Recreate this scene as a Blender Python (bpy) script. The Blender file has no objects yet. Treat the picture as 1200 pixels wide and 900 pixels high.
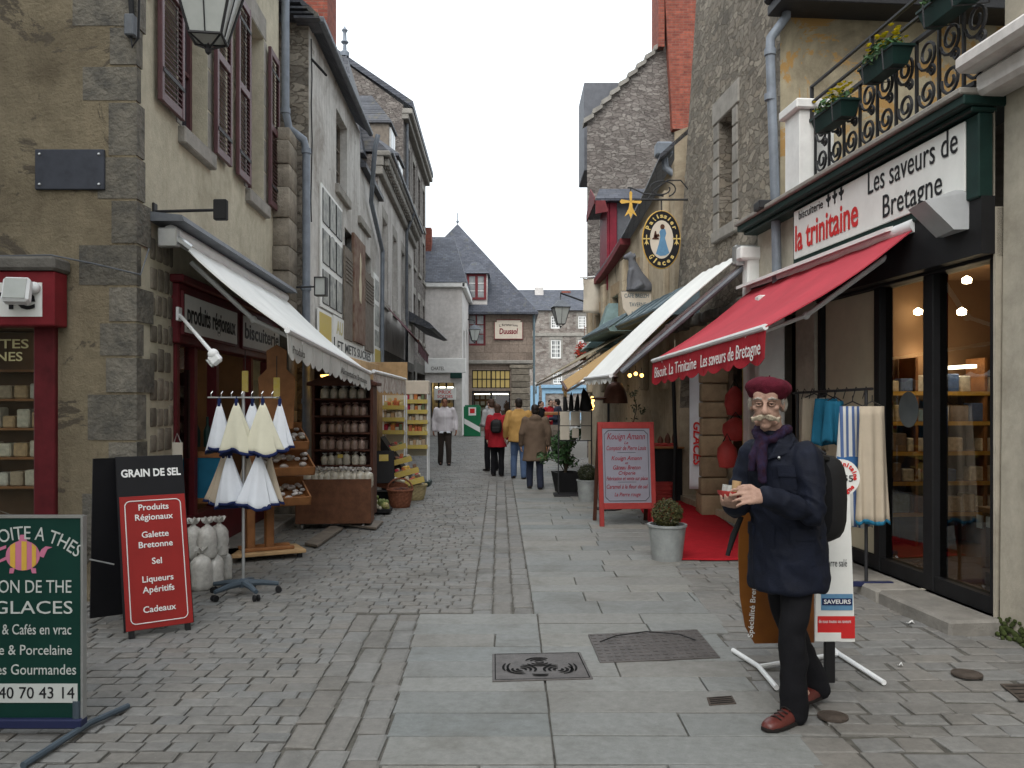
import bpy, bmesh, math, random
from mathutils import Matrix, Vector, noise
R = math.radians
rnd = random.Random(7)
sc = bpy.context.scene
COL = sc.collection
# ---------------------------------------------------------------- camera, sky, sun, exposure
cd = bpy.data.cameras.new("camera"); cam = bpy.data.objects.new("camera", cd); COL.objects.link(cam)
EYE = 1.6
cam.location = (0, 0, EYE); cam.rotation_euler = (R(90), 0, 0)
cd.sensor_width = 36; cd.lens = 30; cd.shift_y = 20 / 1200
cd.clip_start = 0.05; cd.clip_end = 2000
sc.camera = cam
wd = bpy.data.worlds.new("World"); sc.world = wd; wd.use_nodes = True
wn = wd.node_tree; wn.nodes.clear()
SUN_EL, SUN_ROT = 48, 200
sky = wn.nodes.new("ShaderNodeTexSky"); sky.sky_type = 'NISHITA'; sky.sun_disc = False
sky.sun_elevation = R(SUN_EL); sky.sun_rotation = R(SUN_ROT)
sky.air_density = 1.6; sky.dust_density = 6.0; sky.ozone_density = 1.0
hs = wn.nodes.new("ShaderNodeHueSaturation"); hs.inputs['Saturation'].default_value = 0.3
b1 = wn.nodes.new("ShaderNodeBackground"); b1.inputs['Strength'].default_value = 0.12
b2 = wn.nodes.new("ShaderNodeBackground"); b2.inputs['Color'].default_value = (0.88, 0.95, 1.0, 1); b2.inputs['Strength'].default_value = 1.35
ad = wn.nodes.new("ShaderNodeAddShader"); wo = wn.nodes.new("ShaderNodeOutputWorld")
wn.links.new(sky.outputs[0], hs.inputs['Color']); wn.links.new(hs.outputs[0], b1.inputs['Color'])
wn.links.new(b1.outputs[0], ad.inputs[0]); wn.links.new(b2.outputs[0], ad.inputs[1]); wn.links.new(ad.outputs[0], wo.inputs['Surface'])
sl = bpy.data.lights.new("sun", 'SUN'); sl.energy = 0.5; sl.angle = R(25); sl.color = (1, .96, .9)
so = bpy.data.objects.new("sun", sl); COL.objects.link(so)
so.rotation_euler = (R(90 - SUN_EL), 0, R(180 - SUN_ROT))
so.location = (0, 0, 30)
sc.view_settings.view_transform = 'Standard'; sc.view_settings.look = 'None'
sc.view_settings.gamma = 1; sc.view_settings.use_curve_mapping = False
sc.view_settings.exposure = -0.08
sc.cycles.max_bounces = 6; sc.cycles.diffuse_bounces = 3; sc.cycles.transparent_max_bounces = 12
# ---------------------------------------------------------------- helpers
WM = {}
def T(x, y, z=0, a=0): return Matrix.Translation((x, y, z)) @ Matrix.Rotation(R(a), 4, 'Z')
I4 = Matrix.Identity(4)
def P(px, py, Y): return Vector(((px - 600) / 1000 * Y, Y, EYE - (py - 470) / 1000 * Y))
def G(px, py, z=0): return P(px, py, (EYE - z) * 1000 / (py - 470))
def uv(W, px, py, yo=0.0):
    """where the view ray through a photo pixel meets the local plane y=yo of frame W -> local (x, z)"""
    Wi = W.inverted(); o = Wi @ Vector((0, 0, EYE)); d = Wi.to_3x3() @ Vector(((px - 600) / 1000, 1, (470 - py) / 1000))
    t = (yo - o.y) / d.y; q = o + d * t
    return q.x, q.z
def tag(o, label=None, cat=None, group=None, kind=None):
    if label: o['label'] = label
    if cat: o['category'] = cat
    if group: o['group'] = group
    if kind: o['kind'] = kind
    return o
def empty(name, W, label=None, cat=None, group=None):
    o = bpy.data.objects.new(name, None); COL.objects.link(o); o.empty_display_size = .2
    o.matrix_world = W; WM[o] = W.copy()
    return tag(o, label, cat, group)
def link(name, me, mat, W, parent=None):
    o = bpy.data.objects.new(name, me); COL.objects.link(o)
    if mat is not None and not me.materials: me.materials.append(mat)
    WM[o] = W.copy()
    if parent is not None:
        o.parent = parent; o.matrix_local = WM[parent].inverted() @ W
    else: o.matrix_world = W
    return o
def copy_tree(o, W=None, parent=None, label=None, group=None):
    c = o.copy(); COL.objects.link(c)
    if parent is not None: c.parent = parent; c.matrix_local = o.matrix_local.copy() if False else c.matrix_local
    if W is not None: c.matrix_world = W; WM[c] = W.copy()
    if label: c['label'] = label
    if group: c['group'] = group
    for ch in o.children:
        cc = ch.copy(); COL.objects.link(cc); cc.parent = c
        for g in ch.children:
            gg = g.copy(); COL.objects.link(gg); gg.parent = cc
    return c
class MB:
    def __init__(s, W=I4): s.bm = bmesh.new(); s.W = W
    def _bev(s, vs, w, seg=1):
        es = set(e for v in vs for e in v.link_edges)
        bmesh.ops.bevel(s.bm, geom=list(es), offset=w, segments=seg, affect='EDGES', profile=.5)
    def box(s, x0, x1, y0, y1, z0, z1, bev=0, M=None, seg=1):
        if x0 > x1: x0, x1 = x1, x0
        if y0 > y1: y0, y1 = y1, y0
        if z0 > z1: z0, z1 = z1, z0
        c = [(x0,y0,z0),(x1,y0,z0),(x1,y1,z0),(x0,y1,z0),(x0,y0,z1),(x1,y0,z1),(x1,y1,z1),(x0,y1,z1)]
        vs = [s.bm.verts.new(M @ Vector(p) if M is not None else p) for p in c]
        for f in ((0,3,2,1),(4,5,6,7),(0,1,5,4),(1,2,6,5),(2,3,7,6),(3,0,4,7)): s.bm.faces.new([vs[i] for i in f])
        if bev: s._bev(vs, min(bev, .45*min(x1-x0, y1-y0, z1-z0)), seg)
        return s
    def quad(s, *pts):
        s.bm.faces.new([s.bm.verts.new(p) for p in pts]); return s
    def prism(s, pts, ext, bev=0):
        """polygon (3-D points) extruded along vector ext"""
        e = Vector(ext); a = [s.bm.verts.new(p) for p in pts]; b = [s.bm.verts.new(Vector(p) + e) for p in pts]
        n = len(pts); s.bm.faces.new(a[::-1]); s.bm.faces.new(b)
        for i in range(n): s.bm.faces.new([a[i], a[(i+1)%n], b[(i+1)%n], b[i]])
        if bev: s._bev(a + b, bev)
        return s
    def path(s, pts, r, n=8, closed=False, cap=True, flat=1.0):
        pts = [Vector(p) for p in pts]; m = len(pts); rings = []
        rs = r if isinstance(r, (list, tuple)) else [r] * m
        nor = None
        for i, p in enumerate(pts):
            if closed: t = pts[(i+1)%m] - pts[i-1]
            else: t = pts[min(i+1, m-1)] - pts[max(i-1, 0)]
            t = t.normalized() if t.length > 1e-9 else Vector((0,0,1))
            if nor is None:
                nor = t.orthogonal().normalized()
                if abs(t.z) < .99: nor = (Vector((0,0,1)) - t * t.z).normalized()
            else:
                nor = nor - t * nor.dot(t)
                nor = nor.normalized() if nor.length > 1e-6 else t.orthogonal().normalized()
            b = t.cross(nor)
            rings.append([s.bm.verts.new(p + nor * (math.cos(2*math.pi*k/n) * rs[i] * flat) + b * (math.sin(2*math.pi*k/n) * rs[i])) for k in range(n)])
        for i in range(m if closed else m - 1):
            A, B = rings[i], rings[(i+1)%m]
            for k in range(n): s.bm.faces.new([A[k], A[(k+1)%n], B[(k+1)%n], B[k]])
        if cap and not closed: s.bm.faces.new(rings[0][::-1]); s.bm.faces.new(rings[-1])
        return s
    def loft(s, rings, cap=True):
        """rings: list of lists of points, same count"""
        vs = [[s.bm.verts.new(p) for p in r] for r in rings]; n = len(vs[0])
        for A, B in zip(vs, vs[1:]):
            for k in range(n): s.bm.faces.new([A[k], A[(k+1)%n], B[(k+1)%n], B[k]])
        if cap: s.bm.faces.new(vs[0][::-1]); s.bm.faces.new(vs[-1])
        return s
    def lathe(s, prof, c=(0,0,0), n=16, wob=0, sx=1, sy=1):
        c = Vector(c)
        return s.loft([[c + Vector((r*sx*math.cos(2*math.pi*k/n)*(1+wob*math.sin(k*2.7+z*31)), r*sy*math.sin(2*math.pi*k/n)*(1+wob*math.sin(k*1.7+z*23)), z)) for k in range(n)] for r, z in prof])
    def grid(s, fn, nu, nv):
        v = [[s.bm.verts.new(fn(i/nu, j/nv)) for j in range(nv+1)] for i in range(nu+1)]
        for i in range(nu):
            for j in range(nv): s.bm.faces.new([v[i][j], v[i+1][j], v[i+1][j+1], v[i][j+1]])
        return s
    def ball(s, c, r, n=10, m=6, sx=1, sy=1, sz=1):
        c = Vector(c); pr = []
        rr = [[c + Vector((r*sx*math.sin(math.pi*j/m)*math.cos(2*math.pi*k/n), r*sy*math.sin(math.pi*j/m)*math.sin(2*math.pi*k/n), -r*sz*math.cos(math.pi*j/m))) for k in range(n)] for j in range(1, m)]
        vs = [[s.bm.verts.new(p) for p in q] for q in rr]
        for A, B in zip(vs, vs[1:]):
            for k in range(n): s.bm.faces.new([A[k], A[(k+1)%n], B[(k+1)%n], B[k]])
        a = s.bm.verts.new(c + Vector((0,0,-r*sz))); b = s.bm.verts.new(c + Vector((0,0,r*sz)))
        for k in range(n):
            s.bm.faces.new([a, vs[0][(k+1)%n], vs[0][k]]); s.bm.faces.new([b, vs[-1][k], vs[-1][(k+1)%n]])
        return s
    def wall(s, u0, u1, z0, z1, holes=(), depth=.22, y=0):
        """facade sheet in the local plane y with real openings and reveals"""
        us = sorted(set([u0, u1] + [h[0] for h in holes] + [h[1] for h in holes])); us = [u for u in us if u0 <= u <= u1]
        zs = sorted(set([z0, z1] + [h[2] for h in holes] + [h[3] for h in holes])); zs = [z for z in zs if z0 <= z <= z1]
        for a, b in zip(us, us[1:]):
            for c, d in zip(zs, zs[1:]):
                mu, mz = (a+b)/2, (c+d)/2
                if any(h[0] < mu < h[1] and h[2] < mz < h[3] for h in holes): continue
                s.quad((a,y,c), (b,y,c), (b,y,d), (a,y,d))
        for h in holes:
            a, b, c, d = h[:4]; e = y + depth
            s.quad((a,y,c), (a,y,d), (a,e,d), (a,e,c)); s.quad((b,y,d), (b,y,c), (b,e,c), (b,e,d))
            s.quad((a,y,d), (b,y,d), (b,e,d), (a,e,d)); s.quad((b,y,c), (a,y,c), (a,e,c), (b,e,c))
        return s
    def build(s, name, mat=None, parent=None, smooth=False, label=None, cat=None, group=None, kind=None, merge=False, recalc=True):
        if merge: bmesh.ops.remove_doubles(s.bm, verts=s.bm.verts, dist=1e-5)
        if recalc: bmesh.ops.recalc_face_normals(s.bm, faces=s.bm.faces)
        me = bpy.data.meshes.new(name); s.bm.to_mesh(me); s.bm.free()
        if smooth:
            me.polygons.foreach_set('use_smooth', [True] * len(me.polygons))
            if smooth != 'all': me.set_sharp_from_angle(angle=R(smooth if isinstance(smooth, (int, float)) and smooth is not True else 40))
        return tag(link(name, me, mat, s.W, parent), label, cat, group, kind)
_tc = bpy.data.curves.new("lettering_source", 'FONT')
_to = bpy.data.objects.new("lettering_source", _tc)
def text_mesh(s, size=1, bold=0, shear=0, align='CENTER', ext=.002, spacing=1):
    _tc.body = s; _tc.size = size; _tc.offset = bold; _tc.shear = shear; _tc.align_x = align; _tc.align_y = 'CENTER'; _tc.extrude = ext; _tc.resolution_u = 3; _tc.space_character = spacing
    return bpy.data.meshes.new_from_object(_to)
def lettering(items, W, mat, parent, y=-.004, name='lettering'):
    """items: (text, x, z, height, width or None, opts) written on the local plane facing -y; each line is a part of its own"""
    if len(items) > 1 and all(len(i[0]) > 1 for i in items): return [lettering([i], W, mat, parent, y, name) for i in items][0]
    bm = bmesh.new()
    for it in items:
        s, x, z, h, w = it[:5]; o = it[5] if len(it) > 5 else {}
        rot = o.get('rot', 0); arc = o.get('arc')
        me = text_mesh(s, 1, o.get('bold', .01), o.get('shear', 0), o.get('align', 'CENTER'), .001, o.get('sp', 1))
        xs = [v.co.x for v in me.vertices]
        if not xs: continue
        wd_ = max(xs) - min(xs); cx = (max(xs) + min(xs)) / 2
        k = h / .73; kx = w / wd_ if w else k
        base = len(bm.verts); n0 = set(bm.verts)
        bm.from_mesh(me); bm.verts.ensure_lookup_table()
        for v in bm.verts[base:]:
            X = (v.co.x - cx) * kx; Zz = v.co.y * k; d = v.co.z
            if arc:                                   # bend the line on a circle (radius>0: centre below)
                a = X / arc; rr = arc + Zz; X = rr * math.sin(a); Zz = rr * math.cos(a) - arc
            c_, s_ = math.cos(rot), math.sin(rot)
            v.co = Vector((x + X*c_ - Zz*s_, y - d, z + X*s_ + Zz*c_))
        bpy.data.meshes.remove(me)
    m2 = bpy.data.meshes.new(name); bm.to_mesh(m2); bm.free()
    return link(name, m2, mat, W, parent)
def remesh(mb, name, mat, parent=None, vox=.012, it=4, W=None, fac=.5, disp=None, dec=None, **kw):
    """overlapping solids -> ONE continuous smooth surface"""
    bmesh.ops.recalc_face_normals(mb.bm, faces=mb.bm.faces)
    me = bpy.data.meshes.new(name); mb.bm.to_mesh(me); mb.bm.free()
    t = bpy.data.objects.new("tmp_shape", me); COL.objects.link(t)
    m = t.modifiers.new("r", 'REMESH'); m.mode = 'VOXEL'; m.voxel_size = vox; m.use_smooth_shade = True
    if it:
        m = t.modifiers.new("s", 'SMOOTH'); m.factor = fac; m.iterations = it
    dg = bpy.context.evaluated_depsgraph_get(); dg.update()
    r = bpy.data.meshes.new_from_object(t.evaluated_get(dg)); r.name = name
    bpy.data.objects.remove(t); bpy.data.meshes.remove(me)
    if disp:
        ns = [v.normal.copy() for v in r.vertices]
        for v, n in zip(r.vertices, ns): v.co = v.co + n * disp(v.co, n)
    r.polygons.foreach_set('use_smooth', [True] * len(r.polygons))
    r.materials.clear()
    return tag(link(name, r, mat, W if W is not None else mb.W, parent), **kw)
# ---------------------------------------------------------------- materials (procedural)
def _nt(name):
    m = bpy.data.materials.new(name); m.use_nodes = True; nt = m.node_tree
    return m, nt, nt.nodes['Principled BSDF']
def _n(nt, t, **kw):
    n = nt.nodes.new(t)
    for k, v in kw.items():
        if k in n.inputs: n.inputs[k].default_value = v
        else: setattr(n, k, v)
    return n
def c4(c): return (c[0], c[1], c[2], 1)
def sh(c, k): return tuple(min(1, x*k) for x in c)
def _coord(nt, scale=(1,1,1), mode='obj'):
    tc = _n(nt, 'ShaderNodeTexCoord'); mp = _n(nt, 'ShaderNodeMapping'); mp.inputs['Scale'].default_value = scale
    nt.links.new(tc.outputs['Object'], mp.inputs['Vector']); return mp.outputs[0]
def _noise(nt, vec, scale, detail=4, rough=.6, dist=0):
    n = _n(nt, 'ShaderNodeTexNoise'); n.inputs['Scale'].default_value = scale; n.inputs['Detail'].default_value = detail
    n.inputs['Roughness'].default_value = rough; n.inputs['Distortion'].default_value = dist
    if vec is not None: nt.links.new(vec, n.inputs['Vector'])
    return n.outputs['Fac']
def _ramp(nt, fac, stops, interp='LINEAR'):
    r = _n(nt, 'ShaderNodeValToRGB'); cr = r.color_ramp; cr.interpolation = interp
    while len(cr.elements) < len(stops): cr.elements.new(.5)
    for e, (p, c) in zip(cr.elements, stops): e.position = p; e.color = c4(c) if len(c) == 3 else c
    nt.links.new(fac, r.inputs[0]); return r.outputs[0]
def _mix(nt, fac, a, b, mode='MIX'):
    m = _n(nt, 'ShaderNodeMix', data_type='RGBA', blend_type=mode)
    for i, v in ((0, fac), (6, a), (7, b)):
        if isinstance(v, (int, float)): m.inputs[i].default_value = v
        elif isinstance(v, tuple): m.inputs[i].default_value = c4(v)
        else: nt.links.new(v, m.inputs[i])
    return m.outputs[2]
def _math(nt, op, a, b=None):
    m = _n(nt, 'ShaderNodeMath', operation=op)
    for i, v in enumerate((a, b)):
        if v is None: continue
        if isinstance(v, (int, float)): m.inputs[i].default_value = v
        else: nt.links.new(v, m.inputs[i])
    return m.outputs[0]
def _bump(nt, bs, h, strength=.3, dist=.02):
    b = _n(nt, 'ShaderNodeBump'); b.inputs['Strength'].default_value = strength; b.inputs['Distance'].default_value = dist
    nt.links.new(h, b.inputs['Height']); nt.links.new(b.outputs[0], bs.inputs['Normal'])
def pm(name, col, rough=.7, var=.18, scale=6, bump=.15, bscale=60, metal=0, spec=.22, col2=None, island=0, bd=.01):
    """painted / cloth / wood / metal: base colour with soft two-scale variation, fine bump, optional per-piece variation"""
    m, nt, bs = _nt(name); v = _coord(nt)
    f = _noise(nt, v, scale, 6, .65)
    a = sh(col, 1 - var); b = col2 if col2 else sh(col, 1 + var)
    c = _ramp(nt, f, [(.3, a), (.7, b)])
    if island:
        g = _n(nt, 'ShaderNodeNewGeometry'); k = _ramp(nt, g.outputs['Random Per Island'], [(0, (1-island,)*3), (1, (1+island*.6,)*3)])
        c = _mix(nt, 1.0, c, k, 'MULTIPLY')
    nt.links.new(c, bs.inputs['Base Color'])
    bs.inputs['Roughness'].default_value = rough; bs.inputs['Metallic'].default_value = metal
    bs.inputs['Specular IOR Level'].default_value = spec
    if bump: _bump(nt, bs, _noise(nt, v, bscale, 3), bump, bd)
    return m
def plaster(name, base, stain, patch=None, pthr=.6, crack=True, bump=.5, streak=.5):
    m, nt, bs = _nt(name); v = _coord(nt)
    f1 = _noise(nt, v, .9, 8, .7, .6); f2 = _noise(nt, v, 7, 6, .7)
    c = _ramp(nt, f1, [(.32, stain), (.5, base), (.72, sh(base, 1.15))])
    sv = _coord(nt, (1.6, 1.6, .16)); st = _noise(nt, sv, 3, 5, .6)         # rain streaks
    c = _mix(nt, _ramp(nt, st, [(.45, (0,0,0)), (.75, (streak,)*3)]), c, stain)
    c = _mix(nt, 1, c, _ramp(nt, f2, [(.25, (.78,)*3), (.75, (1.12,)*3)]), 'MULTIPLY')
    if patch:
        pf = _noise(nt, v, 1.3, 9, .72, 1.2); mk = _ramp(nt, pf, [(pthr, (0,0,0)), (pthr + .03, (1,1,1))])
        c = _mix(nt, mk, c, patch)
    nt.links.new(c, bs.inputs['Base Color']); bs.inputs['Roughness'].default_value = .92; bs.inputs['Specular IOR Level'].default_value = .2
    h = _mix(nt, .5, _noise(nt, v, 28, 8, .7), _noise(nt, v, 4, 6, .7)); _bump(nt, bs, h, bump, .03)
    return m
def rubble(name, cols, mortar, scale=4.5, flat=1.7, bump=.9, wob=.12, edge=.05, patch=None, pthr=.58):
    """irregular rubble masonry in the facade plane"""
    m, nt, bs = _nt(name)
    v = _coord(nt, (1, 1, flat)); wv = _n(nt, 'ShaderNodeTexNoise'); wv.inputs['Scale'].default_value = 3; wv.inputs['Detail'].default_value = 5
    nt.links.new(v, wv.inputs['Vector'])
    ma = _n(nt, 'ShaderNodeVectorMath', operation='MULTIPLY_ADD'); nt.links.new(wv.outputs['Color'], ma.inputs[0]); ma.inputs[1].default_value = (wob*2,)*3; nt.links.new(v, ma.inputs[2])
    vo = _n(nt, 'ShaderNodeTexVoronoi', feature='F1'); vo.inputs['Scale'].default_value = scale; vo.inputs['Randomness'].default_value = .9; nt.links.new(ma.outputs[0], vo.inputs['Vector'])
    ve = _n(nt, 'ShaderNodeTexVoronoi', feature='DISTANCE_TO_EDGE'); ve.inputs['Scale'].default_value = scale; ve.inputs['Randomness'].default_value = .9; nt.links.new(ma.outputs[0], ve.inputs['Vector'])
    sp = _n(nt, 'ShaderNodeSeparateColor'); nt.links.new(vo.outputs['Color'], sp.inputs[0])
    n = len(cols); c = _ramp(nt, sp.outputs[0], [(i/(n-1), k) for i, k in enumerate(cols)])
    v0 = _coord(nt); fn = _noise(nt, v0, 14, 7, .7); c = _mix(nt, 1, c, _ramp(nt, fn, [(.2, (.6,)*3), (.8, (1.3,)*3)]), 'MULTIPLY')
    ed = _ramp(nt, ve.outputs['Distance'], [(edge*.3, (0,0,0)), (edge, (1,1,1))])
    c = _mix(nt, ed, mortar, c)
    big = _noise(nt, v0, .7, 5, .6); c = _mix(nt, 1, c, _ramp(nt, big, [(.3, (.75,)*3), (.7, (1.15,)*3)]), 'MULTIPLY')
    h = _mix(nt, .25, ed, fn)
    if patch:
        pf = _noise(nt, v0, 1.1, 9, .7, 1.0); mk = _ramp(nt, pf, [(pthr, (0,0,0)), (pthr+.04, (1,1,1))])
        c = _mix(nt, mk, c, patch); h = _mix(nt, mk, h, (.9,.9,.9))
    nt.links.new(c, bs.inputs['Base Color']); bs.inputs['Roughness'].default_value = .93; bs.inputs['Specular IOR Level'].default_value = .2
    _bump(nt, bs, h, bump, .05)
    return m
def courses(name, c1, c2, mortar, bw=.4, bh=.2, ms=.012, bump=.5, rough=.85, sq=1, off=.5, zk=1.0, spec=.25, stain=None, swap=False):
    """coursed masonry, bricks or slates: x (+y) runs along the course, z climbs"""
    m, nt, bs = _nt(name); tc = _n(nt, 'ShaderNodeTexCoord'); s = _n(nt, 'ShaderNodeSeparateXYZ'); nt.links.new(tc.outputs['Object'], s.inputs[0])
    u = _math(nt, 'ADD', s.outputs[0], s.outputs[1]) if not swap else s.outputs[0 if swap == 'x' else 1]
    cb = _n(nt, 'ShaderNodeCombineXYZ'); nt.links.new(u, cb.inputs[0]); nt.links.new(_math(nt, 'MULTIPLY', s.outputs[2], zk), cb.inputs[1])
    v = _coord(nt)
    wv = _n(nt, 'ShaderNodeTexNoise'); wv.inputs['Scale'].default_value = 5; nt.links.new(v, wv.inputs['Vector'])
    ma = _n(nt, 'ShaderNodeVectorMath', operation='MULTIPLY_ADD'); nt.links.new(wv.outputs['Color'], ma.inputs[0]); ma.inputs[1].default_value = (bh*.12,)*3; nt.links.new(cb.outputs[0], ma.inputs[2])
    b = _n(nt, 'ShaderNodeTexBrick'); b.inputs['Scale'].default_value = 1; b.inputs['Brick Width'].default_value = bw; b.inputs['Row Height'].default_value = bh
    b.inputs['Mortar Size'].default_value = ms; b.inputs['Mortar Smooth'].default_value = .3; b.offset = off; b.inputs['Bias'].default_value = 0
    b.inputs['Color1'].default_value = c4(c1); b.inputs['Color2'].default_value = c4(c2); b.inputs['Mortar'].default_value = c4(mortar)
    nt.links.new(ma.outputs[0], b.inputs['Vector'])
    f = _noise(nt, v, 9, 7, .7); c = _mix(nt, 1, b.outputs['Color'], _ramp(nt, f, [(.25, (.65,)*3), (.75, (1.3,)*3)]), 'MULTIPLY')
    g = _noise(nt, v, .8, 6, .65)
    c = _mix(nt, 1, c, _ramp(nt, g, [(.3, (.75,)*3), (.7, (1.2,)*3)]), 'MULTIPLY')
    if stain: c = _mix(nt, _ramp(nt, _noise(nt, v, 2.2, 8, .75), [(.56, (0,0,0)), (.66, (.8,.8,.8))]), c, stain)
    nt.links.new(c, bs.inputs['Base Color']); bs.inputs['Roughness'].default_value = rough; bs.inputs['Specular IOR Level'].default_value = spec
    h = _mix(nt, .3, _math(nt, 'SUBTRACT', 1.0, b.outputs['Fac']), f); _bump(nt, bs, h, bump, .03)
    return m
def paving(name, cols, rough=.75, stain=(.05,.05,.045)):
    """each stone (mesh island) has its own tone; wear and stains over it"""
    m, nt, bs = _nt(name); g = _n(nt, 'ShaderNodeNewGeometry'); n = len(cols)
    c = _ramp(nt, g.outputs['Random Per Island'], [(i/(n-1), k) for i, k in enumerate(cols)])
    v = _coord(nt); f = _noise(nt, v, 18, 8, .75); c = _mix(nt, 1, c, _ramp(nt, f, [(.25, (.72,)*3), (.75, (1.22,)*3)]), 'MULTIPLY')
    st = _noise(nt, v, 1.7, 8, .7, .5); c = _mix(nt, _ramp(nt, st, [(.5, (0,0,0)), (.75, (.55,)*3)]), c, stain)
    sp = _noise(nt, v, 70, 2, .5); c = _mix(nt, _ramp(nt, sp, [(.70, (0,0,0)), (.76, (.5,)*3)]), c, (.3,.3,.29))
    nt.links.new(c, bs.inputs['Base Color'])
    rr = _ramp(nt, st, [(.3, (rough-.15,)*3), (.7, (rough+.12,)*3)]); nt.links.new(rr, bs.inputs['Roughness']); bs.inputs['Specular IOR Level'].default_value = .4
    _bump(nt, bs, _mix(nt, .5, f, _noise(nt, v, 90, 4)), .35, .012)
    return m
def stripes(name, a, b, axis=0, freq=20, thr=.5, rough=.85):
    m, nt, bs = _nt(name); tc = _n(nt, 'ShaderNodeTexCoord'); s = _n(nt, 'ShaderNodeSeparateXYZ'); nt.links.new(tc.outputs['Object'], s.inputs[0])
    w = _math(nt, 'FRACT', _math(nt, 'MULTIPLY', s.outputs[axis], freq)); c = _mix(nt, _math(nt, 'GREATER_THAN', w, thr), a, b)
    nt.links.new(c, bs.inputs['Base Color']); bs.inputs['Roughness'].default_value = rough
    return m
def emis(name, col, st):
    m, nt, bs = _nt(name); bs.inputs['Base Color'].default_value = c4(col); bs.inputs['Emission Color'].default_value = c4(col); bs.inputs['Emission Strength'].default_value = st
    return m
def glass(name, tint=(.9,.95,.95), refl=.06, rough=.01):
    m = bpy.data.materials.new(name); m.use_nodes = True; nt = m.node_tree; nt.nodes.clear()
    t = _n(nt, 'ShaderNodeBsdfTransparent'); t.inputs[0].default_value = c4(tint); g = _n(nt, 'ShaderNodeBsdfGlossy'); g.inputs['Roughness'].default_value = rough
    fr = _n(nt, 'ShaderNodeFresnel'); fr.inputs['IOR'].default_value = 1.45; mx = _n(nt, 'ShaderNodeMixShader'); o = _n(nt, 'ShaderNodeOutputMaterial')
    f = _math(nt, 'ADD', fr.outputs[0], refl - .03)
    nt.links.new(f, mx.inputs[0]); nt.links.new(t.outputs[0], mx.inputs[1]); nt.links.new(g.outputs[0], mx.inputs[2]); nt.links.new(mx.outputs[0], o.inputs[0])
    return m
def darkglass(name, col=(.02,.025,.03), rough=.06):
    m, nt, bs = _nt(name); v = _coord(nt)
    nt.links.new(_ramp(nt, _noise(nt, v, 1.5, 3), [(.3, sh(col, .6)), (.7, sh(col, 2.2))]), bs.inputs['Base Color']); bs.inputs['Roughness'].default_value = rough
    _bump(nt, bs, _noise(nt, v, 2.5, 2), .04, .02)
    return m
def foliage(name, cols):
    m, nt, bs = _nt(name); g = _n(nt, 'ShaderNodeNewGeometry'); n = len(cols)
    c = _ramp(nt, g.outputs['Random Per Island'], [(i/(n-1), k) for i, k in enumerate(cols)])
    nt.links.new(c, bs.inputs['Base Color']); bs.inputs['Roughness'].default_value = .5; bs.inputs['Specular IOR Level'].default_value = .35
    return m
def multi(name, cols, rough=.5, spec=.5):
    """per-island pick from a list: packets, boxes"""
    m, nt, bs = _nt(name); g = _n(nt, 'ShaderNodeNewGeometry'); n = len(cols)
    c = _ramp(nt, g.outputs['Random Per Island'], [(i/n, k) for i, k in enumerate(cols)], 'CONSTANT')
    f = _noise(nt, _coord(nt), 25, 4); c = _mix(nt, 1, c, _ramp(nt, f, [(.3, (.7,)*3), (.7, (1.2,)*3)]), 'MULTIPLY')
    nt.links.new(c, bs.inputs['Base Color']); bs.inputs['Roughness'].default_value = rough; bs.inputs['Specular IOR Level'].default_value = spec
    return m
M = {}
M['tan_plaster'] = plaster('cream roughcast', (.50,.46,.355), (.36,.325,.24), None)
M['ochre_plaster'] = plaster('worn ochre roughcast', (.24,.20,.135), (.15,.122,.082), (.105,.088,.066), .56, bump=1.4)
M['grey_plaster'] = plaster('weathered grey limewash', (.55,.535,.505), (.29,.265,.235), (.20,.175,.14), .62, streak=.8)
M['grey_plaster2'] = plaster('grey stained render', (.50,.475,.445), (.29,.265,.24), (.2,.18,.16), .65, streak=.8)
M['white_plaster'] = plaster('off white render', (.62,.59,.565), (.46,.435,.415), None, streak=.5, bump=.2)
M['beige_plaster'] = plaster('beige old render', (.44,.37,.27), (.26,.21,.15), (.2,.17,.13), .63, streak=.6)
M['cream_wall'] = plaster('cream painted wall', (.45,.41,.335), (.33,.295,.235), None, bump=.2, streak=.35)
M['yellow_wall'] = plaster('ochre stained terrace wall', (.40,.35,.245), (.20,.17,.12), (.37,.225,.085), .50, streak=.6)
M['rubble'] = rubble('grey brown rubble stone', [(.15,.134,.112),(.235,.205,.168),(.33,.295,.24),(.195,.175,.145),(.27,.232,.182)], (.205,.178,.142), 5.6, 2.1, wob=.26, edge=.055, patch=(.25,.235,.20), pthr=.66)
M['rubble2'] = rubble('purple brown rubble stone', [(.13,.112,.104),(.19,.167,.153),(.26,.236,.215),(.16,.14,.128)], (.18,.16,.145), 5.2, 2.3, wob=.24, edge=.05)
M['rubble3'] = rubble('far granite rubble', [(.16,.13,.115),(.26,.225,.2),(.33,.3,.27),(.22,.185,.165)], (.30,.275,.25), 3.2, 1.6)
M['ashlar'] = courses('brown granite blocks', (.205,.16,.13), (.27,.215,.175), (.14,.11,.09), .9, .42, .012, .4)
M['brick'] = courses('red chimney brick', (.30,.085,.055), (.20,.055,.04), (.20,.11,.085), .22, .07, .008, .5, .9)
M['brick_old'] = courses('old brown brick', (.21,.13,.10), (.14,.09,.075), (.16,.13,.11), .22, .07, .01, .5, .9)
M['slate'] = courses('blue grey slates', (.058,.064,.082), (.094,.10,.122), (.03,.033,.042), .22, .13, .007, .7, .55, zk=1.35, swap='x', stain=(.10,.10,.085))
M['slate_y'] = courses('grey lichened slates', (.062,.066,.078), (.10,.103,.115), (.03,.033,.04), .22, .13, .007, .7, .55, zk=1.35, swap='x', stain=(.13,.12,.09))
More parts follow.
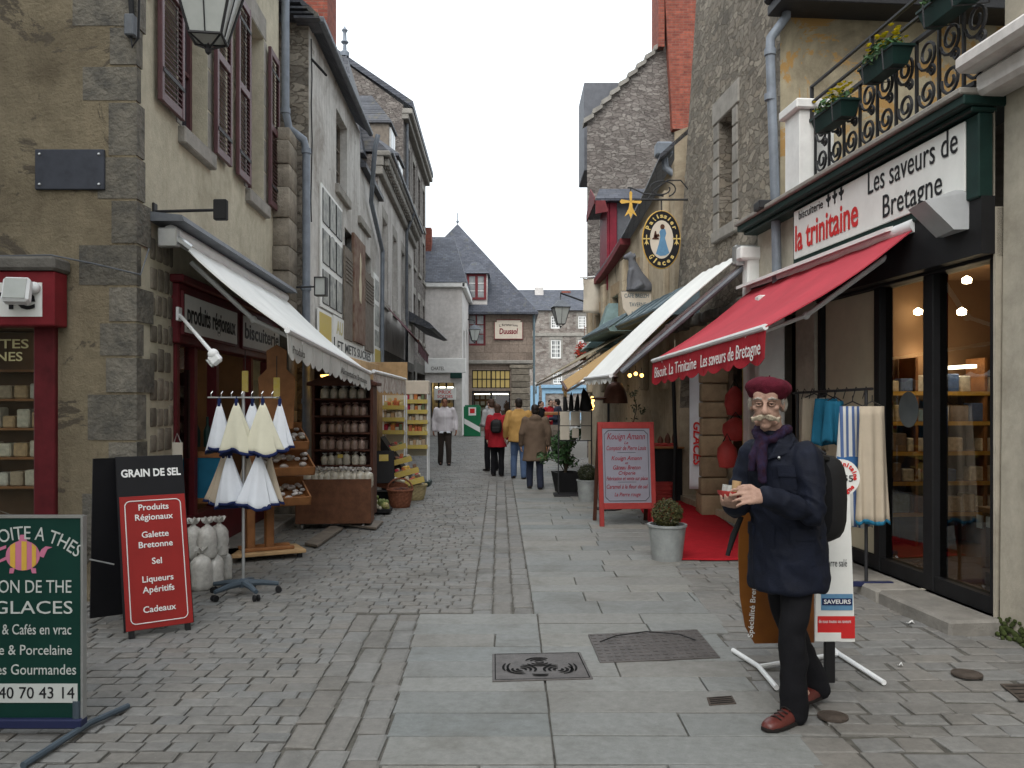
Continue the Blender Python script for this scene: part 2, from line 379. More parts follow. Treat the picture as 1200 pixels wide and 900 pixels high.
M['quoin'] = pm('grey granite quoin', (.125,.12,.108), .9, .3, 6, .8, 26, col2=(.215,.195,.16), island=.3, spec=.2, bd=.03)
M['quoin_br'] = pm('brown granite quoin', (.20,.175,.14), .9, .35, 5, .6, 30, island=.3, spec=.2, bd=.03)
M['stone_trim'] = pm('grey dressed stone', (.26,.245,.22), .9, .25, 4, .4, 40, island=.2, spec=.2, bd=.02)
M['stone_dark'] = pm('dark granite', (.12,.112,.10), .9, .3, 5, .5, 35, island=.25, spec=.2, bd=.02)
M['stone_tan'] = pm('tan dressed stone', (.33,.245,.155), .9, .25, 5, .4, 35, island=.2, spec=.2, bd=.02)
M['cobble'] = paving('worn granite setts', [(.155,.15,.14),(.185,.18,.168),(.17,.16,.145),(.20,.197,.187),(.165,.165,.16),(.19,.178,.16)], .72)
M['slab'] = paving('grey stone slabs', [(.18,.185,.178),(.225,.23,.22),(.20,.195,.18),(.172,.185,.182),(.23,.222,.20),(.18,.195,.196)], .68, (.095,.085,.072))
M['far_paving'] = pm('far grey setts', (.17,.165,.15), .8, .2, 9, .4, 30, spec=.3)
M['ground'] = pm('dark sandy joints', (.105,.10,.088), .95, .4, 12, .6, 60, spec=.15)
M['maroon'] = pm('maroon paint', (.10,.012,.016), .5, .3, 5, .1, 60)
M['maroon_box'] = pm('maroon sign box', (.17,.014,.02), .5, .2, 5, .1, 60)
M['maroon_lt'] = pm('plum shutter paint', (.085,.032,.037), .45, .25, 7, .15, 50, spec=.5)
M['red_paint'] = pm('red painted wood', (.34,.04,.035), .5, .2, 6, .15, 50)
M['red_frame'] = pm('vermilion board frame', (.27,.033,.03), .55, .15, 8, .1, 50)
M['red_panel'] = pm('red sign panel', (.27,.02,.018), .42, .12, 3, 0)
M['black_panel'] = pm('black sign panel', (.008,.008,.010), .5, .2, 4, .05)
M['green_panel'] = pm('dark green sign panel', (.006,.036,.028), .38, .15, 3, 0)
M['green_frame'] = pm('dark green paint', (.008,.027,.023), .5, .25, 5, .1)
M['white_paint'] = pm('white paint', (.72,.72,.70), .5, .1, 5, .05)
M['sign_white'] = pm('sign white', (.70,.70,.67), .45, .08, 3, 0)
M['letter_white'] = pm('white lettering', (.75,.75,.74), .5, .04, 3, 0)
M['letter_grey'] = pm('pale grey lettering', (.5,.52,.5), .5, .04, 3, 0)
M['letter_black'] = pm('black lettering', (.012,.012,.014), .5, .1, 3, 0)
M['letter_red'] = pm('red lettering', (.55,.025,.025), .5, .1, 3, 0)
M['letter_maroon'] = pm('maroon lettering', (.20,.016,.03), .5, .1, 3, 0)
M['letter_gold'] = pm('gold lettering', (.62,.46,.16), .45, .1, 5, 0)
M['letter_yellow'] = pm('faded yellow lettering', (.52,.47,.25), .6, .15, 9, 0)
M['gold'] = pm('gilded metal', (.65,.40,.09), .4, .2, 9, .1, metal=.3)
M['iron'] = pm('wrought iron', (.016,.016,.018), .55, .3, 9, .2, spec=.4)
M['zinc'] = pm('painted zinc pipe', (.20,.225,.26), .5, .2, 6, .1, metal=.2)
M['zinc_dk'] = pm('dull zinc', (.13,.14,.155), .55, .25, 6, .1, metal=.3)
M['steel'] = pm('brushed steel', (.45,.46,.46), .35, .12, 8, .05, metal=.8)
M['galv'] = pm('galvanised zinc pot', (.33,.35,.35), .5, .2, 9, .1, metal=.35)
M['white_metal'] = pm('white enamelled metal', (.74,.75,.75), .4, .06, 8, 0)
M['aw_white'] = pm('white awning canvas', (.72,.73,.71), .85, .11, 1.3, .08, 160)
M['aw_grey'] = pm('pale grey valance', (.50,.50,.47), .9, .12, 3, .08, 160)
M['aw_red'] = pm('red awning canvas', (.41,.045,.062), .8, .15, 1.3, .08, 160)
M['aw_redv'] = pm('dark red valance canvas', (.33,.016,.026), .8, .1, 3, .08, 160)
M['aw_brown'] = pm('ochre brown awning canvas', (.40,.26,.115), .85, .12, 3, .08, 160)
M['aw_taupe'] = pm('taupe awning canvas', (.27,.235,.165), .85, .15, 3, .08, 160)
M['aw_plum'] = pm('plum awning canvas', (.085,.028,.035), .85, .2, 3, .08, 160)
M['verdigris'] = pm('verdigris copper sheet', (.19,.275,.275), .55, .3, 4, .15, 40, metal=.1)
M['verdigris_dk'] = pm('dark verdigris sheet', (.11,.15,.17), .5, .3, 4, .15, 40, metal=.1)
M['wood_dk'] = pm('dark red brown wood', (.075,.028,.018), .55, .35, 7, .15, 40)
M['wood'] = pm('varnished wood', (.26,.115,.045), .5, .25, 7, .15, 40)
M['wood_lt'] = pm('light pine', (.44,.29,.15), .6, .2, 7, .15, 40)
M['wood_mid'] = pm('brown crate wood', (.135,.058,.03), .6, .35, 7, .2, 40)
M['crimson'] = pm('crimson paint', (.20,.017,.032), .5, .2, 6, .1)
M['wood_grey'] = pm('weathered boards', (.17,.145,.12), .85, .3, 8, .3, 40)
M['cover_grey'] = pm('pale grey cover plate', (.42,.43,.44), .5, .1, 5, 0)
M['tin_plate'] = pm('slate blue plaque', (.055,.06,.075), .55, .2, 6, .1, metal=.2)
M['black'] = pm('matt black', (.012,.012,.013), .6, .2, 6, .05)
M['rubber'] = pm('grey castor plastic', (.06,.08,.10), .45, .15, 6, .05)
M['navy_metal'] = pm('navy steel tube', (.02,.025,.07), .4, .1, 6, 0)
M['glass'] = glass('shop glass')
M['glass_dim'] = glass('smoked shop glass', (.62,.62,.58), .09)
M['dark_glass'] = darkglass('dark window pane')
M['pane_lt'] = darkglass('pane with pale curtain', (.16,.165,.17), .12)
M['lamp_glass'] = pm('frosted lantern glass', (.42,.44,.42), .25, .1, 4, 0)
M['tube'] = emis('fluorescent tube', (1, .93, .72), 9)
M['spot'] = emis('warm spot lamp', (1, .80, .50), 60)
M['lit_ceiling'] = pm('pale shop ceiling', (.62,.50,.30), .8, .1, 3, 0)
M['amber'] = emis('amber lamp', (1, .55, .14), 5)
M['yellow_lit'] = emis('lit yellow pane', (.42,.31,.10), .16)
M['carpet'] = pm('red carpet', (.31,.012,.018), .95, .15, 9, .4, 220, spec=.1)
M['apron_white'] = pm('white cotton', (.66,.69,.74), .9, .06, 6, .1, 120, spec=.15)
M['apron_cream'] = pm('cream cotton', (.60,.58,.46), .9, .06, 6, .1, 120, spec=.15)
M['apron_blue'] = pm('petrol blue cotton', (.02,.135,.23), .9, .12, 6, .1, 120, spec=.15)
M['apron_blue2'] = pm('mid blue cotton', (.035,.11,.26), .9, .12, 6, .1, 120, spec=.15)
M['apron_sand'] = pm('sand cotton', (.46,.39,.30), .9, .06, 6, .1, 120, spec=.15)
M['apron_stripe'] = stripes('blue striped cotton', (.58,.58,.56), (.07,.12,.27), 0, 22, .52)
M['navy_cloth'] = pm('navy trim', (.012,.02,.075), .9, .1, 6, 0)
M['bag'] = pm('clear bag of white salt', (.52,.51,.48), .3, .22, 24, .6, 40, spec=.55)
M['bag_biscuit'] = multi('biscuit bags', [(.30,.21,.17),(.22,.12,.10),(.36,.30,.27),(.26,.18,.13)], .3, .6)
M['bag_white'] = multi('white bags of sweets', [(.40,.38,.36),(.55,.52,.5),(.34,.30,.27),(.48,.44,.36)], .3, .6)
M['packets'] = multi('coloured packets', [(.45,.05,.03),(.62,.40,.08),(.55,.5,.42),(.5,.16,.04),(.12,.16,.08),(.5,.46,.36),(.4,.02,.05),(.16,.09,.06)], .4)
M['packets_org'] = multi('orange packets', [(.60,.24,.06),(.62,.38,.12),(.5,.14,.05),(.55,.45,.2)], .4)
M['packets_wht'] = multi('pale packets', [(.55,.48,.36),(.46,.3,.16),(.58,.52,.42),(.4,.3,.2)], .4)
M['price_rail'] = pm('yellow price rail', (.62,.47,.07), .55, .2, 20, 0, col2=(.5,.4,.16))
M['wicker'] = pm('brown wicker', (.19,.072,.04), .75, .4, 30, .6, 45, bd=.02)
M['wicker_lt'] = pm('straw wicker', (.37,.30,.16), .75, .3, 30, .6, 45, bd=.02)
M['skin'] = pm('skin', (.35,.212,.16), .6, .15, 22, .3, 140, spec=.3, col2=(.44,.28,.215))
M['skin_dk'] = pm('tanned skin', (.25,.115,.07), .55, .1, 14, .1, 120)
M['hair_grey'] = pm('grey hair', (.30,.275,.24), .7, .3, 90, .4, 160)
M['hair_white'] = pm('white moustache', (.42,.36,.27), .7, .3, 110, .4, 160)
M['hair_dark'] = pm('dark hair', (.018,.013,.011), .55, .3, 60, .3, 120)
M['hair_brown'] = pm('brown hair', (.055,.03,.02), .6, .3, 60, .3, 120)
M['eye_grey'] = pm('eye white in shade', (.17,.14,.115), .35, .1, 20, 0)  # shadow under the brow is painted into the eye-white colour
M['beret'] = pm('burgundy wool', (.085,.010,.020), .95, .25, 25, .5, 160, spec=.15)
M['coat_navy'] = pm('navy waxed cotton', (.0045,.0068,.0165), .75, .35, 7, .25, 140, spec=.25)
M['trouser_black'] = pm('black cloth', (.007,.007,.009), .9, .3, 5, .2, 120, spec=.2)
M['shoe_oxblood'] = pm('oxblood leather', (.085,.018,.014), .38, .3, 12, .15, 60, spec=.5)
M['sole'] = pm('dark rubber sole', (.015,.012,.011), .8, .2, 9, .1)
M['scarf'] = pm('plum scarf', (.05,.011,.022), .95, .5, 30, .4, 90, col2=(.02,.018,.05))
M['puffer'] = pm('pale grey nylon', (.52,.49,.51), .55, .07, 5, .15, 30)
M['trouser_brown'] = pm('dark brown cloth', (.035,.027,.023), .9, .2, 5, .1, 90)
M['coat_red'] = pm('red wool', (.27,.012,.02), .9, .15, 5, .2, 90)
M['jacket_yellow'] = pm('mustard jacket', (.40,.235,.075), .85, .15, 5, .2, 90)
M['coat_brown'] = pm('brown parka', (.12,.083,.058), .85, .15, 5, .2, 90)
M['jeans'] = pm('blue denim', (.07,.11,.20), .9, .2, 8, .2, 120)
M['denim_dk'] = pm('dark denim', (.025,.03,.05), .9, .2, 8, .2, 120)
M['jacket_grey'] = pm('grey jacket', (.30,.295,.30), .85, .12, 5, .2, 90)
M['leaf'] = foliage('glossy green leaves', [(.012,.035,.012),(.03,.085,.022),(.055,.13,.04),(.022,.06,.018),(.08,.16,.06)])
M['leaf_box'] = foliage('brown green box leaves', [(.022,.028,.010),(.055,.060,.018),(.085,.075,.022),(.035,.035,.012)])
M['leaf_dk'] = foliage('dark box leaves', [(.010,.016,.006),(.025,.032,.011),(.04,.045,.016)])
M['flower'] = pm('yellow petals', (.62,.50,.02), .6, .15, 20, 0)
M['soil'] = pm('dark soil', (.02,.015,.011), .95, .3, 20, .4)
M['bark'] = pm('bark', (.06,.045,.03), .9, .3, 20, .4)
M['blue_shop'] = pm('light blue shopfront', (.20,.33,.45), .5, .12, 5, 0)
M['dusty_red'] = pm('old red timber', (.16,.03,.035), .6, .25, 6, .2)
M['dormer_grey'] = pm('lead grey cladding', (.12,.125,.14), .6, .2, 5, .1)
M['fig_blue'] = pm('faded blue paint', (.11,.24,.38), .6, .15, 12, 0)
M['fig_cream'] = pm('cream enamel', (.60,.53,.44), .5, .08, 6, 0)
M['cast_iron'] = pm('worn cast iron', (.115,.105,.10), .5, .25, 10, .3, 60, metal=.45)
M['cast_dark'] = pm('rusty iron cover', (.075,.06,.05), .7, .3, 12, .4, 50, metal=.2)
M['moss'] = pm('green moss', (.045,.06,.018), .95, .4, 14, .5, 40)
M['grey_print'] = pm('grey menu panel', (.21,.21,.25), .45, .06, 4, 0)
M['card'] = pm('pale card', (.50,.455,.38), .8, .08, 6, 0)
M['curtain'] = pm('cream curtain', (.55,.49,.36), .9, .08, 4, .1)
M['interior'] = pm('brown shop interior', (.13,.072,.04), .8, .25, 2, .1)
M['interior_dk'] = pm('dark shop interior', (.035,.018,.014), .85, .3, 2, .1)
M['interior_tan'] = pm('tan shop wall', (.15,.09,.05), .7, .15, 2, .05)
M['tins'] = multi('biscuit tins', [(.62,.6,.56),(.5,.43,.34),(.08,.14,.32),(.66,.64,.6),(.25,.36,.46),(.55,.48,.4),(.2,.14,.1)], .4)
M['orange_print'] = pm('orange caramel print', (.45,.17,.03), .45, .5, 2, 0, col2=(.10,.03,.008))
M['copper'] = pm('old copper', (.10,.045,.03), .45, .3, 6, .1, metal=.5)
M['mural'] = pm('faded painted panel', (.20,.085,.06), .85, .4, 5, .1, col2=(.26,.2,.15))
M['photo_print'] = pm('faded photo print', (.30,.33,.33), .6, .6, 6, 0, col2=(.5,.5,.46))
M['sticker'] = darkglass('dim round sticker', (.06,.065,.065), .3)
# ---------------------------------------------------------------- ground
mb = MB(); mb.quad((-400,-60,-.014), (400,-60,-.014), (400,600,-.014), (-400,600,-.014)); mb.build('ground', M['ground'], kind='structure')
def stone(mb, x0, x1, y0, y1, h, g=.0042, j=.005, rnd_=.016, lean=0):
    c = [(x0+g, y0+g), (x1-g, y0+g), (x1-g, y1-g), (x0+g, y1-g)]
    c = [(x + rnd.uniform(-j, j) , y + rnd.uniform(-j, j)) for x, y in c]
    mx = sum(p[0] for p in c)/4; my = sum(p[1] for p in c)/4
    tx = rnd.uniform(-lean, lean); ty = rnd.uniform(-lean, lean)
    def ring(ins, z):
        return [(x + (ins if x < mx else -ins), y + (ins if y < my else -ins), z + (x-mx)*tx + (y-my)*ty) for x, y in c]
    rings = [[mb.bm.verts.new(p) for p in ring(*a)] for a in ((0, -.035), (0.001, h - rnd_*.45), (rnd_, h))]
    for A, B in zip(rings, rings[1:]):
        for k in range(4): mb.bm.faces.new([A[k], A[(k+1)%4], B[(k+1)%4], B[k]])
    mb.bm.faces.new(rings[-1])
def edgeL(Y): return -.70 + (6.4-Y)*.045 if Y < 6.45 else max(-.08, .165 - (Y-6.6)*.0148)
def edgeR(Y):
    if Y < 8.4: return 1.30 + (Y-3.7)*.064
    if Y < 12.3: return 1.6 + (Y-8.4)*.046
    return max(.9, 1.78 - (Y-12.3)*.05)
mb = MB(); Y = 2.2
while Y < 44:
    d = rnd.uniform(.10, .135) if Y < 22 else rnd.uniform(.2, .26)
    xl = -3.35 if Y > 6.75 else -4.6
    if Y > 30: xl = -4.4
    xr = edgeL(Y) - (.47 if Y < 17 else 0)
    x = xl + rnd.uniform(-.1, .1)
    while x < xr - .04:
        w = rnd.uniform(.11, .22); w = xr - x if x + w > xr - .08 else w
        stone(mb, x, x+w, Y, Y+d, rnd.uniform(-.004, .003), rnd.uniform(.003, .006), .005, .012, .018); x += w
    Y += d
for k in range(3):                                     # three long courses laid along the slabs
    Y = 2.2
    while Y < 17:
        d = rnd.uniform(.13, .30) if k != 1 else rnd.uniform(.2, .42)
        for Ya in (6.42,):
            if Y < Ya < Y + d: d = Ya - Y
        d = max(d, .06); e = edgeL(Y + d/2)
        stone(mb, e - .47 + k*.157, e - .47 + (k+1)*.157, Y, Y+d, rnd.uniform(-.006, .004), .007, .006, .014, .02); Y += d
Y = 2.2
while Y < 24:                                          # right-hand strip, rougher and half worn flat
    d = rnd.uniform(.14, .20); x = edgeR(Y) + .004; xr = 3.75 - .085*(Y-5.9)
    while x < xr:
        w = rnd.uniform(.16, .34)
        stone(mb, x, x+w, Y, Y+d, rnd.uniform(-.009, .001), rnd.uniform(.003, .008), .012, .012, .02); x += w
    Y += d
mb.build('cobblestones', M['cobble'], kind='structure')
mb = MB(); Y = 2.2
bounds = [2.2]
while bounds[-1] < 44: bounds.append(bounds[-1] + rnd.uniform(.24, .35))
bounds = [b for b in bounds if abs(b - 6.42) > .12] + [6.42]; bounds.sort()
for a, b in zip(bounds, bounds[1:]):
    l, r = edgeL((a+b)/2), edgeR((a+b)/2)
    segs = [(l, .19), (.19, r)] if a < 6.4 else [(l, r)]
    for s0, s1 in segs:
        x = s0
        while x < s1 - .02:
            w = rnd.uniform(.40, .95)
            if x + w > s1 - .25: w = s1 - x + (rnd.uniform(-.05, .07) if s1 == r else 0)
            stone(mb, x, x+w, a, b, rnd.uniform(.000, .005), .004, .002, .006, .003); x += w
mb.build('paving_slabs', M['slab'], kind='structure')
mb = MB(); mb.quad((.6,24,-.008),(16,24,-.008),(16,90,-.008),(-4,90,-.008),(-4,44,-.008),(.6,44,-.008)); mb.build('far_paving', M['far_paving'], kind='structure')
# ---------------------------------------------------------------- generic building pieces
def window(root, W, u0, u1, z0, z1, dep=.16, nx=2, nz=3, fm=None, gm=None, fw=.05, bar=.025, sill=None, lintel=None, lab=None):
    """frame part with a pane sub-part, set back in its opening; optional sill"""
    fm = fm or M['white_paint']; gm = gm or M['dark_glass']
    y0, y1 = dep - .05, dep + .01
    mb = MB(W)
    mb.box(u0+.003, u0+fw, y0, y1, z0+.003, z1-.003); mb.box(u1-fw, u1-.003, y0, y1, z0+.003, z1-.003)
    mb.box(u0+fw, u1-fw, y0, y1, z1-fw, z1-.003); mb.box(u0+fw, u1-fw, y0, y1, z0+.003, z0+fw)
    iu0, iu1, iz0, iz1 = u0+fw, u1-fw, z0+fw, z1-fw
    for i in range(1, nx): x = iu0 + (iu1-iu0)*i/nx; wb = bar*(1.6 if i*2 == nx else 1); mb.box(x-wb/2, x+wb/2, y0+.006, y1-.01, iz0, iz1)
    for i in range(1, nz): z = iz0 + (iz1-iz0)*i/nz; mb.box(iu0, iu1, y0+.009, y1-.013, z-bar/2, z+bar/2)
    f = mb.build('window', fm, root, label=lab)
    g = MB(W); g.quad((iu0-.01, y1-.02, iz0-.01), (iu1+.01, y1-.02, iz0-.01), (iu1+.01, y1-.02, iz1+.01), (iu0-.01, y1-.02, iz1+.01)); g.build('pane', gm, f)
    if sill is not None:
        s = MB(W); s.box(u0-.1, u1+.1, -.07, .03, z0-.16, z0-.003, .012); s.build('sill', sill, f)
    if lintel is not None:
        s = MB(W); s.box(u0-.14, u1+.14, -.006, .03, z1+.003, z1+.28, .01)
        for a, b in ((u0-.16, u0-.003), (u1+.003, u1+.16)):
            n = max(2, int((z1-z0)/.42))
            for i in range(n): s.box(a, b, -.006, .03, z0+(z1-z0)*i/n+.004, z0+(z1-z0)*(i+1)/n-.004, .01)
        s.build('surround', lintel, f)
    return f
def pipe(root, pts, r=.05, mat=None, cols=(), W=I4):
    mb = MB(W); mb.path(pts, r, 10)
    for p in cols: mb.path([Vector(p)-Vector((0,0,.035)), Vector(p)+Vector((0,0,.035))], r*1.25, 10)
    return mb.build('drainpipe', mat or M['zinc'], root, smooth=True)
def quoins(root, W, z0, z1, mat, wa=(.28,.54), wb=(.10,.34), h=(.26,.44), side=1):
    """corner stones at local x=0: run wa along -x on the front (local y=0) and wb back along +y"""
    mb = MB(W); z = z0; k = 0
    while z < z1:
        hh = rnd.uniform(*h); hh = min(hh, z1 - z)
        a = rnd.uniform(*wa) * (1 if k % 2 else rnd.uniform(.4,.75)); b = rnd.uniform(*wb) * (rnd.uniform(.4,.7) if k % 2 else 1)
        if hh > .08:
            n0 = len(mb.bm.verts); mb.box(-a*side, .012*side, -.003-rnd.uniform(0,.006), b, z+.010, z+hh-.010); mb.bm.verts.ensure_lookup_table()
            vs = mb.bm.verts[n0:]
            for v in vs:
                if abs(v.co.x) > .05: v.co.x += rnd.uniform(-.035, .035)
                if v.co.y > .05: v.co.y += rnd.uniform(-.03, .03)
                v.co.z += rnd.uniform(-.022, .022)
            mb._bev(vs, .03, 3)
        z += hh; k += 1
    return mb.build('quoin', mat, root, smooth=50)
def shop_room(root, W, u0, u1, z0, z1, d, mat, y=.25, ceil=None, name='interior'):
    mb = MB(W); mb.quad((u0,y,z0),(u1,y,z0),(u1,d,z0),(u0,d,z0)); mb.quad((u0,d,z0),(u1,d,z0),(u1,d,z1),(u0,d,z1))
    mb.quad((u0,y,z0),(u0,d,z0),(u0,d,z1),(u0,y,z1)); mb.quad((u1,y,z0),(u1,y,z1),(u1,d,z1),(u1,d,z0))
    mb.quad((u0,y,z1),(u0,d,z1),(u1,d,z1),(u1,y,z1)); return mb.build(name, mat, root)
# ---------------------------------------------------------------- left corner house
LA = 92.58
WF = T(-3.0, 6.8, 0, 0); WL = T(-3.0, 6.8, 0, LA)
HB = 7.8
house = empty('corner_house', WF, 'cream rendered corner house with plum louvred shutters and rough stone quoins', 'house')
# side (street) facade
sh1 = [uv(WL, *p) for p in ((203, 560), (335, 470))]
su0, su1 = sh1[0][0], 4.55
w1a, w1b = uv(WL, 213, 165)[0], uv(WL, 243, 190)[0]
w2a, w2b = uv(WL, 290, 205)[0], uv(WL, 309, 220)[0]
zs1 = uv(WL, 205, 143)[1]; zs2 = uv(WL, 296, 222)[1]; z2t = uv(WL, 292, 45)[1]
zsill = 4.12
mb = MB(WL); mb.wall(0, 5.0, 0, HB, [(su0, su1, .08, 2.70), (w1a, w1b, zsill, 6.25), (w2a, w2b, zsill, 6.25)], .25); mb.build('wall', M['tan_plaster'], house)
# front wall
tzu = uv(WF, 65, 500)[0]; tzt = uv(WF, 60, 385)[1]
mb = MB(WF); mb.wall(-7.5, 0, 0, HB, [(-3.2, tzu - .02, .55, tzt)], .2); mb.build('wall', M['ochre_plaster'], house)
quoins(house, WF, 0, HB, M['quoin'])
mb = MB(WL); z = .1
for z_, uw in [(i*.23 + rnd.uniform(-.03, .03), rnd.uniform(.1, .2)) for i in range(1, 13)]:      # narrow rubble between corner and shopfront
    u = .30
    while u < su0 - .06:
        w = rnd.uniform(.09, .17); mb.box(u, min(u+w, su0-.02), -.012, .03, z_, z_+rnd.uniform(.14, .21), .02, seg=2); u += w + .02
mb.build('stonework', M['quoin_br'], house, smooth=50)
mb = MB(WF); mb.box(-7.5, -.45, 4.9*.0+2.86, 2.86, 0, 0) if False else None
mb = MB(WF)
pr = [(.35, HB), (-.35, HB), (-.35, HB+.08), (-4, HB+2.6), (-7.5, HB+2.6)]
mb.prism([(.3, -.3, HB), (.3, -.3, HB+.1), (-3.6, -.3, HB+2.9), (-7.5, -.3, HB+.1), (-7.5, -.3, HB)], (-.3, 5.6, 0)); mb.build('roof', M['slate'], house)
mb = MB(WF); mb.quad((-7.5,5.2,0),(-.3,5.2,0),(-.3,5.2,HB),(-7.5,5.2,HB)); mb.build('wall', M['tan_plaster'], house)
for a, b in ((w1a, w1b), (w2a, w2b)):
    window(house, WL, a, b, zsill, 6.25, .2, 2, 3, M['maroon_lt'], M['dark_glass'], .06, .03, M['stone_trim'])
    mb = MB(WL)
    mb.box(a-.12, b+.12, -.008, .03, 6.253, 6.55, .01)
    for e, q in ((a-.16, a-.003), (b+.003, b+.16)):
        for i in range(5): mb.box(e, q, -.006, .04, zsill+.425*i+.006, zsill+.425*(i+1)-.006, .01)
    mb.build('surround', M['stone_trim'], house)
def shutter(u0, u1, z0, z1):
    mb = MB(WL); y0, y1 = -.075, -.032
    mb.box(u0, u0+.06, y0, y1, z0, z1, .006); mb.box(u1-.06, u1, y0, y1, z0, z1, .006)
    for z in (z0, (z0+z1)/2 - .04, z1-.09): mb.box(u0+.06, u1-.06, y0+.003, y1-.003, z, z+.09, .006)
    z = z0 + .11
    while z < z1 - .12:
        if not (z0+z1)/2 - .07 < z < (z0+z1)/2 + .05:
            mb.prism([(u0+.058, y0+.002, z), (u0+.058, y0+.008, z-.003), (u0+.058, y1-.012, z+.030), (u0+.058, y1-.018, z+.033)], (u1-u0-.116, 0, 0))
        z += .048
    s = mb.build('shutter', M['maroon_lt'], house)
    for z in (z0+.25, z1-.3): h = MB(WL); h.box(u0+.02, u1-.02, y0-.006, y0-.001, z, z+.035); h.build('hinge', M['iron'], s)
sw = .52
zz = zsill + .02
shutter(w1a - .70, w1a - .13, zz, 6.2); shutter(w1b + .10, w1b + .64, zz, 6.2)
shutter(w2a - .62, w2a - .10, zz, 6.2); shutter(w2b + .10, w2b + .60, zz, 6.2)
# shopfront on the street side
fz0, fz1 = 2.12, 2.66
mb = MB(WL)
mb.box(su0+.003, su0+.09, -.03, .12, .09, fz0, .008); mb.box(su1-.09, su1-.003, -.03, .12, .09, fz0, .008)
for f in (.17, .36, .74): x = su0 + (su1-su0)*f; mb.box(x-.05, x+.05, .0, .10, .09, fz0, .006)
mb.box(su0+.09, su1-.09, .0, .1, .09, .5)
mb.box(su0-.05, su1+.03, -.07, .10, fz0, fz1, .012); mb.box(su0-.09, su1+.05, -.12, .10, fz1, fz1+.07, .012)
mb.build('shopfront', M['maroon'], house)
for a, b in ((0, .17), (.74, 1)):
    mb = MB(WL); x0 = su0 + (su1-su0)*a + .055; x1 = su0 + (su1-su0)*b - .055; mb.quad((x0,.05,.5),(x1,.05,.5),(x1,.05,fz0),(x0,.05,fz0)); mb.build('shop_window', M['glass'], house)
shop_room(house, WL, su0+.01, su1-.01, .085, 2.68, 3.2, M['interior'])
mb = MB(WL); mb.box(su0-.1, su1+.1, -.32, .25, -.03, .085, .015); mb.build('step', M['stone_trim'], house)
for k, (u, y, l) in enumerate(((su0+.9, 1.0, 1.0), (su0+1.6, 1.5, 1.0), (su0+2.9, 1.3, 1.0))):
    mb = MB(WL); mb.box(u-l/2-.6, u+l/2-.6, y-.06, y+.06, 2.20, 2.26, .02); mb.build('ceiling_lamp', M['tube'], house)
mb = MB(WL); mb.box(su0+.12, su1-.12, .4, 2.6, 2.40, 2.44); mb.build('ceiling_panel', M['lit_ceiling'], house)
mb = MB(WL)
for k in range(5):
    mb.box(su0+.25, su0+.33, .35+k*.5, .75+k*.5, .1, 2.2)
for z in (.5, .85, 1.2, 1.55, 1.9): mb.box(su0+.2, su1-.2, 2.75, 3.15, z, z+.03)
mb.build('shelf', M['wood'], house)
mb = MB(WL)
for z in (.53, .88, 1.23, 1.58, 1.93):
    x = su0 + .25
    while x < su1 - .35: w = rnd.uniform(.07, .15); mb.box(x, x+w*.9, 2.78, 2.95, z, z+rnd.uniform(.12, .26)); x += w
tag(mb.build('stock', M['packets_wht'], house), kind='stuff')
WP = T(-3.62, 8.2, 0, 0)
mb = MB(WP); mb.box(0, .52, 0, .02, 1.05, 1.9); pn = mb.build('notice_board', M['interior_dk'], house)
lettering([('SPECIALITES', .02, 1.83, .062, .62), ('BRETONNES', .05, 1.72, .062, .5)], WP, M['letter_yellow'], pn, -.006)
# tea shop window on the front wall
mb = MB(WF)
mb.box(tzu-.15, tzu+.02, -.05, .1, .05, tzt+.02, .01); mb.box(-3.2, tzu-.15, -.05, .1, .05, .55, .01); mb.box(-3.2, -3.08, -.05, .1, .55, tzt, .01)
mb.box(-3.25, tzu+.03, -.13, .06, tzt+.02, tzt+.10, .01)
tf = mb.build('tea_window_frame', M['maroon'], house)
g = MB(WF); g.quad((-3.08,.06,.55),(tzu-.15,.06,.55),(tzu-.15,.06,tzt),(-3.08,.06,tzt)); g.build('pane', M['glass'], tf)
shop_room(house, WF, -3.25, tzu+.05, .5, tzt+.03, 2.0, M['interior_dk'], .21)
lettering([('SPECIALITES', -1.28, uv(WF, 30, 403)[1], .075, .80), ('BRETONNES', -1.28, uv(WF, 30, 418)[1], .075, .70)], WF, M['letter_yellow'], tf, .05)
mb = MB(WF)
for z in (.85, 1.1, 1.35, 1.6, 1.85): mb.box(-3.1, tzu-.2, .5, .8, z, z+.02)
mb.build('shelf', M['wood'], house)
mb = MB(WF)
for z in (.87, 1.12, 1.37, 1.62):
    x = -3.0
    while x < tzu-.35: w = rnd.uniform(.09, .16); mb.box(x, x+w*.85, .52, .66, z, z+rnd.uniform(.1, .18), .012); x += w
tag(mb.build('stock', M['packets_wht'], house), kind='stuff')
sb0, sbz0 = uv(WF, 65, 382, -.2); sb1z = uv(WF, 65, 318, -.2)[1]
mb = MB(T(-3.0, 6.8)); mb.box(-3.3, sb0, -.22, -.02, sbz0, sb1z, .01)
t = tag(mb.build('shop_sign', M['maroon_box']), 'white and maroon box sign over the tea shop window at the left edge', 'sign')
mb = MB(WF); mb.box(-3.22, sb0-.09, -.226, -.2, sbz0+.07, sb1z-.09); fc = mb.build('face', M['sign_white'], t)
lettering([('Chocolaterie', -1.53, (sbz0+sb1z)/2, .2, 1.72, {'align': 'CENTER'})], WF, M['letter_black'], fc, -.231)
mb = MB(WF); mb.box(-3.4, sb0+.02, -.26, -.0, sb1z+.004, sb1z+.11, .02); mb.build('stone_ledge', M['stone_dark'], t)
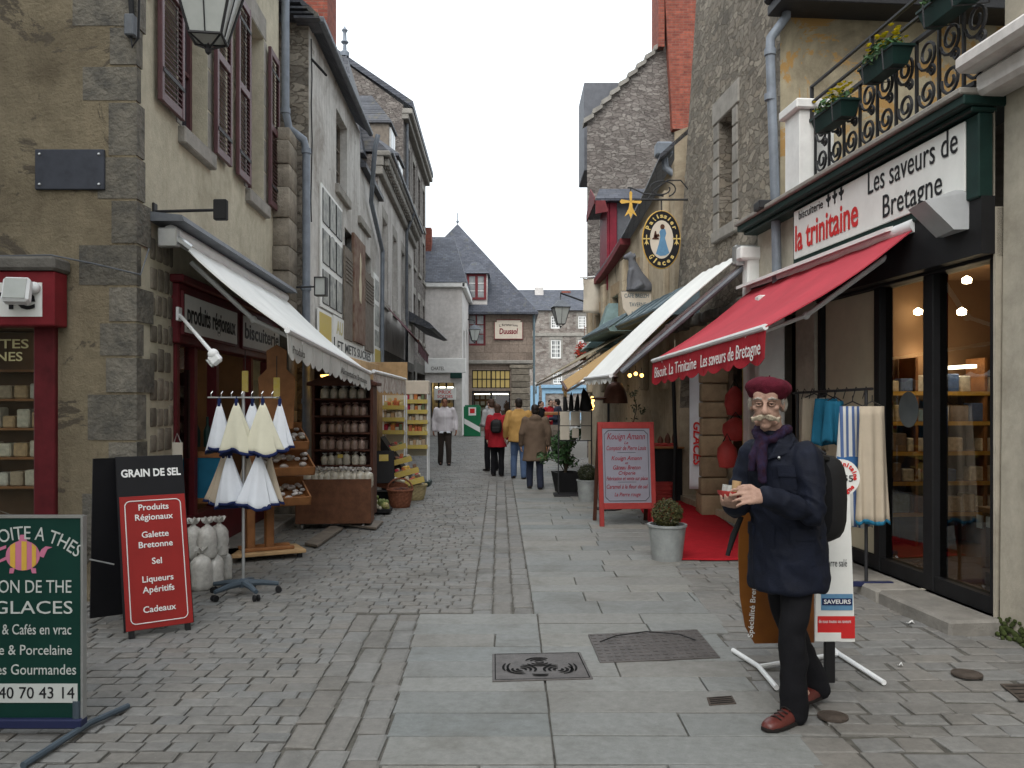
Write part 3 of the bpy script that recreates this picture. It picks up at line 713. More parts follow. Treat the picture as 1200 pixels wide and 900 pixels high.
# fascia boards of the produce shop
def fascia(px0, px1, py0a, py1a, txt, lab, nm='shop_sign'):
    a, za = uv(WL, px0, py0a, -.08); b, zb = uv(WL, px1, py1a, -.08)
    z0, z1 = fz0 + .10, fz1 - .09
    mb = MB(WL); mb.box(a, b, -.092, -.072, z0, z1, .004); t = tag(mb.build(nm, M['sign_white']), lab, 'sign')
    lettering([(txt, (a+b)/2, (z0+z1)/2, (z1-z0)*.52, (b-a)*.9, {'bold': .02})], WL, M['letter_black'], t, -.095)
    mb = MB(WL)
    for q in ((a-.025, a, z0-.02, z1+.02), (b, b+.025, z0-.02, z1+.02), (a, b, z1, z1+.025), (a, b, z0-.025, z0)): mb.box(q[0], q[1], -.098, -.071, q[2], q[3])
    mb.build('frame', M['maroon'], t)
fascia(214, 277, 380, 390, 'produits régionaux', 'white fascia board lettered produits régionaux under the white awning')
fascia(283, 327, 395, 410, 'biscuiterie', 'white fascia board lettered biscuiterie under the white awning')
# plaque, corner spotlight, bracket lamp, arm spotlights, lantern, stone pilaster, cables
a, z1 = uv(WF, 43, 176); b, z0 = uv(WF, 124, 223)
mb = MB(WF); mb.box(a, b, -.03, -.002, z0, z1, .006); pq = tag(mb.build('wall_plaque', M['tin_plate']), 'blank blue grey metal plaque screwed to the ochre corner wall', 'plaque')
for x in (a+.04, b-.04):
    for z in (z0+.04, z1-.04): mb = MB(WF); mb.ball((x, -.031, z), .012, 8, 5); mb.build('screw', M['steel'], pq)
def spotlight(W, base, elbow, head, sz, lab, d=(0,-1,-.3), mat=None):
    r = empty('spotlight', W @ Matrix.Translation(base), lab, 'spotlight'); V = Vector
    mb = MB(W); b = V(base); mb.box(b.x-.05, b.x+.05, b.y-.012, b.y+.012, b.z-.06, b.z+.06, .004); mb.build('wall_plate', M['white_metal'], r)
    mb = MB(W); mb.path([base, elbow], .016, 8); mb.ball(elbow, .045, 10, 7); mb.build('arm', M['white_metal'], r, smooth=True)
    h = V(head); dd = V(d).normalized(); q = dd.to_track_quat('-Y', 'Z').to_matrix().to_4x4(); X = Matrix.Translation(h) @ q
    mb = MB(W); mb.box(-sz[0]/2, sz[0]/2, -.05, .05, -sz[1]/2, sz[1]/2, .02, X); hd = mb.build('housing', M['white_metal'], r)
    mb = MB(W); mb.box(-sz[0]*.4, sz[0]*.4, -.056, -.049, -sz[1]*.4, sz[1]*.4, 0, X); mb.build('lens', M['lamp_glass'], hd)
    return r
Wi = WF.inverted()
def wl(W, v): return tuple(W.inverted() @ v)
e = wl(WF, P(40, 337, 6.55)); hbase = (uv(WF, 70, 345)[0], -.012, uv(WF, 70, 345)[1])
spotlight(WF, hbase, e, wl(WF, P(20, 341, 6.45)), (.19, .2), 'white square floodlight on a short arm in front of the tea shop sign', (.15,-.75,.25))
bs_ = uv(WL, 199, 368); spotlight(WL, (bs_[0], -.08, bs_[1]), wl(WL, P(250, 415, 6.85)), wl(WL, P(252, 421, 6.85)), (.07, .09), 'white spotlight on a long slanting arm by the produits régionaux board', (0,.6,-.5))
q0 = uv(WL, 180, 248); br = empty('wall_bracket', WL @ Matrix.Translation((q0[0], 0, q0[1])), 'black iron bracket arm with square lamp head above the white awning', 'bracket')
tip = P(258, 246, 7.05); tb = WL @ Vector((q0[0], -.01, q0[1]))
mb = MB(); mb.path([tb, tip], .013, 8); mb.build('arm', M['iron'], br)
mb = MB(T(tip.x, tip.y, tip.z)); mb.box(-.05, .06, -.03, .03, -.085, .085, .008); mb.build('lamp_head', M['black'], br)
mb = MB(WL); mb.box(q0[0]-.04, q0[0]+.04, -.02, .0, q0[1]-.05, q0[1]+.07, .005); mb.build('wall_plate', M['iron'], br)
# street lantern, hanging off an iron bracket high on the corner
def lantern(loc, s, root, glassm=None):
    """four-sided tapered street lantern; loc = tip of the bottom finial"""
    x, y, z = loc; W = T(x, y, z, 8)
    mb = MB(W); b, t, h0, h1 = .13*s, .27*s, .12*s, .68*s
    for i in range(4):
        p = [(-1,-1),(1,-1),(1,1),(-1,1)]; a = p[i]; c = p[(i+1)%4]
        mb.path([(a[0]*b, a[1]*b, h0), (a[0]*t, a[1]*t, h1)], .012*s, 6); mb.path([(a[0]*b, a[1]*b, h0), (c[0]*b, c[1]*b, h0)], .013*s, 6); mb.path([(a[0]*t, a[1]*t, h1), (c[0]*t, c[1]*t, h1)], .018*s, 6)
        mb.path([(a[0]*b, a[1]*b, h0), (a[0]*.06*s, a[1]*.06*s, h0-.05*s), (0, 0, .03*s)], .009*s, 6)
        m_ = ((a[0]+c[0])/2, (a[1]+c[1])/2); mb.path([(m_[0]*b, m_[1]*b, h0), (m_[0]*t, m_[1]*t, h1)], .006*s, 5)
    mb.lathe([(.0,-.02*s),(.022*s,0),(.03*s,.03*s),(.012*s,.07*s),(.0,.09*s)], n=10)
    mb.build('frame', M['iron'], root)
    mb = MB(W); q = .96
    mb.loft([[(-b*q,-b*q,h0),(b*q,-b*q,h0),(b*q,b*q,h0),(-b*q,b*q,h0)], [(-t*q,-t*q,h1),(t*q,-t*q,h1),(t*q,t*q,h1),(-t*q,t*q,h1)]]); mb.build('lamp_pane', glassm or M['lamp_glass'], root)
    mb = MB(W); k = 1.12
    mb.loft([[(-t*k,-t*k,h1),(t*k,-t*k,h1),(t*k,t*k,h1),(-t*k,t*k,h1)], [(-t*.6,-t*.6,h1+.16*s),(t*.6,-t*.6,h1+.16*s),(t*.6,t*.6,h1+.16*s),(-t*.6,t*.6,h1+.16*s)], [(-t*.3,-t*.3,h1+.24*s),(t*.3,-t*.3,h1+.24*s),(t*.3,t*.3,h1+.24*s),(-t*.3,t*.3,h1+.24*s)]])
    mb.path([(0,0,h1+.24*s),(0,0,h1+.36*s)], .025*s, 8); mb.build('cap', M['zinc_dk'], root)
    return h1 + .36*s
lp = P(244, 62, 6.2)
ln = empty('street_lantern', T(lp.x, lp.y, lp.z), 'large four sided street lantern hanging high beside the plum shutters', 'lantern')
top = lantern(lp, .86, ln)
mb = MB(); ww = Vector((-3.02, 6.9+.0, lp.z+top+.35)); mb.path([ww, (lp.x, lp.y, lp.z+top+.35), (lp.x, lp.y, lp.z+top-.03)], .02, 8); mb.path([(ww.x+.02, ww.y-.02, ww.z-.45), (lp.x-.25, lp.y+.2, lp.z+top+.33)], .014, 8); mb.build('bracket', M['iron'], ln)
mb = MB(); v = [P(-5, 300, 6.76), P(60, 299, 6.75), P(110, 309, 6.75), P(165, 322, 6.74)]
v.append(WL @ Vector((.2, -.03, 2.85))); mb.path(v, .007, 6)
tag(mb.build('wall_cable', M['zinc_dk']), 'thin grey cable sagging across the ochre wall above the tea shop', 'cable')
jb = uv(WF, 158, 30); mb = MB(WF); mb.box(jb[0]-.05, jb[0]+.03, -.09, -.016, jb[1]-.11, jb[1]+.06, .01); t = tag(mb.build('junction_box', M['zinc_dk']), 'small dark junction box with cables high on the corner stones', 'box')
mb = MB(WF); mb.path([(jb[0], -.05, jb[1]+.05), (jb[0]-.02, -.06, jb[1]+.4), (jb[0]+.0, -.03, jb[1]+1)], .022, 8); mb.path([(jb[0]-.01, -.05, jb[1]-.1), (jb[0]+.01, -.07, jb[1]-.2), (jb[0]+.05, -.05, jb[1]-.12), (jb[0]+.06, -.03, jb[1]+.8)], .01, 6); mb.build('cable', M['black'], t)
# stone pilaster at the end of the house, with the bent downpipe
u0 = uv(WL, 326, 300)[0]; mb = MB(WL); z = 0; zt = uv(WL, 338, 162, -.1)[1]
k = 0
while z < zt - .05:
    h = min(rnd.uniform(.3, .42), zt - z); mb.box(4.62+(.0 if k%2 else .03), 5.16, -.22, .1, z+.004, z+h-.004, .008); z += h; k += 1
mb.build('pilaster', M['quoin_br'], house, smooth=50)
g_ = [WL @ Vector(p) for p in ((5.06,-.08,9), (5.06,-.08,zt+.35), (5.1,-.12,zt+.12), (5.22,-.3,zt-.0), (5.25,-.33,zt-.15), (5.25,-.33,.05))]
pipe(house, g_, .055, M['zinc'], [g_[1], g_[4], WL @ Vector((5.25,-.33,3.2)), WL @ Vector((5.25,-.33,1.6))])
# unseen house added across the side lane, near left, to shade the foreground
WNL = T(-4.75, 3.2, 0, 90)
nh = empty('added_shade_house', WNL, 'tall rendered house beside the side lane at the near left, outside the frame', 'house')
mb = MB(WNL); mb.loft([[(-14,0,0),(0,0,0),(0,5,0),(-14,5,0)],[(-14,0,9.5),(0,0,9.5),(0,5,9.5),(-14,5,9.5)]]); mb.build('wall', M['tan_plaster'], nh)
mb = MB(WNL); mb.prism([(-14.2,-.3,9.5),(-14.2,2.5,12),(-14.2,5.3,9.5)], (14.4,0,0)); mb.build('roof', M['slate'], nh)
# ---------------------------------------------------------------- grey limewashed house (second on the left)
W2 = T(-2.93, 12.3, 0, 91.7); H2 = 7.05; L2 = 8.0; L2a = 5.0; H2b = 6.35
h2 = empty('grey_house', W2, 'tall narrow house with peeling grey limewash and old picture panels', 'house')
def bx4(px0, px1, pyt, pyb, W, y=0):
    a = uv(W, px0, pyt, y)[0]; b = uv(W, px1, pyt, y)[0]
    return a, b, uv(W, (px0+px1)/2, pyb, y)[1], uv(W, (px0+px1)/2, pyt, y)[1]
up1 = bx4(394, 407, 105, 170, W2); up2 = bx4(420, 431, 148, 205, W2)
mid = bx4(405, 412, 255, 335, W2); mid2 = bx4(428, 436, 290, 340, W2)
holes = [(up1[0], up1[1], 5.3, 6.6), (up2[0], up2[1], 5.3, 6.6), (mid[0]-.1, mid[1]+.35, 2.75, 4.75), (mid2[0]-.3, mid2[1]-.2, 2.75, 4.75)]
mb = MB(W2); mb.wall(0, L2a, 2.3, H2, [h for h in holes if h[1] < L2a], .22); mb.wall(L2a, L2, 2.3, H2b, [h for h in holes if h[0] > L2a], .22); mb.build('wall', M['grey_plaster'], h2)
mb = MB(W2); mb.wall(0, L2, 0, 2.3, [(.4, L2-.2, .05, 2.25)], .3); mb.build('wall', M['stone_trim'], h2)
shop_room(h2, W2, .35, L2-.15, .05, 2.28, 2.5, M['interior'])
mb = MB(W2); mb.quad((0,0,0),(0,2.5,0),(0,2.5,H2),(0,0,H2)); mb.build('side_wall', M['rubble'], h2)
mb = MB(W2)
mb.prism([(-.18,-.17,H2-.02),(-.18,-.17,H2+.06),(-.18,4.5,H2+4.1),(-.18,9,H2+.06),(-.18,9,H2-.04),(-.18,4.5,H2+3.95)], (L2a+.2,0,0)); mb.prism([(L2a+.03,-.12,H2b),(L2a+.03,-.12,H2b+.1),(L2a+.03,4,H2b+3.2),(L2a+.03,8,H2b)], (L2-L2a,0,0)); rf = mb.build('roof', M['slate_y'], h2)
mb = MB(W2); z = H2-.06
for k in range(9): mb.box(-.22-rnd.uniform(0,.05), .25, -.20+k*.09, .16+k*.09, z+.02+k*.075, z+.05+k*.075, .0)
mb.build('verge_slates', M['slate_y'], rf)
mb = MB(W2); mb.box(-.15, L2a+.1, -.25, -.16, H2-.06, H2+.04, .02); mb.build('gutter', M['zinc_dk'], h2)
c = P(372, 15, 16); mb = MB(T(c.x, 16, 0)); mb.box(-.25, .25, -.3, .5, 7.6, 10.6); mb.build('chimney', M['brick'], h2)
for q in holes[:2]: window(h2, W2, q[0], q[1], q[2], q[3], .18, 2, 3, M['wood_grey'], M['dark_glass'], .05, .025, M['stone_trim'])
for q in holes[2:]: window(h2, W2, q[0], q[1], q[2], q[3], .2, 2, 3, M['wood_grey'], M['dark_glass'], .06)
def board_panel(W, a, b, z0, z1, y, mat, name, lab, cat, prints=None, txt=None, group=None):
    mb = MB(W); mb.box(a, b, y-.03, y, z0, z1, .004); t = tag(mb.build(name, mat), lab, cat, group)
    return t
# faded picture panels, shutters
a, b, z0, z1 = bx4(376, 401, 240, 352, W2, -.03)
z0, z1 = 3.05, 4.95
pb = board_panel(W2, a, b, z0, z1, -.005, M['sign_white'], 'picture_panel', 'tall weathered panel of nine small framed pictures on the grey house', 'panel')
for i in range(3):
    for j in range(3):
        x0 = a + (b-a)*(.06 + i*.31); zz0 = z0 + (z1-z0)*(.04 + j*.33); mb = MB(W2); w_ = (b-a)*.27; h_ = (z1-z0)*.27
        if j == 1 and i == 1:
            pts = [(x0+w_/2+w_/2*math.cos(R(t_)), -.042, zz0+h_*.75+h_*.3*math.sin(R(t_))) for t_ in range(0, 181, 20)] + [(x0, -.042, zz0), (x0+w_, -.042, zz0)]
            mb.prism(pts, (0,.008,0))
        else: mb.box(x0, x0+w_, -.042, -.034, zz0, zz0+h_)
        pc = mb.build('picture', M['photo_print'], pb)
        mb = MB(W2)
        for e in ((x0-.012, x0, zz0, zz0+h_), (x0+w_, x0+w_+.012, zz0, zz0+h_), (x0, x0+w_, zz0-.012, zz0)): mb.box(e[0], e[1], -.046, -.033, e[2], e[3])
        mb.build('picture_frame', M['black'], pc)
a2, b2 = uv(W2, 413, 330, -.06)[0], uv(W2, 426, 330, -.06)[0]
mb = MB(W2); mb.box(a2, b2, -.10, -.04, 2.72, 4.75, .008); mp = tag(mb.build('painted_panel', M['mural']), 'red brown painted panel with a pale figure between wooden shutters', 'panel')
mb = MB(W2); m0 = (a2+b2)/2
mb.prism([(m0+dx*.9, -.106, 3.55+dz) for dx, dz in ((-.1,0),(.12,-.05),(.2,.25),(.1,.5),(.16,.75),(.04,.95),(-.08,.78),(-.04,.5),(-.2,.28))], (0,.005,0)); mb.build('painted_figure', M['curtain'], mp)
def plank_shutter(pa, pb_, z0, z1):
    a, b = uv(W2, pa, 330, -.05)[0], uv(W2, pb_, 330, -.05)[0]
    mb = MB(W2); n = 4
    for i in range(n): mb.box(a+(b-a)*i/n+.003, a+(b-a)*(i+1)/n-.003, -.07, -.035, z0, z1, .004)
    for k in range(7): mb.box(a+.03, b-.03, -.082, -.07, z1-.2-k*.07, z1-.16-k*.07)
    mb.build('shutter', M['wood_grey'], h2)
plank_shutter(403, 412, 2.7, 4.35); plank_shutter(427, 437, 2.65, 4.3)
a3, b3 = uv(W2, 438.5, 330, -.03)[0], uv(W2, 444, 330, -.03)[0]
t = board_panel(W2, a3, b3, 2.65, 4.5, -.005, M['sign_white'], 'picture_panel', 'narrow panel of arched pictures beside the far wooden shutter', 'panel')
for j in range(3):
    mb = MB(W2); mb.box(a3+.06, b3-.06, -.042, -.034, 2.75+j*.58, 3.22+j*.58); mb.build('picture', M['photo_print'], t)
# yellow and white sign boards under the panels
def sgn(pa, pb_, z0, z1, mat, lab, y=-.02):
    a, b = uv(W2, pa, 380, y)[0], uv(W2, pb_, 380, y)[0]
    mb = MB(W2); mb.box(a, b, y-.03, y, z0, z1, .004); return tag(mb.build('shop_sign', mat), lab, 'sign'), a, b
t, a, b = sgn(371, 387, 2.42, 3.0, M['sign_white'], 'pale square sign with a plain yellow field nearest the downpipe')
mb = MB(W2); mb.box(a+.06, b-.08, -.056, -.049, 2.48, 2.95); mb.build('yellow_field', M['price_rail'], t)
t, a, b = sgn(389, 435, 2.32, 3.02, M['sign_white'], 'long pale sign with faded yellow capitals on the grey house')
lettering([('AU PAYSAN BRETON', (a+b)/2, 2.83, .22, (b-a)*.9, {'bold': .03})], W2, M['letter_yellow'], t, -.053)
lettering([('ET METS SUCRES', (a+b)/2, 2.53, .17, (b-a)*.85, {'bold': .01})], W2, M['letter_black'], t, -.053)
t, a, b = sgn(437, 448, 2.25, 2.85, M['sign_white'], 'pale square sign with a plain yellow field nearest the plum awning')
mb = MB(W2); mb.box(a+.1, b-.1, -.056, -.049, 2.33, 2.78); mb.build('yellow_field', M['price_rail'], t)
# little square iron lantern arm
s0 = P(334, 337, 11.9); s1 = P(372, 336, 11.9)
lr = empty('wall_lamp', T(s0.x, s0.y, s0.z), 'small square glass lamp on a thin rod beside the downpipe', 'lamp')
mb = MB(); mb.path([s0, s1], .012, 6); mb.build('rod', M['iron'], lr)
mb = MB(T(s1.x+.05, s1.y, s1.z)); 
for e in ((-.08,-.068),(.068,.08)): mb.box(e[0], e[1], -.08, .08, -.13, .13)
mb.box(-.068, .068, -.08, .08, .118, .13); mb.box(-.068, .068, -.08, .08, -.13, -.118); mb.build('frame', M['iron'], lr)
mb = MB(T(s1.x+.05, s1.y, s1.z)); mb.box(-.067, .067, -.06, .06, -.117, .117); mb.build('lamp_pane', M['lamp_glass'], lr)
pipe(h2, [W2 @ Vector(p) for p in ((L2a-.0,-.36,H2-.05), (L2a+.0,-.3,H2-.3), (L2a+.9,-.1,H2b-.5), (L2-.1,-.1,H2b-1.2), (L2-.08,-.07,.1))], .05, M['zinc'])
mb = MB(W2); mb.path([(.05,-.03,H2-.5),(.0,-.25,H2-.75),(-.1,-.1,H2-.6)], .018, 6); mb.path([(.07,-.02,H2-.2),(.13,-.02,6.3),(.08,-.02,5.9),(.14,-.02,5.4),(.10,-.02,5.0),(.05,-.02,4.5),(.09,-.02,4.2)], .009, 6); mb.build('cable', M['black'], h2)
# ---------------------------------------------------------------- third house: dentilled cornice
W3 = T(-3.2, 20.4, 0, 91.7); L3 = 9.9; H3 = 7.1
h3 = empty('cornice_house', W3, 'grey rendered house with a heavy dentilled cornice and slate dormers', 'house')
hol = []
for k in range(4): u = .9 + k*2.35; hol.append((u, u+1.0, 4.1, 6.2))
mb = MB(W3); mb.wall(0, L3, 2.9, H3, hol, .22); mb.build('wall', M['grey_plaster2'], h3)
mb = MB(W3); mb.wall(0, L3, 0, 2.9, [(.3, 4.3, .1, 2.6), (4.8, 9.4, .1, 2.6)], .3); mb.build('wall', M['stone_dark'], h3)
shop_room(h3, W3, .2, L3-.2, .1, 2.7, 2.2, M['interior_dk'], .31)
for q in hol: window(h3, W3, *q, .18, 2, 4, M['white_paint'], M['dark_glass'], .06, .03, M['stone_trim'], M['stone_trim'])
mb = MB(W3)
mb.box(-.1, L3+.02, -.12, .1, H3-.1, H3+.12, .02); mb.box(-.15, L3+.03, -.30, .1, H3+.32, H3+.46, .03)
mb.box(-.12, L3+.02, -.14, .1, H3+.12, H3+.32)
u = 0
while u < L3 - .2: mb.box(u, u+.16, -.26, -.14, H3+.13, H3+.31, .02); u += .34
mb.build('cornice', M['stone_trim'], h3)
mb = MB(W3); mb.box(0, L3, -.36, -.30, H3+.42, H3+.52, .02); mb.build('gutter', M['zinc_dk'], h3)
pipe(h3, [W3 @ Vector(p) for p in ((6.3,-.32,H3+.4),(6.35,-.09,H3-.2),(6.35,-.09,.2))], .05, M['zinc_dk'])
mb = MB(W3); mb.prism([(0,-.28,H3+.47),(0,3.4,H3+3.6),(0,7,H3+.5)], (L3,0,0)); rf3 = mb.build('roof', M['slate_y'], h3)
mb = MB(W3); mb.quad((0,.0,0),(0,7,0),(0,7,H3+.4),(0,0,H3+.4)); mb.build('wall', M['rubble2'], h3)
def dormer(cx, Y, w, zt, zb, zp, dep=2.2, wm=None, rm=None, fm=None, root=None, ang=90):
    """cheek-walled dormer: front facing the street (+x) with hipped slate cap"""
    W = T(cx, Y, 0, ang); d = root
    mb = MB(W); mb.box(-w/2, w/2, 0, dep, zb, zt); q = mb.build('dormer', wm or M['dormer_grey'], d)
    mb = MB(W); e = .10
    a = [(-w/2-e,-e,zt),(w/2+e,-e,zt),(w/2+e,dep,zt),(-w/2-e,dep,zt)]
    mb.loft([[(p[0],p[1],zt-.06) for p in a], a], True)
    r_ = [( -.05, w/2, zp), (.05, w/2, zp), (.05, dep, zp), (-.05, dep, zp)]
    mb.loft([[(p[0],p[1],p[2]+.002) for p in a], r_]); mb.build('dormer_roof', rm or M['slate_y'], q)
    mb = MB(W); mb.box(-w/2+.12, w/2-.12, -.05, .0, zb+.25, zt-.15); f = mb.build('dormer_window', fm or M['white_paint'], q)
    mb = MB(W); mb.box(-w/2+.2, -.03, -.056, -.045, zb+.32, zt-.22); mb.box(.03, w/2-.2, -.056, -.045, zb+.32, zt-.22); mb.build('pane', M['dark_glass'], f)
    return q
d1 = P(464, 152, 28.6); dormer(d1.x-.12, 28.4, 1.3, d1.z, d1.z-2.6, EYE+.355*28.6, 1.8, M['wood_grey'], root=h3)
d2 = P(473, 190, 27); dormer(d2.x-.12, 26.8, 1.3, d2.z, d2.z-2.2, EYE+.305*27, 1.8, M['brick_old'], root=h3)
# steep old roof with a finial behind the grey house
ap = P(404, 64, 21.5)
mb = MB(T(ap.x, ap.y, 0)); mb.loft([[(-4,-1.6,7.4),(.75,-1.6,7.4),(.75,2.6,7.4),(-4,2.6,7.4)], [(-.3,-.05,ap.z),(.05,-.05,ap.z),(.05,.05,ap.z),(-.3,.05,ap.z)]]); t = mb.build('pavilion_roof', M['slate_y'], h3)
mb = MB(T(ap.x, ap.y, ap.z-.05)); mb.lathe([(.11,0),(.12,.1),(.05,.16),(.04,.3),(.10,.36),(.05,.42),(.04,.6),(.08,.66),(.03,.72),(.0,.78)], n=10); mb.build('finial', M['zinc'], t, smooth=True)
# ---------------------------------------------------------------- tall brown gabled house
W4 = T(-3.86, 30.5, 0, 91.0); L4 = 9.2; H4 = 12.1
h4 = empty('gabled_house', W4, 'tall brown stone house with its gable end rising above the roofs', 'house')
hol = [(u, u+1.0, z, z+1.7) for u in (1.0, 3.2, 5.4, 7.6) for z in (4.2, 7.0, 9.4)]
mb = MB(W4); mb.wall(0, L4, 3.2, H4, hol, .22); mb.build('wall', M['rubble2'], h4)
mb = MB(W4); mb.wall(0, L4, 0, 3.2, [(.5, 4.2, .1, 2.8), (5, 9, .1, 2.8)], .3); mb.build('wall', M['stone_dark'], h4)
shop_room(h4, W4, .3, L4-.2, .1, 2.9, 2.2, M['interior_dk'], .31)
for q in hol: window(h4, W4, *q, .18, 2, 3, M['white_paint'], M['dark_glass'], .06, .03, M['stone_trim'], M['stone_trim'])
rx = 2.3; rz = EYE + .405*30.4
mb = MB(W4); mb.prism([(0,0,0),(0,0,H4),(0,rx,rz-.15),(0,rx*2.4,H4),(0,rx*2.4,0)], (-.25,0,0)); mb.build('gable_wall', M['rubble2'], h4)
mb = MB(W4); mb.prism([(-.35,-.36,H4-.12),(-.35,-.36,H4+.1),(-.35,rx,rz+.1),(-.35,rx*2.4+.5,H4+.1),(-.35,rx*2.4+.5,H4-.1),(-.35,rx,rz-.12)], (L4+.4,0,0)); mb.build('roof', M['slate'], h4)
mb = MB(W4); mb.box(-.3, L4+.05, -.33, .05, H4-.32, H4-.12, .03); mb.box(-.28, L4+.04, -.2, .05, H4-.5, H4-.32, .02); mb.build('cornice', M['stone_trim'], h4)
mb = MB(W4); mb.quad((L4,0,0),(L4,6,0),(L4,6,H4),(L4,0,H4)); mb.build('wall', M['rubble2'], h4)
pipe(h4, [W4 @ Vector((.25,-.08,H4-.5)), W4 @ Vector((.25,-.08,1))], .055, M['zinc_dk'])
# ---------------------------------------------------------------- white house across the end of the street
W5 = T(-5.2, 39.5, 0, 0); X5 = P(541.5, 400, 39.5).x + 5.2; H5 = EYE + .133*39.5
h5 = empty('white_house', W5, 'pale rendered house closing the street, slate roofed with a shop below', 'house')
s0, s1 = P(505, 480, 39.5).x + 5.2, P(532, 480, 39.5).x + 5.2
mb = MB(W5); mb.wall(-6, X5, 0, H5, [(s0, s1, .25, 2.45)], .25); mb.build('wall', M['white_plaster'], h5)
mb = MB(W5); mb.wall(0, 7, 0, H5, [(1.2, 2.1, 3.2, 5.0)], .2)
mb.build('wall', M['white_plaster'], h5).matrix_local = WM[h5].inverted() @ (W5 @ T(X5, 0, 0, 90)); 
mb = MB(W5); mb.box(-6, X5+.15, -.18, .05, H5, H5+.22, .03); mb.box(X5, X5+.2, -.18, 7, H5-.05, H5+.24, .03); mb.build('cornice', M['white_paint'], h5)
mb = MB(W5); mb.loft([[(-6,-.2,H5+.22),(X5+.22,-.2,H5+.22),(X5+.22,7,H5+.22),(-6,7,H5+.22)], [(-6,3.4,H5+3.0),(X5-.6,3.4,H5+3.0),(X5-.6,3.6,H5+3.0),(-6,3.6,H5+3.0)]]); mb.build('roof', M['slate'], h5)
c = P(500, 290, 42); mb = MB(T(c.x-.1, 42)); mb.box(-.35, .35, -.3, .3, 7, EYE+.202*42); mb.build('chimney', M['brick'], h5)
shop_room(h5, W5, s0-.05, s1+.05, .25, 2.5, 2.5, M['lit_ceiling'], .26)
mb = MB(W5); rq = random.Random(6)
for k in range(3):
    for x in range(7): q_ = s0+.1+x*.15; mb.box(q_, q_+.11, 1.2, 1.4, .5+k*.5, .5+k*.5+rq.uniform(.15,.4))
tag(mb.build('stock', M['tins'], h5), kind='stuff')
mb = MB(W5); mb.quad((s0,.12,.25),(s1,.12,.25),(s1,.12,2.45),(s0,.12,2.45)); mb.build('shop_window', M['glass'], h5)
mb = MB(W5)
for f in (0, .33, .66, 1): x = s0 + (s1-s0)*f; mb.box(x-.04, x+.04, .08, .16, .25, 2.45)
mb.build('window_post', M['black'], h5)
mb = MB(W5); mb.box(s0+.1, s1-.1, 1.2, 1.28, 2.2, 2.28); mb.build('ceiling_lamp', M['tube'], h5)
a = P(503, 440, 39.3).x + 5.2; b = P(546, 440, 39.3).x + 5.2
mb = MB(W5); mb.box(a-.4, b, -.18, -.01, EYE+.033*39.3, EYE+.047*39.3+.12, .02); fa = mb.build('fascia', M['white_paint'], h5)
lettering([('CHATEL', P(513, 432, 39.3).x+5.2, P(513, 432, 39.3).z, .17, .62)], W5, M['stone_dark'], fa, -.19)
c = P(534.5, 440, 39.2); mb = MB(W5); mb.box(c.x+5.2-.27, c.x+5.2+.27, -.3, -.2, c.z-.13, c.z+.13, .02); t = tag(mb.build('shop_sign', M['green_panel']), 'small dark green plate on the white house fascia', 'sign')
# ---------------------------------------------------------------- brown house with pyramid roof
W6 = T(-5.5, 45.5, 0, 0); XR = P(624, 400, 45.5).x + 5.5; H6 = EYE + .103*45.5
h6 = empty('pyramid_roof_house', W6, 'brown stone house under a tall pyramid slate roof facing down the street', 'house')
k = lambda px: P(px, 400, 45.5).x + 5.5
z = lambda py: EYE + (470-py)/1000*45.5
hol = [(k(547), k(569), z(405), z(366.5)), (k(553), k(598), z(455), z(433.5)), (k(553), k(598), z(492), z(458))]
mb = MB(W6); mb.wall(0, XR, 3.75, H6, [hol[0]], .25); mb.build('wall', M['ashlar'], h6)
mb = MB(W6); mb.wall(0, XR-.25, 0, 3.6, hol[1:], .35, .15); mb.build('wall', M['ashlar'], h6)
mb = MB(W6); mb.box(0, XR+.1, -.12, .3, 3.58, 3.78, .04); mb.build('string_course', M['stone_trim'], h6)
mb = MB(W6); mb.quad((XR,0,3.75),(XR,9,3.75),(XR,9,H6),(XR,0,H6)); mb.quad((XR-.25,.1,0),(XR-.25,9,0),(XR-.25,9,3.75),(XR-.25,.1,3.75)); mb.build('side_wall', M['ashlar'], h6)
mb = MB(W6); zz_ = 0
while zz_ < 3.3: h = rnd.uniform(.28,.4); mb.box(k(599), XR-.1-rnd.uniform(0,.1), -.02, .3, zz_+.01, zz_+h-.01, .03); zz_ += h
mb.box(k(597), XR+.02, -.06, .3, zz_, 3.55, .05); mb.build('corner_pier', M['quoin_br'], h6)
window(h6, W6, *hol[0], .2, 2, 3, M['dusty_red'], M['pane_lt'], .12, .05)
window(h6, W6, *hol[1], .2, 8, 2, M['black'], M['yellow_lit'], .05, .05)
f = window(h6, W6, *hol[2], .2, 2, 1, M['black'], M['glass_dim'], .07, .07)
shop_room(h6, W6, hol[2][0], hol[2][1], .3, 2.1, 2.0, M['interior'], .36)
for i in range(4):
    for j in range(3): mb = MB(W6); mb.box(hol[2][0]+.15+i*.3, hol[2][0]+.36+i*.3, .55, .57, 1.05+j*.33, 1.25+j*.33); mb.build('price_card', M['sign_white'], h6)
mb = MB(W6); mb.box(hol[2][0]+.1, hol[2][1]-.1, .8, .86, 1.95, 2.0); mb.build('ceiling_lamp', M['tube'], h6)
ax, az = P(536, 400, 50).x + 5.5, EYE + .207*50
mb = MB(W6); mb.loft([[(-2.0,-.45,H6-.08),(XR+.3,-.45,H6-.08),(XR+.3,9.6,H6-.08),(-2.0,9.6,H6-.08)], [(-2.0,-.45,H6+.02),(XR+.3,-.45,H6+.02),(XR+.3,9.6,H6+.02),(-2.0,9.6,H6+.02)], [(ax-.05,4.6,az),(ax+.05,4.6,az),(ax+.05,4.7,az),(ax-.05,4.7,az)]]); rf = mb.build('roof', M['slate'], h6)
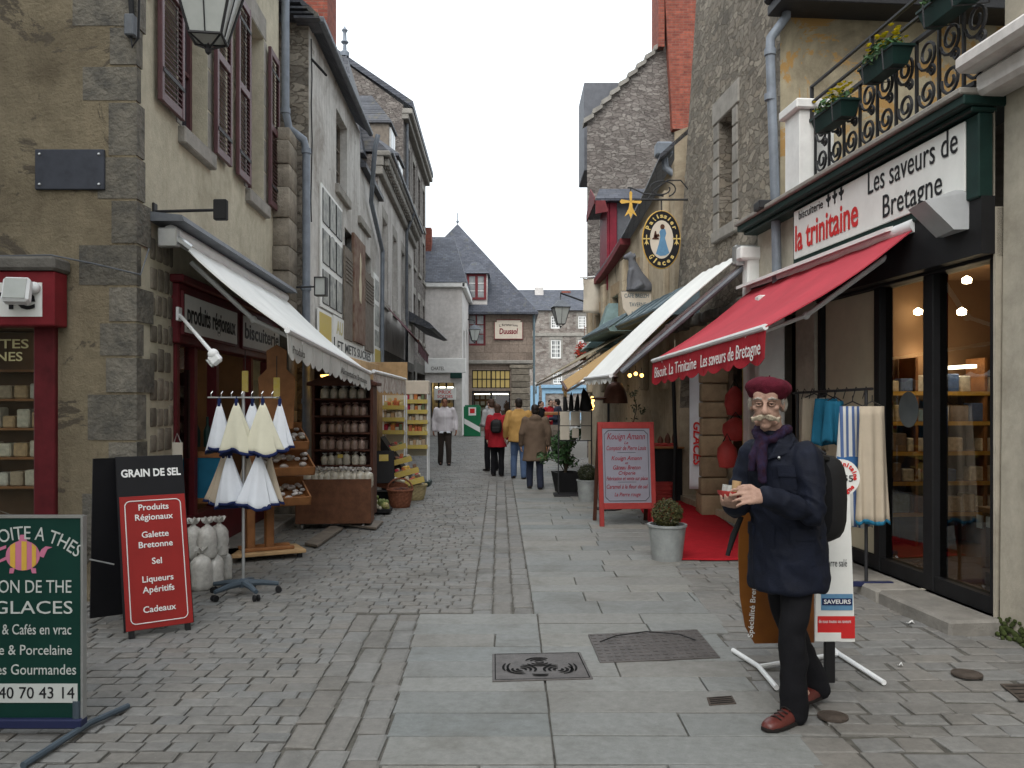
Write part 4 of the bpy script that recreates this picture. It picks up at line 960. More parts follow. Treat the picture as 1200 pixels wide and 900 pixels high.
mb = MB(W6); mb.path([(ax,4.65,az-.1),(ax,4.65,az+.7)], .03, 6); mb.ball((ax,4.65,az+.2), .09, 8, 6); mb.build('finial', M['zinc'], rf)
da, db = k(546), k(571)
mb = MB(W6); mb.box(da, db, -.06, 2.2, z(366), z(321)); dm = mb.build('dormer', M['white_plaster'], h6)
mb = MB(W6); m_ = (da+db)/2
mb.loft([[(da-.12,-.3,z(321)),(db+.12,-.3,z(321)),(db+.12,3.2,z(321)),(da-.12,3.2,z(321))], [(m_-.3,.9,z(304)),(m_+.1,.9,z(304)),(m_+.1,3.2,z(304)),(m_-.3,3.2,z(304))]]); mb.build('dormer_roof', M['slate'], dm)
mb = MB(W6)
for q in ((da+.05, da+.18), (db-.18, db-.05), (m_-.07, m_+.07)): mb.box(q[0], q[1], -.12, -.05, z(351), z(322))
for q in (z(351), z(323.5)): mb.box(da+.05, db-.05, -.13, -.055, q-.02, q+.1)
f = mb.build('dormer_window', M['dusty_red'], dm)
mb = MB(W6); mb.box(da+.17, db-.17, -.075, -.062, z(350), z(323)); mb.build('pane', M['pane_lt'], f)
mb = MB(W6)
for q in (.33, .66): mb.box(da+.18, db-.18, -.09, -.07, z(350)+(z(323)-z(350))*q-.02, z(350)+(z(323)-z(350))*q+.02)
mb.build('glazing_bar', M['white_paint'], f)
pipe(h6, [W6 @ Vector((XR+.08,-.1,H6-.1)), W6 @ Vector((XR+.08,-.1,.1))], .06, M['verdigris_dk'])
a, b = k(580), k(612); z0, z1 = z(397), z(375.5)
mb = MB(W6); c_ = .1
mb.prism([(a,-.1,z0),(b,-.1,z0),(b,-.1,z1-c_),(b-c_,-.1,z1-c_),(b-c_,-.1,z1),(a+c_,-.1,z1),(a+c_,-.1,z1-c_),(a,-.1,z1-c_)], (0,.08,0)); t = tag(mb.build('shop_sign', M['fig_cream']), 'cream sign with dark red name on the brown pyramid roofed house', 'sign')
mb = MB(W6)
for e in ((a-.04,a,z0-.04,z1-c_),(b,b+.04,z0-.04,z1-c_),(a,b,z0-.04,z0),(a+c_-.03,b-c_+.03,z1,z1+.04)): mb.box(e[0],e[1],-.11,-.02,e[2],e[3])
mb.build('frame', M['dusty_red'], t)
lettering([("L'Aristarium", (a+b)/2, z0+.74, .14, 1.0, {'arc': 2.2})], W6, M['letter_black'], t, -.106)
lettering([('Duussol', (a+b)/2, z0+.38, .30, .98, {'bold': .03, 'shear': .1})], W6, M['letter_maroon'], t, -.106)
def lamp_on_arm(tip, wall, s, lab):
    r = empty('hanging_lantern', T(*tip), lab, 'lantern'); h = lantern(tip, s, r)
    mb = MB(); mb.path([wall, (tip[0], tip[1], tip[2]+h+.12*s), (tip[0], tip[1], tip[2]+h-.02)], .022*s+.006, 6); mb.build('arm', M['iron'], r); return r
t_ = P(556, 402, 43.5); lamp_on_arm(t_, (-2.26, 43.5, t_.z+1.2), 1.0, 'street lantern on an arm in front of the red window of the brown house')
# ---------------------------------------------------------------- far granite house
W7 = T(0, 72, 0, 0); H7 = EYE + .106*72
h7 = empty('granite_house', W7, 'far granite house with rows of white small paned windows', 'house')
zz_ = lambda py: EYE + (470-py)/1000*72; kk = lambda px: (px-600)/1000*72
hol = [(kk(x0), kk(x1), zz_(b_), zz_(t_)) for x0, x1, t_, b_ in ((645.5,656,370,385),(677.5,687,370,385),(645.5,657.5,398,420),(677.5,689,398,420),(648,659,436,450),(677,689,430,447),(612,622,370,385))]
mb = MB(W7); mb.wall(-3, 12, 0, H7, hol, .22); mb.build('wall', M['rubble3'], h7)
for q in hol: window(h7, W7, *q, .12, 4, 4, M['white_paint'], M['dark_glass'], .12, .06, None, M['stone_trim'])
mb = MB(W7); mb.box(-3, 12, -.1, .05, zz_(394), zz_(390), .02); mb.build('string_course', M['stone_trim'], h7)
mb = MB(W7); mb.prism([(-3,-.3,H7),(-3,4.2,H7+2.3),(-3,9,H7)], (15,0,0)); mb.build('roof', M['slate'], h7)
mb = MB(W7); mb.box(kk(628), kk(638.5), 3, 4.5, H7+.6, EYE+.133*75.5, .05); mb.build('chimney', M['white_plaster'], h7)
mb = MB(W7); mb.box(kk(661), kk(672), 3.5, 4.8, H7+1.3, EYE+.128*76); mb.build('chimney', M['brick'], h7)
mb = MB(W7); mb.wall(kk(635), kk(696), 0, zz_(452), [(kk(639), kk(668), .6, zz_(461)), (kk(671), kk(692), .6, zz_(461))], .25, -.12); mb.build('shopfront', M['blue_shop'], h7)
mb = MB(W7); mb.box(kk(634), kk(697), -.35, -.13, zz_(455), zz_(451), .03); mb.build('fascia', M['blue_shop'], h7)
mb = MB(W7); mb.box(kk(621.5), kk(631.5), -.12, -.01, .05, zz_(452), .03); mb.build('door', M['blue_shop'], h7)
mb = MB(W7); mb.quad((kk(639),.08,.6),(kk(692),.08,.6),(kk(692),.08,zz_(461)),(kk(639),.08,zz_(461))); mb.build('shop_window', M['pane_lt'], h7)
# ---------------------------------------------------------------- right side: biscuit shop with roof terrace
RA = -85.14
def rx_(Y): return 3.34 - .085*(Y - 5.9)
WR = T(rx_(10.3), 10.3, 0, RA)                # local x runs towards the camera
def ru(Y): return (10.3 - Y) / math.cos(math.atan(.085))
LR = ru(5.9); ZT = 3.66
shop = empty('biscuit_shop', WR, 'low biscuit shop with big glass doors and a railed roof terrace', 'shop')
g0 = ru(8.75); g1 = LR - .02
mb = MB(WR); mb.wall(0, LR, 0, ZT, [(ru(10.0), ru(9.2), .1, 2.6), (g0, g1, .1, 2.95)], .3); mb.build('wall', M['cream_wall'], shop)
mb = MB(WR); mb.box(-.05, LR+.02, -.24, .3, ZT-.02, ZT+.05, .01); mb.box(-.02, LR, -.17, .02, ZT-.06, ZT-.02, .01); ec = mb.build('cornice', M['green_frame'], shop)
mb = MB(WR); mb.box(-.08, LR+.02, -.27, .6, ZT+.052, ZT+.10, .01); mb.build('ledge', M['stone_trim'], shop)
mb = MB(WR); mb.quad((-.1,.3,ZT+.06),(LR,.3,ZT+.06),(LR,4,ZT+.06),(-.1,4,ZT+.06)); mb.build('terrace_floor', M['stone_trim'], shop)
# entrance with stone door pillar
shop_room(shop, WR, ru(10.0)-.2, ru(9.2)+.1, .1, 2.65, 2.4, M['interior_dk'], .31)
# glazed front: fixed panel, sliding door, window
mb = MB(WR)
posts = [uv(WR, p, 520, .1)[0] for p in (978, 1036, 1097)]
for u, w in ((g0+.05, .07), (posts[1], .10), (posts[2], .14), (g1-.05, .07)): mb.box(u-w/2, u+w/2, .03, .16, .102, 2.6, .006)
mb.box(g0, g1, .02, .18, 2.6, 2.95, .006); mb.box(g0, g1, .04, .14, .101, .22)
mb.box(-.02, LR, -.1, .0, 2.62, 3.02)
mb.build('door_frame', M['black'], shop)
mb = MB(WR)
mb.quad((posts[1]+.05,.09,.22),(posts[2]-.07,.09,.22),(posts[2]-.07,.09,2.6),(posts[1]+.05,.09,2.6)); mb.build('glass_door', M['glass_dim'], shop)
mb = MB(WR); mb.quad((posts[2]+.07,.09,.22),(g1-.08,.09,.22),(g1-.08,.09,2.6),(posts[2]+.07,.09,2.6)); mb.build('shop_window', M['glass_dim'], shop)
mb = MB(WR); mb.box(g0+.09, posts[1]-.05, .08, .13, .22, 2.6, .004); mb.build('cream_panel', M['curtain'], shop)
mb = MB(WR); mb.lathe([(.0,0),(.15,0),(.15,.004),(.0,.004)], n=28)
st = mb.build('round_sticker', M['sticker'], shop); sx, sz = uv(WR, 1065, 480, .085)
st.matrix_local = WM[shop].inverted() @ (WR @ Matrix.Translation((sx, .084, sz)) @ Matrix.Rotation(R(90), 4, 'X'))
ue = ru(9.05)
shop_room(shop, WR, ue, g1+.0, .1, 2.9, 3.4, M['interior_tan'], .3)
SZ = (.42, .74, 1.05, 1.36, 1.67)
mb = MB(WR)
for z in SZ: mb.box(ue+.02, ue+.34, .33, 2.6, z, z+.025)
for y in (.33, 1.08, 1.83, 2.57): mb.box(ue+.02, ue+.34, y-.015, y+.015, .1, 2.05)
mb.build('shelf', M['wood'], shop)
mb = MB(WR)
for z in SZ:
    y = .37
    while y < 2.4:
        w = rnd.uniform(.12, .22); h_ = rnd.uniform(.13, .23)
        if rnd.random() < .93: mb.box(ue+.18, ue+.31, y, y+w*.93, z+.026, z+h_, .01)
        y += w
tag(mb.build('stock', M['tins'], shop), kind='stuff')
mb = MB(WR)
for z in SZ: mb.box(ue+.342, ue+.35, .33, 2.6, z-.012, z+.03)
mb.build('price_rail', M['gold'], shop)
for (px, py) in ((1076, 366), (1127, 366), (1133, 329)):
    u, z_ = uv(WR, px, py, 1.2); mb = MB(WR); mb.lathe([(.0,-.03),(.04,-.02),(.045,.02),(.0,.05)], (u, 1.2, z_), 10); sp_ = mb.build('spot_lamp', M['spot'], shop)
    pl = bpy.data.lights.new('spot_lamp_light', 'POINT'); pl.energy = 7; pl.color = (1,.78,.5); pl.shadow_soft_size = .05; lo = bpy.data.objects.new('spot_lamp_light', pl); COL.objects.link(lo); lo.location = WR @ Vector((u, 1.25, z_-.45))
u, z_ = uv(WR, 1125, 430, 1.6); mb = MB(WR); mb.box(u-.25, u+.25, 1.55, 1.62, z_-.02, z_+.015); mb.build('tube_lamp', M['tube'], shop)
gt0, gt1 = posts[2]+.12, g1-.12
mb = MB(WR); mb.box(gt0, gt1, .35, .85, .74, .78, .006); mb.box(gt0+.03, gt1-.03, .38, .82, .28, .31); 
for x in (gt0+.04, gt1-.08):
    for y in (.38, .78): mb.box(x, x+.04, y, y+.04, .1, .74)
mb.build('gift_table', M['wood'], shop)
mb = MB(WR)
for k in range(30):
    z = .80 if k < 20 else .32; x = rnd.uniform(gt0+.05, gt1-.1); y = rnd.uniform(.4,.75); mb.box(x, x+rnd.uniform(.05,.09), y, y+.05, z-.01, z+rnd.uniform(.06,.2), .012)
    if k < 14: mb.ball((x, y, z+rnd.uniform(.1,.26)), rnd.uniform(.03,.06), 7, 5)
tag(mb.build('gift_bags', M['bag_white'], shop), kind='stuff')
mb = MB(WR)
for k in range(5): x = gt0+.05+k*(gt1-gt0-.15)/4; mb.box(x, x+.07, .325, .335, .62+.02*(k%2), .72)
mb.build('price_card', M['sign_white'], shop)
# stone step
mb = MB(WR); mb.box(g0-.3, g1-.9, -.36, .3, -.03, .10, .02); mb.box(g1-.89, LR+.05, -.36, .3, -.03, .10, .02); mb.build('step', M['stone_trim'], shop)
# terrace: pier, railing
pa, pz = uv(WR, 958, 130, -.1); pa0 = uv(WR, 936, 200, -.1)[0]
mb = MB(WR); mb.box(pa0-.02, pa0+.34, -.24, .12, ZT+.10, 4.52, .008); mb.box(pa0-.07, pa0+.39, -.29, .17, 4.52, 4.62, .015); mb.build('pier', M['white_paint'], shop)
ra, rb = pa0 + .34, LR - .02; rz0, rz1 = ZT + .13, 4.42
mb = MB(WR); yr = -.12
mb.box(ra, rb, yr-.02, yr+.02, rz0, rz0+.03); mb.box(ra, rb, yr-.02, yr+.02, rz1-.03, rz1)
sp = .30; u = ra + .10
def scroll(mb, cx, cz, r, a0, turns, sg):
    n = int(16*turns); mb.path([(cx + sg*r*(1-.72*i/n)*math.cos(a0+turns*2*math.pi*i/n), yr, cz + r*(1-.72*i/n)*math.sin(a0+turns*2*math.pi*i/n)) for i in range(n+1)], .013, 5)
h = rz1 - rz0
while u < rb - .05:
    mb.box(u-.011, u+.011, yr-.011, yr+.011, rz0+.03, rz1-.03)
    scroll(mb, u+.145, rz0+h*.72, .125, R(190), 1.6, 1); scroll(mb, u+.145, rz0+h*.25, .115, R(170), 1.6, 1)
    scroll(mb, u+.205, rz0+h*.49, .05, R(0), 1.2, -1)
    u += sp
ra2 = uv(WR, 970, 110, .25)[0]
rl = mb.build('railing', M['iron'], shop)
mb = MB(WR)
for z in (4.58, 4.74): mb.path([(ra, yr, z), (rb, yr, z)], .018, 6)
for u in (ra+.02, ra+1.2, rb-.1): mb.box(u-.015, u+.015, yr-.015, yr+.015, rz1, 4.74)
mb.build('handrail', M['iron'], shop)
# sign board above the red awning
s0u, s1u = uv(WR, 931, 285, -.13)[0], uv(WR, 1131, 180, -.13)[0]
mb = MB(WR); z0, z1 = 3.08, 3.575
mb.box(s0u-.06, LR-.0, -.12, -.01, z0-.07, ZT-.065, .01); sg = tag(mb.build('shop_sign', M['green_frame']), 'long white shop board with red and black lettering above the red awning', 'sign')
mb = MB(WR); mb.box(s0u, s1u, -.136, -.12, z0, z1, .003); fcx = mb.build('face', M['sign_white'], sg)
L = s1u - s0u
lettering([('la trinitaine', s0u+L*.245, z0+.19, .27, L*.46, {'bold': .016})], WR, M['letter_red'], fcx, -.141)
lettering([('biscuiterie', s0u+L*.14, z0+.425, .09, L*.19, {'bold': .0})], WR, M['letter_black'], fcx, -.141)
lettering([('Les saveurs de', s0u+L*.755, z0+.385, .20, L*.44, {'bold': .0}), ('Bretagne', s0u+L*.765, z0+.13, .20, L*.29, {'bold': .0})], WR, M['letter_black'], fcx, -.141)
mb = MB(WR)
for i in range(3):
    x = s0u + L*(.275 + i*.045); zz0 = z0 + .43
    mb.prism([(x+dx*.06, -.141, zz0+dz*.06) for dx, dz in ((-.2,-1),(.2,-1),(.15,-.3),(.8,.1),(.8,.5),(.3,.4),(.3,1),(-.3,1),(-.3,.4),(-.8,.5),(-.8,.1),(-.15,-.3))], (0,.003,0))
mb.build('emblem', M['letter_black'], fcx)
# near cream wall at the right edge
WN = T(3.36, 5.88, 0, RA)
nb = empty('cream_house', WN, 'cream house wall with a sloping ledge at the right edge', 'house')
mb = MB(WN); mb.loft([[(0,0,0),(14,0,0),(14,4,0),(0,4,0)], [(-.02,.05,3.7),(14,.05,3.7),(14,4,3.7),(-.02,4,3.7)], [(-.02,.08,9),(14,.08,9),(14,4,9),(-.02,4,9)]]); mb.build('wall', M['cream_wall'], nb)
mb = MB(WN); mb.box(-.06, 14, -.30, .06, 3.86, 3.98, .03); mb.box(-.04, 14, -.16, .06, 3.70, 3.86, .03); mb.build('ledge', M['white_plaster'], nb)
mb = MB(WN); mb.box(.35, 14, -.045, .06, 0, 3.0, .02); mb.build('panel', M['cream_wall'], nb)
mb = MB(WN)
for i in range(90): x = rnd.uniform(-.03, .9)**1.3 if rnd.random() < .5 else rnd.uniform(0,.35); z = abs(rnd.gauss(0,.06)); mb.ball((x, .0-rnd.uniform(.0,.06)*(1 if z < .04 else .25) - .03*(x > .35), z-.01), rnd.uniform(.010,.026), 6, 4, 1.4, .7, .9)
mb.build('moss', M['moss'], nb, smooth=True)
# ---------------------------------------------------------------- tall rubble house
WS = T(rx_(13.9), 13.9, 0, RA); LS = (13.9-9.62)/math.cos(math.atan(.085)); HS = 9.6
st_ = empty('rubble_house', WS, 'tall rubble stone house with a single tall dressed window', 'house')
wa, wb = uv(WS, 843, 200)[0], uv(WS, 859, 200)[0]; wz0, wz1 = uv(WS, 851, 265)[1], uv(WS, 851, 135)[1]
wa, wb = min(wa, wb), max(wa, wb)
mb = MB(WS); zb = 2.75
mb.wall(.0, LS, zb, HS, [(wa, wb, wz0, wz1)], .3)
for v in mb.bm.verts:
    if v.co.x < .01: v.co.x = (v.co.z - zb)*.235
mb.build('wall', M['rubble'], st_)
mb = MB(WS); mb.wall(0, LS, 0, zb, [(.25, 1.35, .1, 2.4), (1.9, LS-.75, .1, 2.4)], .3); mb.build('wall', M['beige_plaster'], st_)
shop_room(st_, WS, .2, LS-.3, .1, 2.5, 2.0, M['interior'], .31)
mb = MB(WS)
for i in range(16):
    u = rnd.uniform(0, LS); 
for i in range(int(LS/.28)): mb.box(i*.28, i*.28+.25, -.10-rnd.uniform(0,.06), .05, zb-.04+rnd.uniform(-.03,.03), zb+.10+rnd.uniform(0,.06), .03, seg=2)
mb.build('stone_course', M['stone_dark'], st_, smooth=50)
f = window(st_, WS, wa, wb, wz0, wz1, .26, 1, 3, M['maroon'], M['dark_glass'], .06, .03)
mb = MB(WS)
n = 6
for e, q in ((wa-.17, wa-.003), (wb+.003, wb+.17)):
    for i in range(n): mb.box(e-rnd.uniform(0,.08)*(1 if e<wa else 0), q+rnd.uniform(0,.08)*(1 if e>wa else 0), -.02, .1, wz0+(wz1-wz0)*i/n+.006, wz0+(wz1-wz0)*(i+1)/n-.006, .012)
mb.box(wa-.25, wb+.25, -.024, .1, wz1+.003, wz1+.32, .015); mb.box(wa-.2, wb+.2, -.06, .1, wz0-.16, wz0-.003, .015); mb.build('surround', M['stone_trim'], f)
We = T(rx_(9.62), 9.62, 0, 4.86)
mb = MB(We); mb.wall(0, 7, ZT, HS, [], .1); mb.build('end_wall', M['yellow_wall'], st_)
er = EYE + .463*9.6
mb = MB(We); mb.box(-.2, 7, -.45, .0, er, er+.16, .03); mb.box(-.15, 7, -.42, -.0, er-.12, er-.002, .01); mb.build('eave', M['iron'], st_)
mb = MB(WS); mb.quad((0,0,0),(0,5,0),(1.61,5,HS),(1.61,0,HS)); mb.build('side_wall', M['rubble'], st_)
mb = MB(WS); mb.prism([(1.5,-.35,HS),(1.5,3.5,HS+3),(1.5,8,HS)], (LS-1.4,0,0)); mb.build('roof', M['slate'], st_)
p0 = [P(940, -20, 9.3), P(938, 12, 9.35), P(914, 45, 9.5), P(913, 62, 9.52), P(920, 240, 9.5), P(921, 330, 9.52), P(922, 420, 9.52)]
pp = []
for q in p0: pp.append(Vector((q.x, 9.42, q.z)))
pp = [Vector((rx_(9.5)-.10 + (q.x - p0[4].x), 9.5, q.z)) for q in p0]
pipe(st_, pp, .052, M['zinc'], [pp[3], pp[4], pp[3]-Vector((0,0,.5))])
mb = MB(); c = pp[4]; mb.box(c.x-.22, c.x+.16, c.y-.12, c.y+.1, c.z-.06, c.z+.03, .01); mb.build('pipe_hopper', M['iron'], st_)
# stone door pillar between the shops and the white box
pl = P(835, 515, 11.9)
Wp = T(P(822, 500, 11.9).x, 11.9, 0, -3)
pil = empty('stone_pillar', Wp, 'tan dressed stone door pillar beside the red carpet', 'pillar')
mb = MB(Wp); z = 0; k = 0
while z < 2.35: h = rnd.uniform(.22, .30); mb.box(-.01*(k%2), .36+.02*(k%2), 0, .5, z+.006, z+h-.006, .018, seg=2); z += h; k += 1
mb.build('block', M['stone_tan'], pil, smooth=50)
c = P(905, 410, 9.25)
mb = MB(T(c.x, 9.25, 0, -4)); mb.box(-.15, .13, -.02, .18, .0, 2.75, .01); tag(mb.build('white_post', M['white_paint']), 'flat white painted post behind the man in the beret', 'post')
# ---------------------------------------------------------------- beige pastry house
W8 = T(rx_(22), 22.0, 0, RA); L8 = (22-13.95)/math.cos(math.atan(.085))
h8 = empty('pastry_house', W8, 'beige rendered pastry shop with a sweeping roof edge and red dormer', 'house')
nseg = 10; ev = []
for i in range(nseg+1):
    Y = 22 - (22-13.95)*i/nseg; u = L8*i/nseg; t = i/nseg
    ev.append((u, 4.5 + 1.05*t**2))
mb = MB(W8)
hol8 = [(1.0, 1.7, 2.6, 3.7), (3.0, 3.7, 2.6, 3.9), (5.0, 5.6, 3.0, 4.1)]
mb.wall(0, L8, 0, 4.2, hol8, .2)
for (u0, z0), (u1, z1) in zip(ev, ev[1:]): mb.quad((u0,0,4.2),(u1,0,4.2),(u1,0,z1),(u0,0,z0))
mb.build('wall', M['beige_plaster'], h8)
for q in hol8: window(h8, W8, *q, .16, 2, 2, M['wood_grey'], M['dark_glass'], .05, .03, M['stone_trim'], M['stone_tan'])
mb = MB(W8)
mb.loft([[(u,-.08-.022*u,z-.0),(u,-.07-.02*u,z+.09),(u,2.5,z+2.6),(u,2.5,z+2.4)] for u, z in ev]); rf = mb.build('roof', M['slate_y'], h8)
mb = MB(W8); mb.loft([[(u,-.10-.023*u,z-.13),(u,-.10-.023*u,z-.003),(u,.0,z-.003),(u,.0,z-.13)] for u, z in ev[:7]]); mb.build('eave_board', M['dusty_red'], rf)
for u in (.4, 2.3, 4.4, 6.2, 7.6): mb = MB(W8); mb.box(u-.16, u+.16, -.10, .02, 1.8, 4.2 + 1.05*(u/L8)**2, .03); mb.build('pilaster', M['beige_plaster'], h8)
mb = MB(W8); mb.quad((L8,0,2.6),(L8,5,2.6),(L8,5,8),(L8,0,6)); mb.build('side_wall', M['beige_plaster'], h8); mb = MB(W8); mb.quad((0,0,0),(0,5,0),(0,5,6),(0,0,4.4)); mb.build('side_wall', M['beige_plaster'], h8)
pe = W8 @ Vector((L8-.05, -.35, ev[-1][1]))
g_ = [P(778, 180, 14.2), P(780, 197, 14.15), P(790, 204, 14.1), P(806, 209, 14.0)]
mb = MB(); mb.path(g_, .06, 10); mb.build('drainpipe', M['zinc'], h8, smooth=True)
mb = MB(); mb.box(g_[0].x-.14, g_[0].x+.14, 14.1, 14.35, g_[0].z-.05, g_[0].z+.18, .03); mb.build('hopper', M['zinc'], h8)
# red dormer
dz0, dz1 = EYE+.135*19.5, EYE+.232*19.5
xa, xb = P(714, 300, 19.5).x, P(770, 300, 19.5).x
Wd = T(xa, 19.5, 0, 0)
mb = MB(Wd); mb.box(0, xb-xa+.4, 0, 1.6, dz0, dz1+.0); dm = mb.build('dormer', M['dormer_grey'], h8)
mb = MB(Wd); mb.box(-.0, .17, -.06, .0, dz0-.1, dz1, .01); mb.box(-.06, -.002, -.06, 1.5, dz0-.1, dz1, .01); mb.build('red_post', M['crimson'], dm)
mb = MB(Wd); mb.loft([[(-.36,-.25,dz1+.003),(xb-xa+.5,-.25,dz1+.003),(xb-xa+.5,1.8,dz1+.003),(-.36,1.8,dz1+.003)],[(-.33,-.25,dz1+.06),(xb-xa+.5,-.25,dz1+.06),(xb-xa+.5,1.8,dz1+.06),(-.33,1.8,dz1+.06)],[(-.15,.7,dz1+.50),(xb-xa+.5,.7,dz1+.50),(xb-xa+.5,.8,dz1+.50),(-.15,.8,dz1+.50)]]); mb.build('dormer_roof', M['slate'], dm)
mb = MB(Wd); mb.prism([(-.34,-.27,dz1-.3),(-.34,-.27,dz1),(-.12,-.27,dz1),(-.05,-.27,dz1-.25)], (0,.05,0)); mb.prism([(-.37,-.2,dz1-.06),(-.37,1.8,dz1-.06),(-.37,1.8,dz1+.1),(-.37,.75,dz1+.5),(-.37,-.2,dz1+.1)], (.02,0,0)); mb.build('bargeboard', M['dusty_red'], dm)
# ---------------------------------------------------------------- tall gable with red chimney
W9 = T(0, 24.2, 0, 0); q9 = lambda px, py, Y=24.2: (P(px, py, Y).x, 0, P(px, py, Y).z)
h9 = empty('gable_house', W9, 'big stone gable with stepped coping and a tall red brick chimney', 'house')
a = q9(688, 470); 
prof = [(a[0],0,0), q9(688,142), q9(775,52), (6.5,0,13.8), (7.5,0,0)]
mb = MB(W9); mb.prism(prof, (1.5,11,0)); mb.build('wall', M['rubble2'], h9)
mb = MB(W9); m0, m1 = Vector(q9(686,145)), Vector(q9(778,50)); n = 9
for i in range(n):
    p = m0.lerp(m1, i/n); q = m0.lerp(m1, (i+1)/n); mb.prism([(p.x-.05,-.12,p.z-.02),(p.x-.05,-.12,p.z+.12),(q.x-.02,-.12,q.z+.02),(q.x-.02,-.12,q.z-.1)], (0,.5,0))
mb.build('coping', M['stone_trim'], h9)
u0 = q9(690,110)[0]; mb = MB(W9); mb.box(u0-.05, u0+1.2, 1.0, 3, 8.4, EYE+.362*26, .02); mb.build('dormer', M['dormer_grey'], h9)
mb = MB(W9); c0, c1 = q9(772,0,23.9)[0], q9(818,0,23.9)[0]
mb.box(c0+.0, c0+.17, -.25, .9, 11.55, 13.6); mb.loft([[(q9(786,155)[0],-.3,EYE+.315*24.2),(q9(816,155)[0],-.3,EYE+.315*24.2),(q9(816,155)[0],.9,EYE+.315*24.2),(q9(786,155)[0],.9,EYE+.315*24.2)],[(c0+.18,-.3,12.9),(c1,-.3,12.9),(c1,.9,12.9),(c0+.18,.9,12.9)],[(c0+.18,-.3,14),(c1,-.3,14),(c1,.9,14),(c0+.18,.9,14)]]); mb.build('chimney', M['brick'], h9)
# ---------------------------------------------------------------- awnings
def awning(rA, rB, fA, fB, mat, vmat, lab, val=.2, scal=.11, cass=None, bar=None, name='awning', sag=.05, vtxt=None, tmat=None, arms=True, group=None, th=.012):
    """cloth from a wall roller (rA near, rB far) to a front bar (fA near, fB far), with scalloped valance and folding arms"""
    rA, rB, fA, fB = map(Vector, (rA, rB, fA, fB)); r = empty(name, T(*rA), lab, 'awning', group)
    def f(i, j):
        p = rA.lerp(rB, i).lerp(fA.lerp(fB, i), j); p.z -= sag*math.sin(math.pi*j) + .010*(abs(math.sin(i*math.pi*5))**.5-1)*math.sin(math.pi*j)*1.2 + .006*math.sin(i*37+j*5); return p
    mb = MB(); mb.grid(f, 50, 10); mb.grid(lambda i, j: f(i, j) - Vector((0,0,th)), 50, 10)
    for i in (0, 1): mb.grid(lambda a, b: f(i, a) - Vector((0,0,th*b)), 8, 1)
    mb.build('canopy', mat, r, smooth=True)
    ln_ = (fB - fA).length; n = max(3, int(ln_/scal/2)); 
    mb = MB(); pts = []
    for k in range(n*6+1):
        t = k/(n*6); ph = (k % 6)/6; d = val - .045*(1 - math.sin(math.pi*((k % 6)/6 if k % 6 else 0)))
        pts.append((fA.lerp(fB, t), d))
    dirn = (fB - fA).normalized(); out = Vector((dirn.y, -dirn.x, 0)) * .012
    for (p, d), (q, e) in zip(pts, pts[1:]):
        a, b = p - Vector((0,0,.03)), q - Vector((0,0,.03)); w = lambda v, dd, t: v - Vector((0,0,dd)) + out*math.sin(t*9)
        mb.quad(a, b, w(q, e, q.y), w(p, d, p.y))
    vb = mb.build('valance', vmat, r)
    md = vb.modifiers.new('t', 'SOLIDIFY'); md.thickness = .004
    mb = MB(); mb.path([fA, fB], .026, 8); mb.build('front_bar', bar or M['white_metal'], r, smooth=True)
    if arms:
        for t in (.12, .88):
            a = rA.lerp(rB, t) - Vector((0,0,.16)); c = fA.lerp(fB, t) - Vector((0,0,.05)); m_ = a.lerp(c, .5) - Vector((0,0,sag+.07)) + dirn*(.22 if t < .5 else -.22)
            mb = MB(); mb.path([a, m_], .022, 6); mb.path([m_, c], .018, 6); mb.ball(m_, .035, 8, 6); mb.build('arm', M['white_metal'], r)
    if cass:
        mb = MB(); mb.path([rA, rB], .07, 10); mb.build('roller', M['white_metal'], r, smooth=True)
    if vtxt:
        # frame: x runs along the bar as seen from the street
        A, B = (fB, fA) if cass == 'R' else (fA, fB)
        ang = math.atan2((B-A).y, (B-A).x); Wt = Matrix.Translation(A) @ Matrix.Rotation(ang, 4, 'Z'); L = (B-A).xy.length; sl_ = (B-A).z/L
        for (s, x, w, h, dz, o) in vtxt:
            ob = lettering([(s, x*L, 0, h, w*L, o)], Wt, tmat, vb, -.016)
            for v in ob.data.vertices: v.co.z += v.co.x*sl_ + dz
    return r
A = lambda px, py, Y: P(px, py, Y)
# left white awning
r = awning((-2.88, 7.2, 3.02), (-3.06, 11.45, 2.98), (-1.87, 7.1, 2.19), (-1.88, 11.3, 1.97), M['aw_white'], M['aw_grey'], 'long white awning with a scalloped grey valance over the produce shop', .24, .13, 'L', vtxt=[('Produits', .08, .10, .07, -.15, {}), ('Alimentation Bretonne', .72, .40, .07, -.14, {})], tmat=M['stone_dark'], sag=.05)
mb = MB(); mb.loft([[(-2.98,y,z+.12),(-2.72,y,z+.12),(-2.70,y,z+.06),(-2.98,y,z-.08)] for y, z in ((6.75,3.06),(11.55,3.02))] if False else [[(x0,y,z+.13),(x0+.27,y,z+.10),(x0+.29,y,z+.05),(x0,y,z+.05)] for x0, y, z in ((-3.0,7.05,3.04),(-3.18,11.5,3.0))]); mb.build('cover', M['zinc_dk'], r)
mb = MB(T(-2.84,7.12,2.98,0)); mb.box(-.1,.06,-.05,.03,-.1,.06,.01); mb.path([(0,0,0),(.1,.0,-.06),(.15,.02,-.1)], .03, 6); mb.build('arm_bracket', M['steel'], r)
# patterned awning beyond
M['aw_pattern'] = pm('pale brown printed canvas', (.62,.60,.56), .9, .08, 11, .05, 60, col2=(.30,.22,.19))
r = awning((-3.0, 11.75, 2.30), (-2.9, 15.2, 2.26), (-1.86, 11.45, 2.00), (-1.86, 14.9, 1.98), M['aw_white'], M['aw_pattern'], 'shorter awning with a patterned brown and white valance over the sweet stall', .28, .16, 'L', arms=False)
